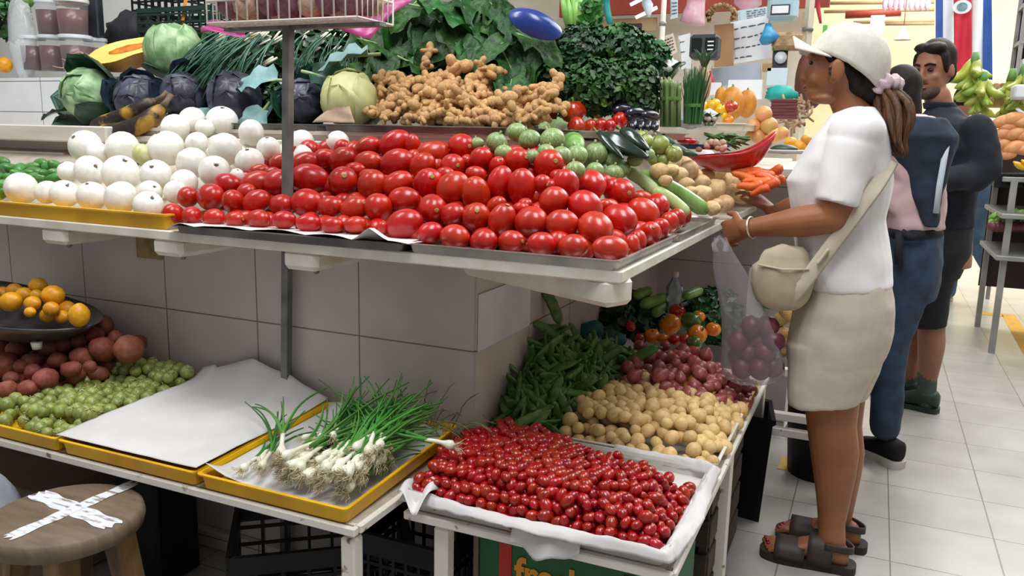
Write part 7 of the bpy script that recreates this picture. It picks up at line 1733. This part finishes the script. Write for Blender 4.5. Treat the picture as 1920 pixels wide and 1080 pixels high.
# shorts
b = B()
loft(b, side_rings([(508, 1520, 1668, .160), (530, 1508, 1674, .170), (570, 1490, 1679, .182), (620, 1479, 1676, .185), (665, 1476, 1664, .18), (690, 1490, 1645, .16)], YC), 30, 2.5)
loft(b, side_rings([(640, 1477, 1662, .100), (700, 1476, 1640, .098), (740, 1476, 1618, .095), (754, 1477, 1610, .094)], YN, -.005), 24, 2.5)
loft(b, side_rings([(640, 1490, 1668, .100), (700, 1492, 1650, .098), (735, 1494, 1632, .095), (747, 1495, 1626, .094)], YF, .005), 24, 2.5)
S_(b, 'shorts', 'cloth_beige', vox=.0065, smooth=4, disp=.012, dscale=.12)
# cap
cp = B(); base_c = W(1592, 128, YC); axz = (W(1602, 55, YC)-W(1582, 140, YC)).normalized()*1.0; axz = (ZV*.86-XV*(-.50)*-1.0*-.0).normalized()
tilt = math.radians(-24); az = V((math.sin(-tilt)*.9, 0, math.cos(tilt))).normalized(); ax = V((-az.z, 0, az.x)).normalized()   # ax: forward
Mc = Matrix(((ax.x, 0, az.x, 0), (ax.y, -1, az.y, 0), (ax.z, 0, az.z, 0), (0, 0, 0, 1)))
Mc = Matrix.Translation(W(1592, 122, YC)) @ Mc
cp.sheet(lambda u, v: V((math.cos(2*PI*u)*.116*(math.cos(v*PI/2)**.75), math.sin(2*PI*u)*.092*(math.cos(v*PI/2)**.75), .112*math.sin(v*PI/2)**1.0 + .004*math.cos(12*PI*u)*math.cos(v*PI/2)*.4 - .035*(1-v)*max(0, -math.cos(2*PI*u)))), 48, 14, M=Mc)
cap = P_(cp, 'cap_crown', 'cap_cloth', thick=.004)
b = B(); b.sheet(lambda u, v: Mc @ V((.112*math.cos((u-.5)*2.3)*(1-v)+(.140+.040*math.cos((u-.5)*2.6))*v, (.090*(1-v)+.078*v)*math.sin((u-.5)*2.3)/math.sin(1.15), .006-.034*(abs(u-.5)*2)**2*(.25+.75*v)+.012*v)), 24, 10); P_(b, 'cap_brim', 'cap_cloth', thick=.004)
b = B(); b.ball(Mc @ V((0, 0, .113)), (.007, .007, .004), 10, 6); P_(b, 'cap_button', 'cap_cloth')
# hair: back of the head under the cap, temple, ponytail
b = B()
b.ball(W(1616, 146, YC), (.066, .066, .070), 20, 14); b.ball(W(1634, 166, YC), (.042, .050, .045), 16, 10)
limb(b, [W(1552, 100, YC-.058), W(1560, 110, YC-.066), W(1585, 122, YC-.066), W(1606, 152, YC-.052)], [.012, .014, .016, .022], 10)
S_(b, 'hair', 'hair_dark', vox=.006, smooth=4)
b = B()
hp = [W(1652, 160, YC), W(1668, 190, YC-.02), W(1674, 225, YC-.03), W(1680, 262, YC-.03), W(1692, 292, YC-.03)]
for k in range(52):
    ox, oy = max(-.03, min(.03, r60.gauss(0, .017))), max(-.03, min(.03, r60.gauss(0, .016))); Q = spline([q+V((ox*(.6+1.2*math.sin(PI*min(1, i/3.2))), oy*(1+.5*i), r60.uniform(-.006, .006)))for i, q in enumerate(hp)], 12)
    b.tube(Q, [.006]+[.0085]*7+[.007, .006, .005, .003, .001], 6)
b.tube(spline([q for q in hp], 12), [.012]+[.030]*4+[.034]*3+[.030, .026, .020, .012, .004], 12); P_(b, 'ponytail', 'hair_brown')
b = B(); c = W(1660, 165, YC-.01); dz = (hp[1]-hp[0]).normalized(); Ms = frame(c, dz, x=XV)
n_ = 40
b.sheet(lambda u, v: Ms @ V(((.030+.017*math.cos(2*PI*v)+.005*math.sin(22*PI*u))*math.cos(2*PI*u), (.030+.017*math.cos(2*PI*v)+.005*math.sin(22*PI*u))*math.sin(2*PI*u), .020*math.sin(2*PI*v)+.004*math.sin(18*PI*u))), 80, 10); P_(b, 'scrunchie', 'scrunchie')
b = B(); b.ball(W(1560, 136, YC-.082), (.009, .006, .011), 10, 8); b.ball(W(1557, 128, YC-.086), (.005, .004, .008), 8, 6); P_(b, 'earbud', 'earbud')
for sgn in (-1, 1):
    b = B(); b.ball(W(1523, 120, YC)+YV*sgn*.032, (.008, .012, .006), 12, 8); P_(b, 'eye', 'eye_dark')
b = B(); b.ball(W(1510, 163, YC), (.008, .020, .005), 10, 8); b.ball(W(1512, 168, YC), (.008, .018, .006), 10, 8); P_(b, 'lips', 'lip')
b = B(); wv = (wr_n-el_n).normalized(); Mw = frame(wr_n-wv*.012, wv, x=ZV); b.sheet(lambda u, v: Mw @ V(((.0315+.003*math.cos(2*PI*v))*math.cos(2*PI*u), (.0315+.003*math.cos(2*PI*v))*math.sin(2*PI*u), .004*math.sin(2*PI*v))), 32, 8); P_(b, 'bracelet', 'metal_pale')
# sandals
for Y, an, nm in ((YN, an_n, 0), (YF, an_f, 1)):
    a = V((an.x, Y, 0)); b = B()
    pl = [(-.212, .0), (-.20, .034), (-.15, .050), (-.08, .046), (0, .038), (.06, .034), (.075, .0), (.06, -.034), (0, -.038), (-.08, -.046), (-.15, -.050), (-.20, -.034)]
    b.prism([(p.x, p.y) for p in spline([V((x, y, 0)) for x, y in pl]+[V((pl[0][0], pl[0][1], 0))], 48)[:-1]], .026, M=Matrix.Translation(a)); so = P_(b, 'sandal_sole', 'sole_dark', smooth=False)
    b = B()
    for (x0, x1, hh, ww) in ((-.165, -.075, .070, .052), (-.068, .005, .100, .047)):
        b.sheet(lambda u, v, x0=x0, x1=x1, hh=hh, ww=ww: a+V((x0+(x1-x0)*v+.02*math.sin(PI*u)*0, -math.cos(PI*u)*ww, .022+(hh-.022)*math.sin(PI*u)**.7)), 24, 4)
    b.sheet(lambda u, v: a+V((-.02+.082*math.sin(PI*u), -math.cos(PI*u)*.040, .062+.022*v+.012*math.cos(PI*u)**2)), 24, 3)
    P_(b, 'sandal_strap', 'sandal', thick=.005)
    b = B()
    for i in range(3):
        b.ball(a+V((-.198+.006*i, (.034-.018*i)*(1 if Y < 2.62 else -1), .041)), (.008, .008 if i else .010, .004), 8, 6)
    P_(b, 'toe_nail', 'toe_nail')
# crossbody bag
t = thing('crossbody_bag', 'beige cloth crossbody bag hanging at the hip of the woman in white', 'bag', W(1470, 515, 2.45))
b = B(); cpx_ = W(1468, 515, 2.44)
b.ball((0, 0, 0), (.083, .042, .096), 24, 16, fn=lambda q: (1+.10*fb(q, 1.8, 3))*(.92+.16*(q.z < .2))*(abs(q.x)**4+abs(q.y)**4+abs(q.z)**4+.05)**-.12); b.obj('pouch', 'bag_cloth', t)
b = B(); Q = spline([V(p)-t.location for p in (W(1672, 300, 2.56), W(1645, 345, 2.455), W(1608, 396, 2.415), W(1545, 480, 2.41), W(1500, 540, 2.41), W(1470, 570, 2.43))], 30)
b.tube(Q, [(.0035, .021)]*31, 8, up=(0, -1, 0)); b.obj('strap', 'strap_cloth', t)
b = B(); b.box((0, 0, 0), (.022, .008, .05), bev=.003, M=frame(W(1543, 481, 2.40)-t.location, (W(1500, 540, 2.41)-W(1608, 396, 2.41)), x=YV)); b.obj('buckle', 'strap_cloth', t, smooth=False)
b = B(); b.tube([(-.07, -.044, .03), (0, -.050, .022), (.07, -.044, .028)], .003, 6); b.obj('zip_seam', 'strap_cloth', t)
# thin plastic carrier with onions in it
m = bpy.data.materials.new('thin_film'); m.use_nodes = True; N = m.node_tree.nodes; L = m.node_tree.links
bs = N['Principled BSDF']; bs.inputs['Base Color'].default_value = (*lin('aaa3a6'), 1); bs.inputs['Roughness'].default_value = .28
lw = N.new('ShaderNodeLayerWeight'); lw.inputs[0].default_value = .35; mr = N.new('ShaderNodeMapRange'); mr.inputs['To Min'].default_value = .20; mr.inputs['To Max'].default_value = .72; L.new(lw.outputs['Facing'], mr.inputs['Value']); L.new(mr.outputs[0], bs.inputs['Alpha'])
MATS['thin_film'] = m
YB = 2.46
t = thing('carrier_bag', 'thin clear plastic carrier bag of purple onions hanging from the woman\'s hand', 'bag', W(1410, 640, YB))
rows = [(445, 1338, 1362), (470, 1338, 1372), (500, 1335, 1392), (540, 1345, 1415), (590, 1356, 1440), (640, 1356, 1462), (690, 1352, 1474), (710, 1358, 1472), (716, 1385, 1455)]
b = B(); vs = []; n_ = 36
for i, (py, a, c) in enumerate(rows):
    p, q = W(a, py, YB)-t.location, W(c, py, YB)-t.location; h_ = (q-p)/2; ce = (p+q)/2; dy = min(.065, .012+.011*i)
    for j in range(n_):
        an = 2*PI*j/n_; k = 1+.05*math.sin(an*5+i*.8)*min(1, i/3)+.03*math.sin(an*9+i); vs.append(ce+h_*math.cos(an)*k+YV*dy*math.sin(an)*k)
fs = [(i*n_+j, i*n_+(j+1) % n_, (i+1)*n_+(j+1) % n_, (i+1)*n_+j) for i in range(len(rows)-1) for j in range(n_)]; fs.append(tuple((len(rows)-1)*n_+j for j in range(n_)))
b._add(vs, fs); o = b.obj('film', 'thin_film', t); sd = o.modifiers.new('sub', 'SUBSURF'); sd.levels = 1; sd.render_levels = 1
b = B()
for (a, c) in ((1342, 1338), (1360, 1362)):
    b.tube([W(a, 472, YB)-t.location, W(c, 458, YB+.05)-t.location, W(1350, 442, YB+.13)-t.location], [(.003, .010), (.003, .008), (.003, .006)], 6)
b.obj('handle', 'thin_film', t)
mat('bag_onion', '6e2a3c', '571f30', scale=4, rough=.45, rv=.15)
BON = lump_mesh('red_onion', 'bag_onion', 64, 1.0, .06)
for k, (x, y, dy) in enumerate([(1385, 640, 0), (1410, 612, 0), (1440, 612, .01), (1392, 690, 0), (1425, 692, -.02), (1450, 688, .01), (1405, 662, .01), (1435, 660, 0), (1450, 640, .0), (1420, 640, .02), (1385, 668, .03)]):
    inst('red_onion', BON, frame(W(x, y, YB+dy), (r60.uniform(-1, 1), r60.uniform(-1, 1), 1), s=.066), 'purple onion inside the clear carrier bag', 'onion', 'onions in the carrier bag')
# the green-topped package hanging behind the bag
# ---------------------------------------------------------------- woman in jeans behind
YJ = 3.60
t = thing('person', 'woman in pink top and jeans, navy sweater draped over her back, turned away', 'person', (.12, YJ, 0)); ROOT = t
b = B()
b.ball(W(1682, 172, YJ), (.075, .07, .10), 20, 14); limb(b, [W(1698, 225, YJ), W(1688, 195, YJ)], [.048, .048], 12)
loft(b, side_rings([(225, 1665, 1765, .14), (330, 1655, 1770, .15), (420, 1670, 1768, .13), (480, 1660, 1765, .16)], YJ))
for (x0, x1, x2, y, ye) in ((1700, 1668, 1660, YJ-.07, YJ-.04), (1688, 1640, 1560, YJ+.10, YJ+.19)):
    limb(b, [W(x0, 500, y), W(x1, 640, y), W(x2, 800, ye)], [.09, .058, .045], 14)
limb(b, [W(1672, 250, YJ+.16), W(1640, 380, YJ+.2), W(1605, 430, YJ+.2)], [.045, .04, .028], 12); hand(b, W(1605, 430, YJ+.2), V((-1, .3, -.2)), ZV, -YV)
limb(b, [W(1735, 250, YJ-.13), W(1692, 350, YJ-.10), W(1635, 380, YJ-.05)], [.042, .038, .028], 12); hand(b, W(1635, 380, YJ-.05), V((-1, .1, 0)), ZV, -YV)
S_(b, 'body', 'skin_tan', vox=.008, smooth=4)
b = B(); b.ball(W(1690, 165, YJ), (.078, .08, .092), 18, 12); limb(b, [W(1696, 178, YJ-.02), W(1700, 215, YJ-.03), W(1700, 245, YJ-.05)], [.060, .055, .045], 14); S_(b, 'hair', 'hair_dark', vox=.009, smooth=3)
b = B(); loft(b, side_rings([(215, 1672, 1740, .09), (232, 1655, 1765, .17), (270, 1650, 1776, .20), (330, 1652, 1776, .19), (400, 1662, 1772, .168), (418, 1662, 1771, .17), (428, 1662, 1771, .17)], YJ), 26)
limb(b, [W(1735, 250, YJ-.13), W(1700, 330, YJ-.12), W(1690, 385, YJ-.11)], [.062, .058, .050], 14); limb(b, [W(1668, 250, YJ+.16), W(1655, 320, YJ+.18)], [.06, .055], 12)
S_(b, 'pink_top', 'pink_cloth', vox=.009, smooth=4, disp=.02, dscale=.09)
b = B()   # sweater draped over the back, knotted in front
loft(b, [(W(1706, 222, YJ-.06), XV*.13, YV*.13), (W(1712, 255, YJ-.08), XV*.155, YV*.15), (W(1728, 300, YJ-.11), XV*.105, YV*.10), (W(1737, 350, YJ-.14), XV*.062, YV*.06), (W(1740, 395, YJ-.15), XV*.038, YV*.05), (W(1744, 425, YJ-.16), XV*.03, YV*.04)], 26, 2.6); limb(b, [W(1680, 235, YJ-.1), W(1664, 262, YJ-.06), W(1662, 300, YJ)], [.045, .04, .03], 12)
S_(b, 'draped_sweater', 'navy_knit', vox=.009, smooth=4, disp=.02, dscale=.08)
b = B(); b.tube([W(1778, 252, YJ-.17), W(1770, 300, YJ-.20), W(1762, 345, YJ-.205), W(1755, 400, YJ-.205)], [(.004, .012)]*4, 6, up=(0, -1, 0)); P_(b, 'sweater_trim', 'stripe_light')
b = B(); loft(b, side_rings([(428, 1664, 1768, .165), (445, 1661, 1768, .17), (490, 1655, 1768, .18), (530, 1655, 1764, .17), (560, 1660, 1755, .14)], YJ), 26)
for (x0, x1, x2, y, ye) in ((1702, 1668, 1660, YJ-.07, YJ-.05), (1690, 1640, 1560, YJ+.10, YJ+.19)):
    limb(b, [W(x0, 520, y), W(x1, 640, y), W((x1+x2)/2, 720, (y+ye)/2), W(x2, 800, ye)], [.105, .078, .066, .060], 16, 12)
S_(b, 'jeans', 'denim', vox=.009, smooth=4, disp=.012, dscale=.08)
b = B(); loft(b, side_rings([(424, 1663, 1769, .168), (438, 1661, 1769, .174)], YJ), 26); P_(b, 'waist_tie', 'black_cloth2')
b = B(); b.tube([W(1688, 435, YJ-.19), W(1684, 470, YJ-.20), W(1686, 495, YJ-.19)], [(.006, .018)]*3, 6, up=(0, -1, 0)); b.tube([W(1690, 435, YJ-.19), W(1710, 445, YJ-.20), W(1735, 440, YJ-.19)], [(.006, .016)]*3, 6, up=(0, -1, 0)); P_(b, 'tie_end', 'black_cloth2')
def shoe(heel, toe, wid, h_, sole_h, up_m, sole_m, nm='shoe'):
    d = (toe-heel); ln = d.length; d.normalize(); n_ = V((-d.y, d.x, 0)); b = B()
    pl = [(0, 0), (.04, .75), (.18, .95), (.45, .85), (.72, 1.05), (.92, .8), (1.0, 0), (.92, -.8), (.72, -1.05), (.45, -.85), (.18, -.95), (.04, -.75)]
    Q = spline([V((x*ln, y*wid, 0)) for x, y in pl]+[V((0, 0, 0))], 48)[:-1]
    M = Matrix(((d.x, n_.x, 0, heel.x), (d.y, n_.y, 0, heel.y), (0, 0, 1, heel.z), (0, 0, 0, 1)))
    b.prism([(q.x, q.y) for q in Q], sole_h, M=M); P_(b, nm+'_sole', sole_m, smooth=False)
    b = B(); loft(b, [(M @ V((x*ln, 0, sole_h+zc*h_)), n_*wid*w_, ZV*h_*hh) for (x, zc, w_, hh) in ((.03, .42, .5, .35), (.08, .48, .85, .48), (.25, .50, .9, .52), (.42, .40, .88, .46), (.6, .28, .95, .36), (.8, .2, .95, .26), (.95, .12, .6, .16))], 20, 2.4); P_(b, nm+'_upper', up_m)
shoe(V((.205, 3.50, 0)), V((.02, 3.68, 0)), .046, .085, .032, 'shoe_black', 'shoe_sole')
shoe(V((-.045, 3.80, 0)), V((-.27, 3.74, 0)), .046, .085, .03, 'shoe_black', 'shoe_sole')
# ---------------------------------------------------------------- man in dark jacket
YM = 4.45
t = thing('person', 'bearded man in dark navy pullover and black shorts, looking down', 'person', (.30, YM, 0)); ROOT = t
b = B()
fdir = V((-.52, -.82, -.20)).normalized(); lat = fdir.cross(ZV).normalized(); upv = lat.cross(fdir).normalized(); hc = W(1752, 128, YM)
HM = Matrix(((fdir.x, lat.x, upv.x, hc.x), (fdir.y, lat.y, upv.y, hc.y), (fdir.z, lat.z, upv.z, hc.z), (0, 0, 0, 1)))
hp_ = lambda f, l, u: HM @ V((f, l, u))
b.ball((-.005, 0, .01), (.100, .078, .112), 24, 16, M=HM); b.ball((.032, 0, -.05), (.068, .062, .082), 20, 14, M=HM); b.ball((.060, 0, -.112), (.034, .036, .024), 14, 10, M=HM)
limb(b, [hp_(.094, 0, .018), hp_(.108, 0, -.012), hp_(.118, 0, -.034)], [.010, .012, .015], 10); b.ball((.102, .014, -.036), .011, 8, 6, M=HM); b.ball((.102, -.014, -.036), .011, 8, 6, M=HM)
b.ball((.082, 0, .030), (.020, .055, .014), 14, 8, M=HM); b.ball((.094, 0, -.068), (.010, .026, .007), 10, 8, M=HM); b.ball((.092, 0, -.080), (.011, .022, .008), 10, 8, M=HM)
for sg in (-1, 1): b.ball((-.008, sg*.080, -.018), (.020, .010, .033), 10, 8, M=HM); b.ball((.062, sg*.040, -.030), (.028, .022, .022), 10, 8, M=HM)
limb(b, [W(1765, 215, YM+.02), W(1757, 180, YM)], [.062, .058], 14)
loft(b, side_rings([(230, 1715, 1825, .12), (330, 1712, 1830, .14), (430, 1715, 1825, .13), (500, 1712, 1822, .14)], YM))
for (x0, x1, x2, x3, y) in ((1750, 1746, 1742, 1738, YM-.06), (1722, 1712, 1706, 1704, YM+.10)):
    limb(b, [W(x0, 540, y), W(x1, 610, y), W(x2+4, 650, y), W(x3, 720, y), W(x3, 745, y)], [.085, .064, .062, .042, .04], 16, 14)
S_(b, 'body', 'skin_man', vox=.007, smooth=4)
b = B(); b.ball((-.022, 0, .040), (.098, .086, .098), 22, 14, M=HM, fn=lambda q: 1+.04*fb(q, 4, 3)); b.ball((.040, -.030, .098), (.050, .045, .026), 14, 10, M=HM); b.ball((.034, .034, .100), (.045, .04, .024), 14, 10, M=HM); b.ball((-.05, 0, -.02), (.058, .078, .07), 14, 10, M=HM)
for sg in (-1, 1): b.ball((.028, sg*.076, .025), (.022, .010, .05), 10, 8, M=HM)
S_(b, 'hair', 'hair_dark', vox=.008, smooth=2)
mat('beard_grey', '54433a', '3a2d27', scale=30, rough=.8, bump=.3, bscale=90)
b = B(); b.ball((.052, 0, -.100), (.056, .058, .040), 18, 12, M=HM); b.ball((.094, 0, -.056), (.014, .032, .008), 12, 8, M=HM)
for sg in (-1, 1): b.ball((.050, sg*.036, -.088), (.030, .018, .026), 12, 8, M=HM)
S_(b, 'beard', 'beard_grey', vox=.007, smooth=3)
for sg in (-1, 1):
    b = B(); b.ball((.088, sg*.032, .004), (.012, .015, .008), 12, 8, M=HM); P_(b, 'eye', 'eye_dark')
    b = B(); limb(b, [hp_(.100, sg*.014, .026), hp_(.098, sg*.034, .032), hp_(.082, sg*.052, .024)], [.005, .006, .004], 8, 6); P_(b, 'eyebrow', 'hair_dark')
b = B(); b.ball((.107, 0, -.075), (.008, .022, .007), 10, 8, M=HM); P_(b, 'lips', 'lip')
b = B(); loft(b, side_rings([(196, 1742, 1790, .075), (212, 1730, 1805, .12), (235, 1712, 1832, .19), (280, 1700, 1846, .22), (330, 1704, 1840, .21), (385, 1715, 1830, .19), (425, 1716, 1828, .185)], YM), 28)
limb(b, [W(1832, 245, YM-.16), W(1845, 310, YM-.20), W(1828, 335, YM-.22)], [.075, .072, .062], 16, 12); limb(b, [W(1828, 328, YM-.22), W(1770, 338, YM-.33), W(1718, 345, YM-.36)], [.062, .055, .042], 14, 10)
limb(b, [W(1712, 245, YM+.15), W(1690, 320, YM+.16), W(1660, 360, YM+.1)], [.07, .065, .05], 14, 10)
S_(b, 'pullover', 'navy_cloth', vox=.010, smooth=4, disp=.02, dscale=.1)
b = B(); loft(b, [(W(1764, 205, YM-.01), XV*.075, YV*.08), (W(1760, 192, YM-.02), XV*.070, YV*.075)], 20); S_(b, 'collar', 'navy_cloth', vox=.008, smooth=2)
b = B(); hw = W(1716, 345, YM-.36); hand(b, hw, V((-1, -.2, -.1)), V((0, -1, .3)), ZV, curl=(.5, .6, .6, .7)); S_(b, 'hand', 'skin_man', vox=.006, smooth=3)
b = B(); loft(b, side_rings([(415, 1716, 1826, .18), (470, 1712, 1822, .19), (520, 1712, 1800, .17)], YM), 26); loft(b, side_rings([(480, 1705, 1800, .10), (560, 1700, 1782, .095), (612, 1700, 1776, .09)], YM-.06), 22); loft(b, side_rings([(480, 1690, 1770, .10), (560, 1682, 1750, .095), (608, 1680, 1745, .09)], YM+.11), 22)
S_(b, 'shorts', 'black_cloth2', vox=.010, smooth=3, disp=.01)
for (x, y) in ((1738, YM-.06), (1705, YM+.10)):
    b = B(); limb(b, [W(x+1, 700, y), W(x, 735, y), W(x, 755, y)], [.046, .043, .045], 14); P_(b, 'sock', 'sock_grey')
a = W(1738, 750, YM-.06); shoe(V((a.x+.06, YM-.08, 0)), V((a.x-.20, YM+.0, 0)), .05, .085, .025, 'shoe_green', 'shoe_green'); a = W(1705, 750, YM+.10); shoe(V((a.x+.06, YM+.08, 0)), V((a.x-.20, YM+.14, 0)), .05, .085, .025, 'shoe_green', 'shoe_green')
# ---------------------------------------------------------------- walker far down the aisle
YW = 7.6
t = thing('person', 'person in white shirt and blue jeans striding away down the aisle, dark shoulder strap', 'person', (.86, YW, 0)); ROOT = t
b = B(); b.ball(W(1812, 190, YW), (.085, .10, .12), 16, 12); limb(b, [W(1825, 225, YW), W(1816, 205, YW)], [.06, .06], 10); loft(b, side_rings([(230, 1805, 1860, .16), (330, 1810, 1862, .15)], YW)); limb(b, [W(1868, 235, YW), W(1876, 280, YW-.05), W(1872, 320, YW-.05)], [.05, .045, .035], 10)
limb(b, [W(1845, 450, YW), W(1858, 490, YW)], [.05, .045], 10); hand(b, W(1872, 320, YW-.05), V((-.1, 0, -1)), V((1, 0, 0)), V((0, -1, 0)))
S_(b, 'body', 'skin_man', vox=.012, smooth=3)
b = B(); b.ball(W(1813, 184, YW), (.098, .112, .115), 16, 12); P_(b, 'hair', 'hair_dark')
b = B(); loft(b, side_rings([(215, 1815, 1850, .12), (235, 1806, 1872, .2), (280, 1806, 1876, .21), (328, 1808, 1868, .18)], YW), 22); limb(b, [W(1866, 240, YW), W(1876, 282, YW-.05)], [.08, .07], 12); S_(b, 'white_shirt', 'cloth_white', vox=.014, smooth=3)
b = B(); b.tube([W(1838, 222, YW-.1), W(1855, 245, YW-.22), W(1866, 285, YW-.23), W(1868, 320, YW-.2)], [(.01, .03)]*4, 6, up=(0, -1, 0)); P_(b, 'shoulder_strap', 'denim_light')
b = B(); loft(b, side_rings([(325, 1806, 1868, .19), (370, 1800, 1864, .2), (400, 1800, 1856, .18)], YW), 22); limb(b, [W(1838, 390, YW-.06), W(1826, 425, YW-.06), W(1842, 470, YW-.05), W(1858, 500, YW-.05)], [.12, .10, .08, .075], 14, 12); limb(b, [W(1815, 390, YW+.1), W(1795, 440, YW+.12), W(1782, 500, YW+.12), W(1776, 545, YW+.12)], [.12, .09, .075, .07], 14, 12)
S_(b, 'jeans', 'denim_light', vox=.014, smooth=3)
h_ = W(1868, 490, YW-.05); tt = W(1845, 530, YW-.08); b = B(); d = (tt-h_); loft(b, [(h_+d*u-V((0, 0, 0)), d.cross(YV).normalized()*w_, YV*.05) for u, w_ in ((-.15, .05), (.2, .075), (.6, .06), (1.0, .03))], 16); P_(b, 'shoe', 'shoe_black')
shoe(V((W(1776, 548, YW+.12).x+.05, YW+.12, 0)), V((W(1776, 548, YW+.12).x-.2, YW+.2, 0)), .05, .09, .03, 'shoe_black', 'shoe_sole', 'standing_shoe')
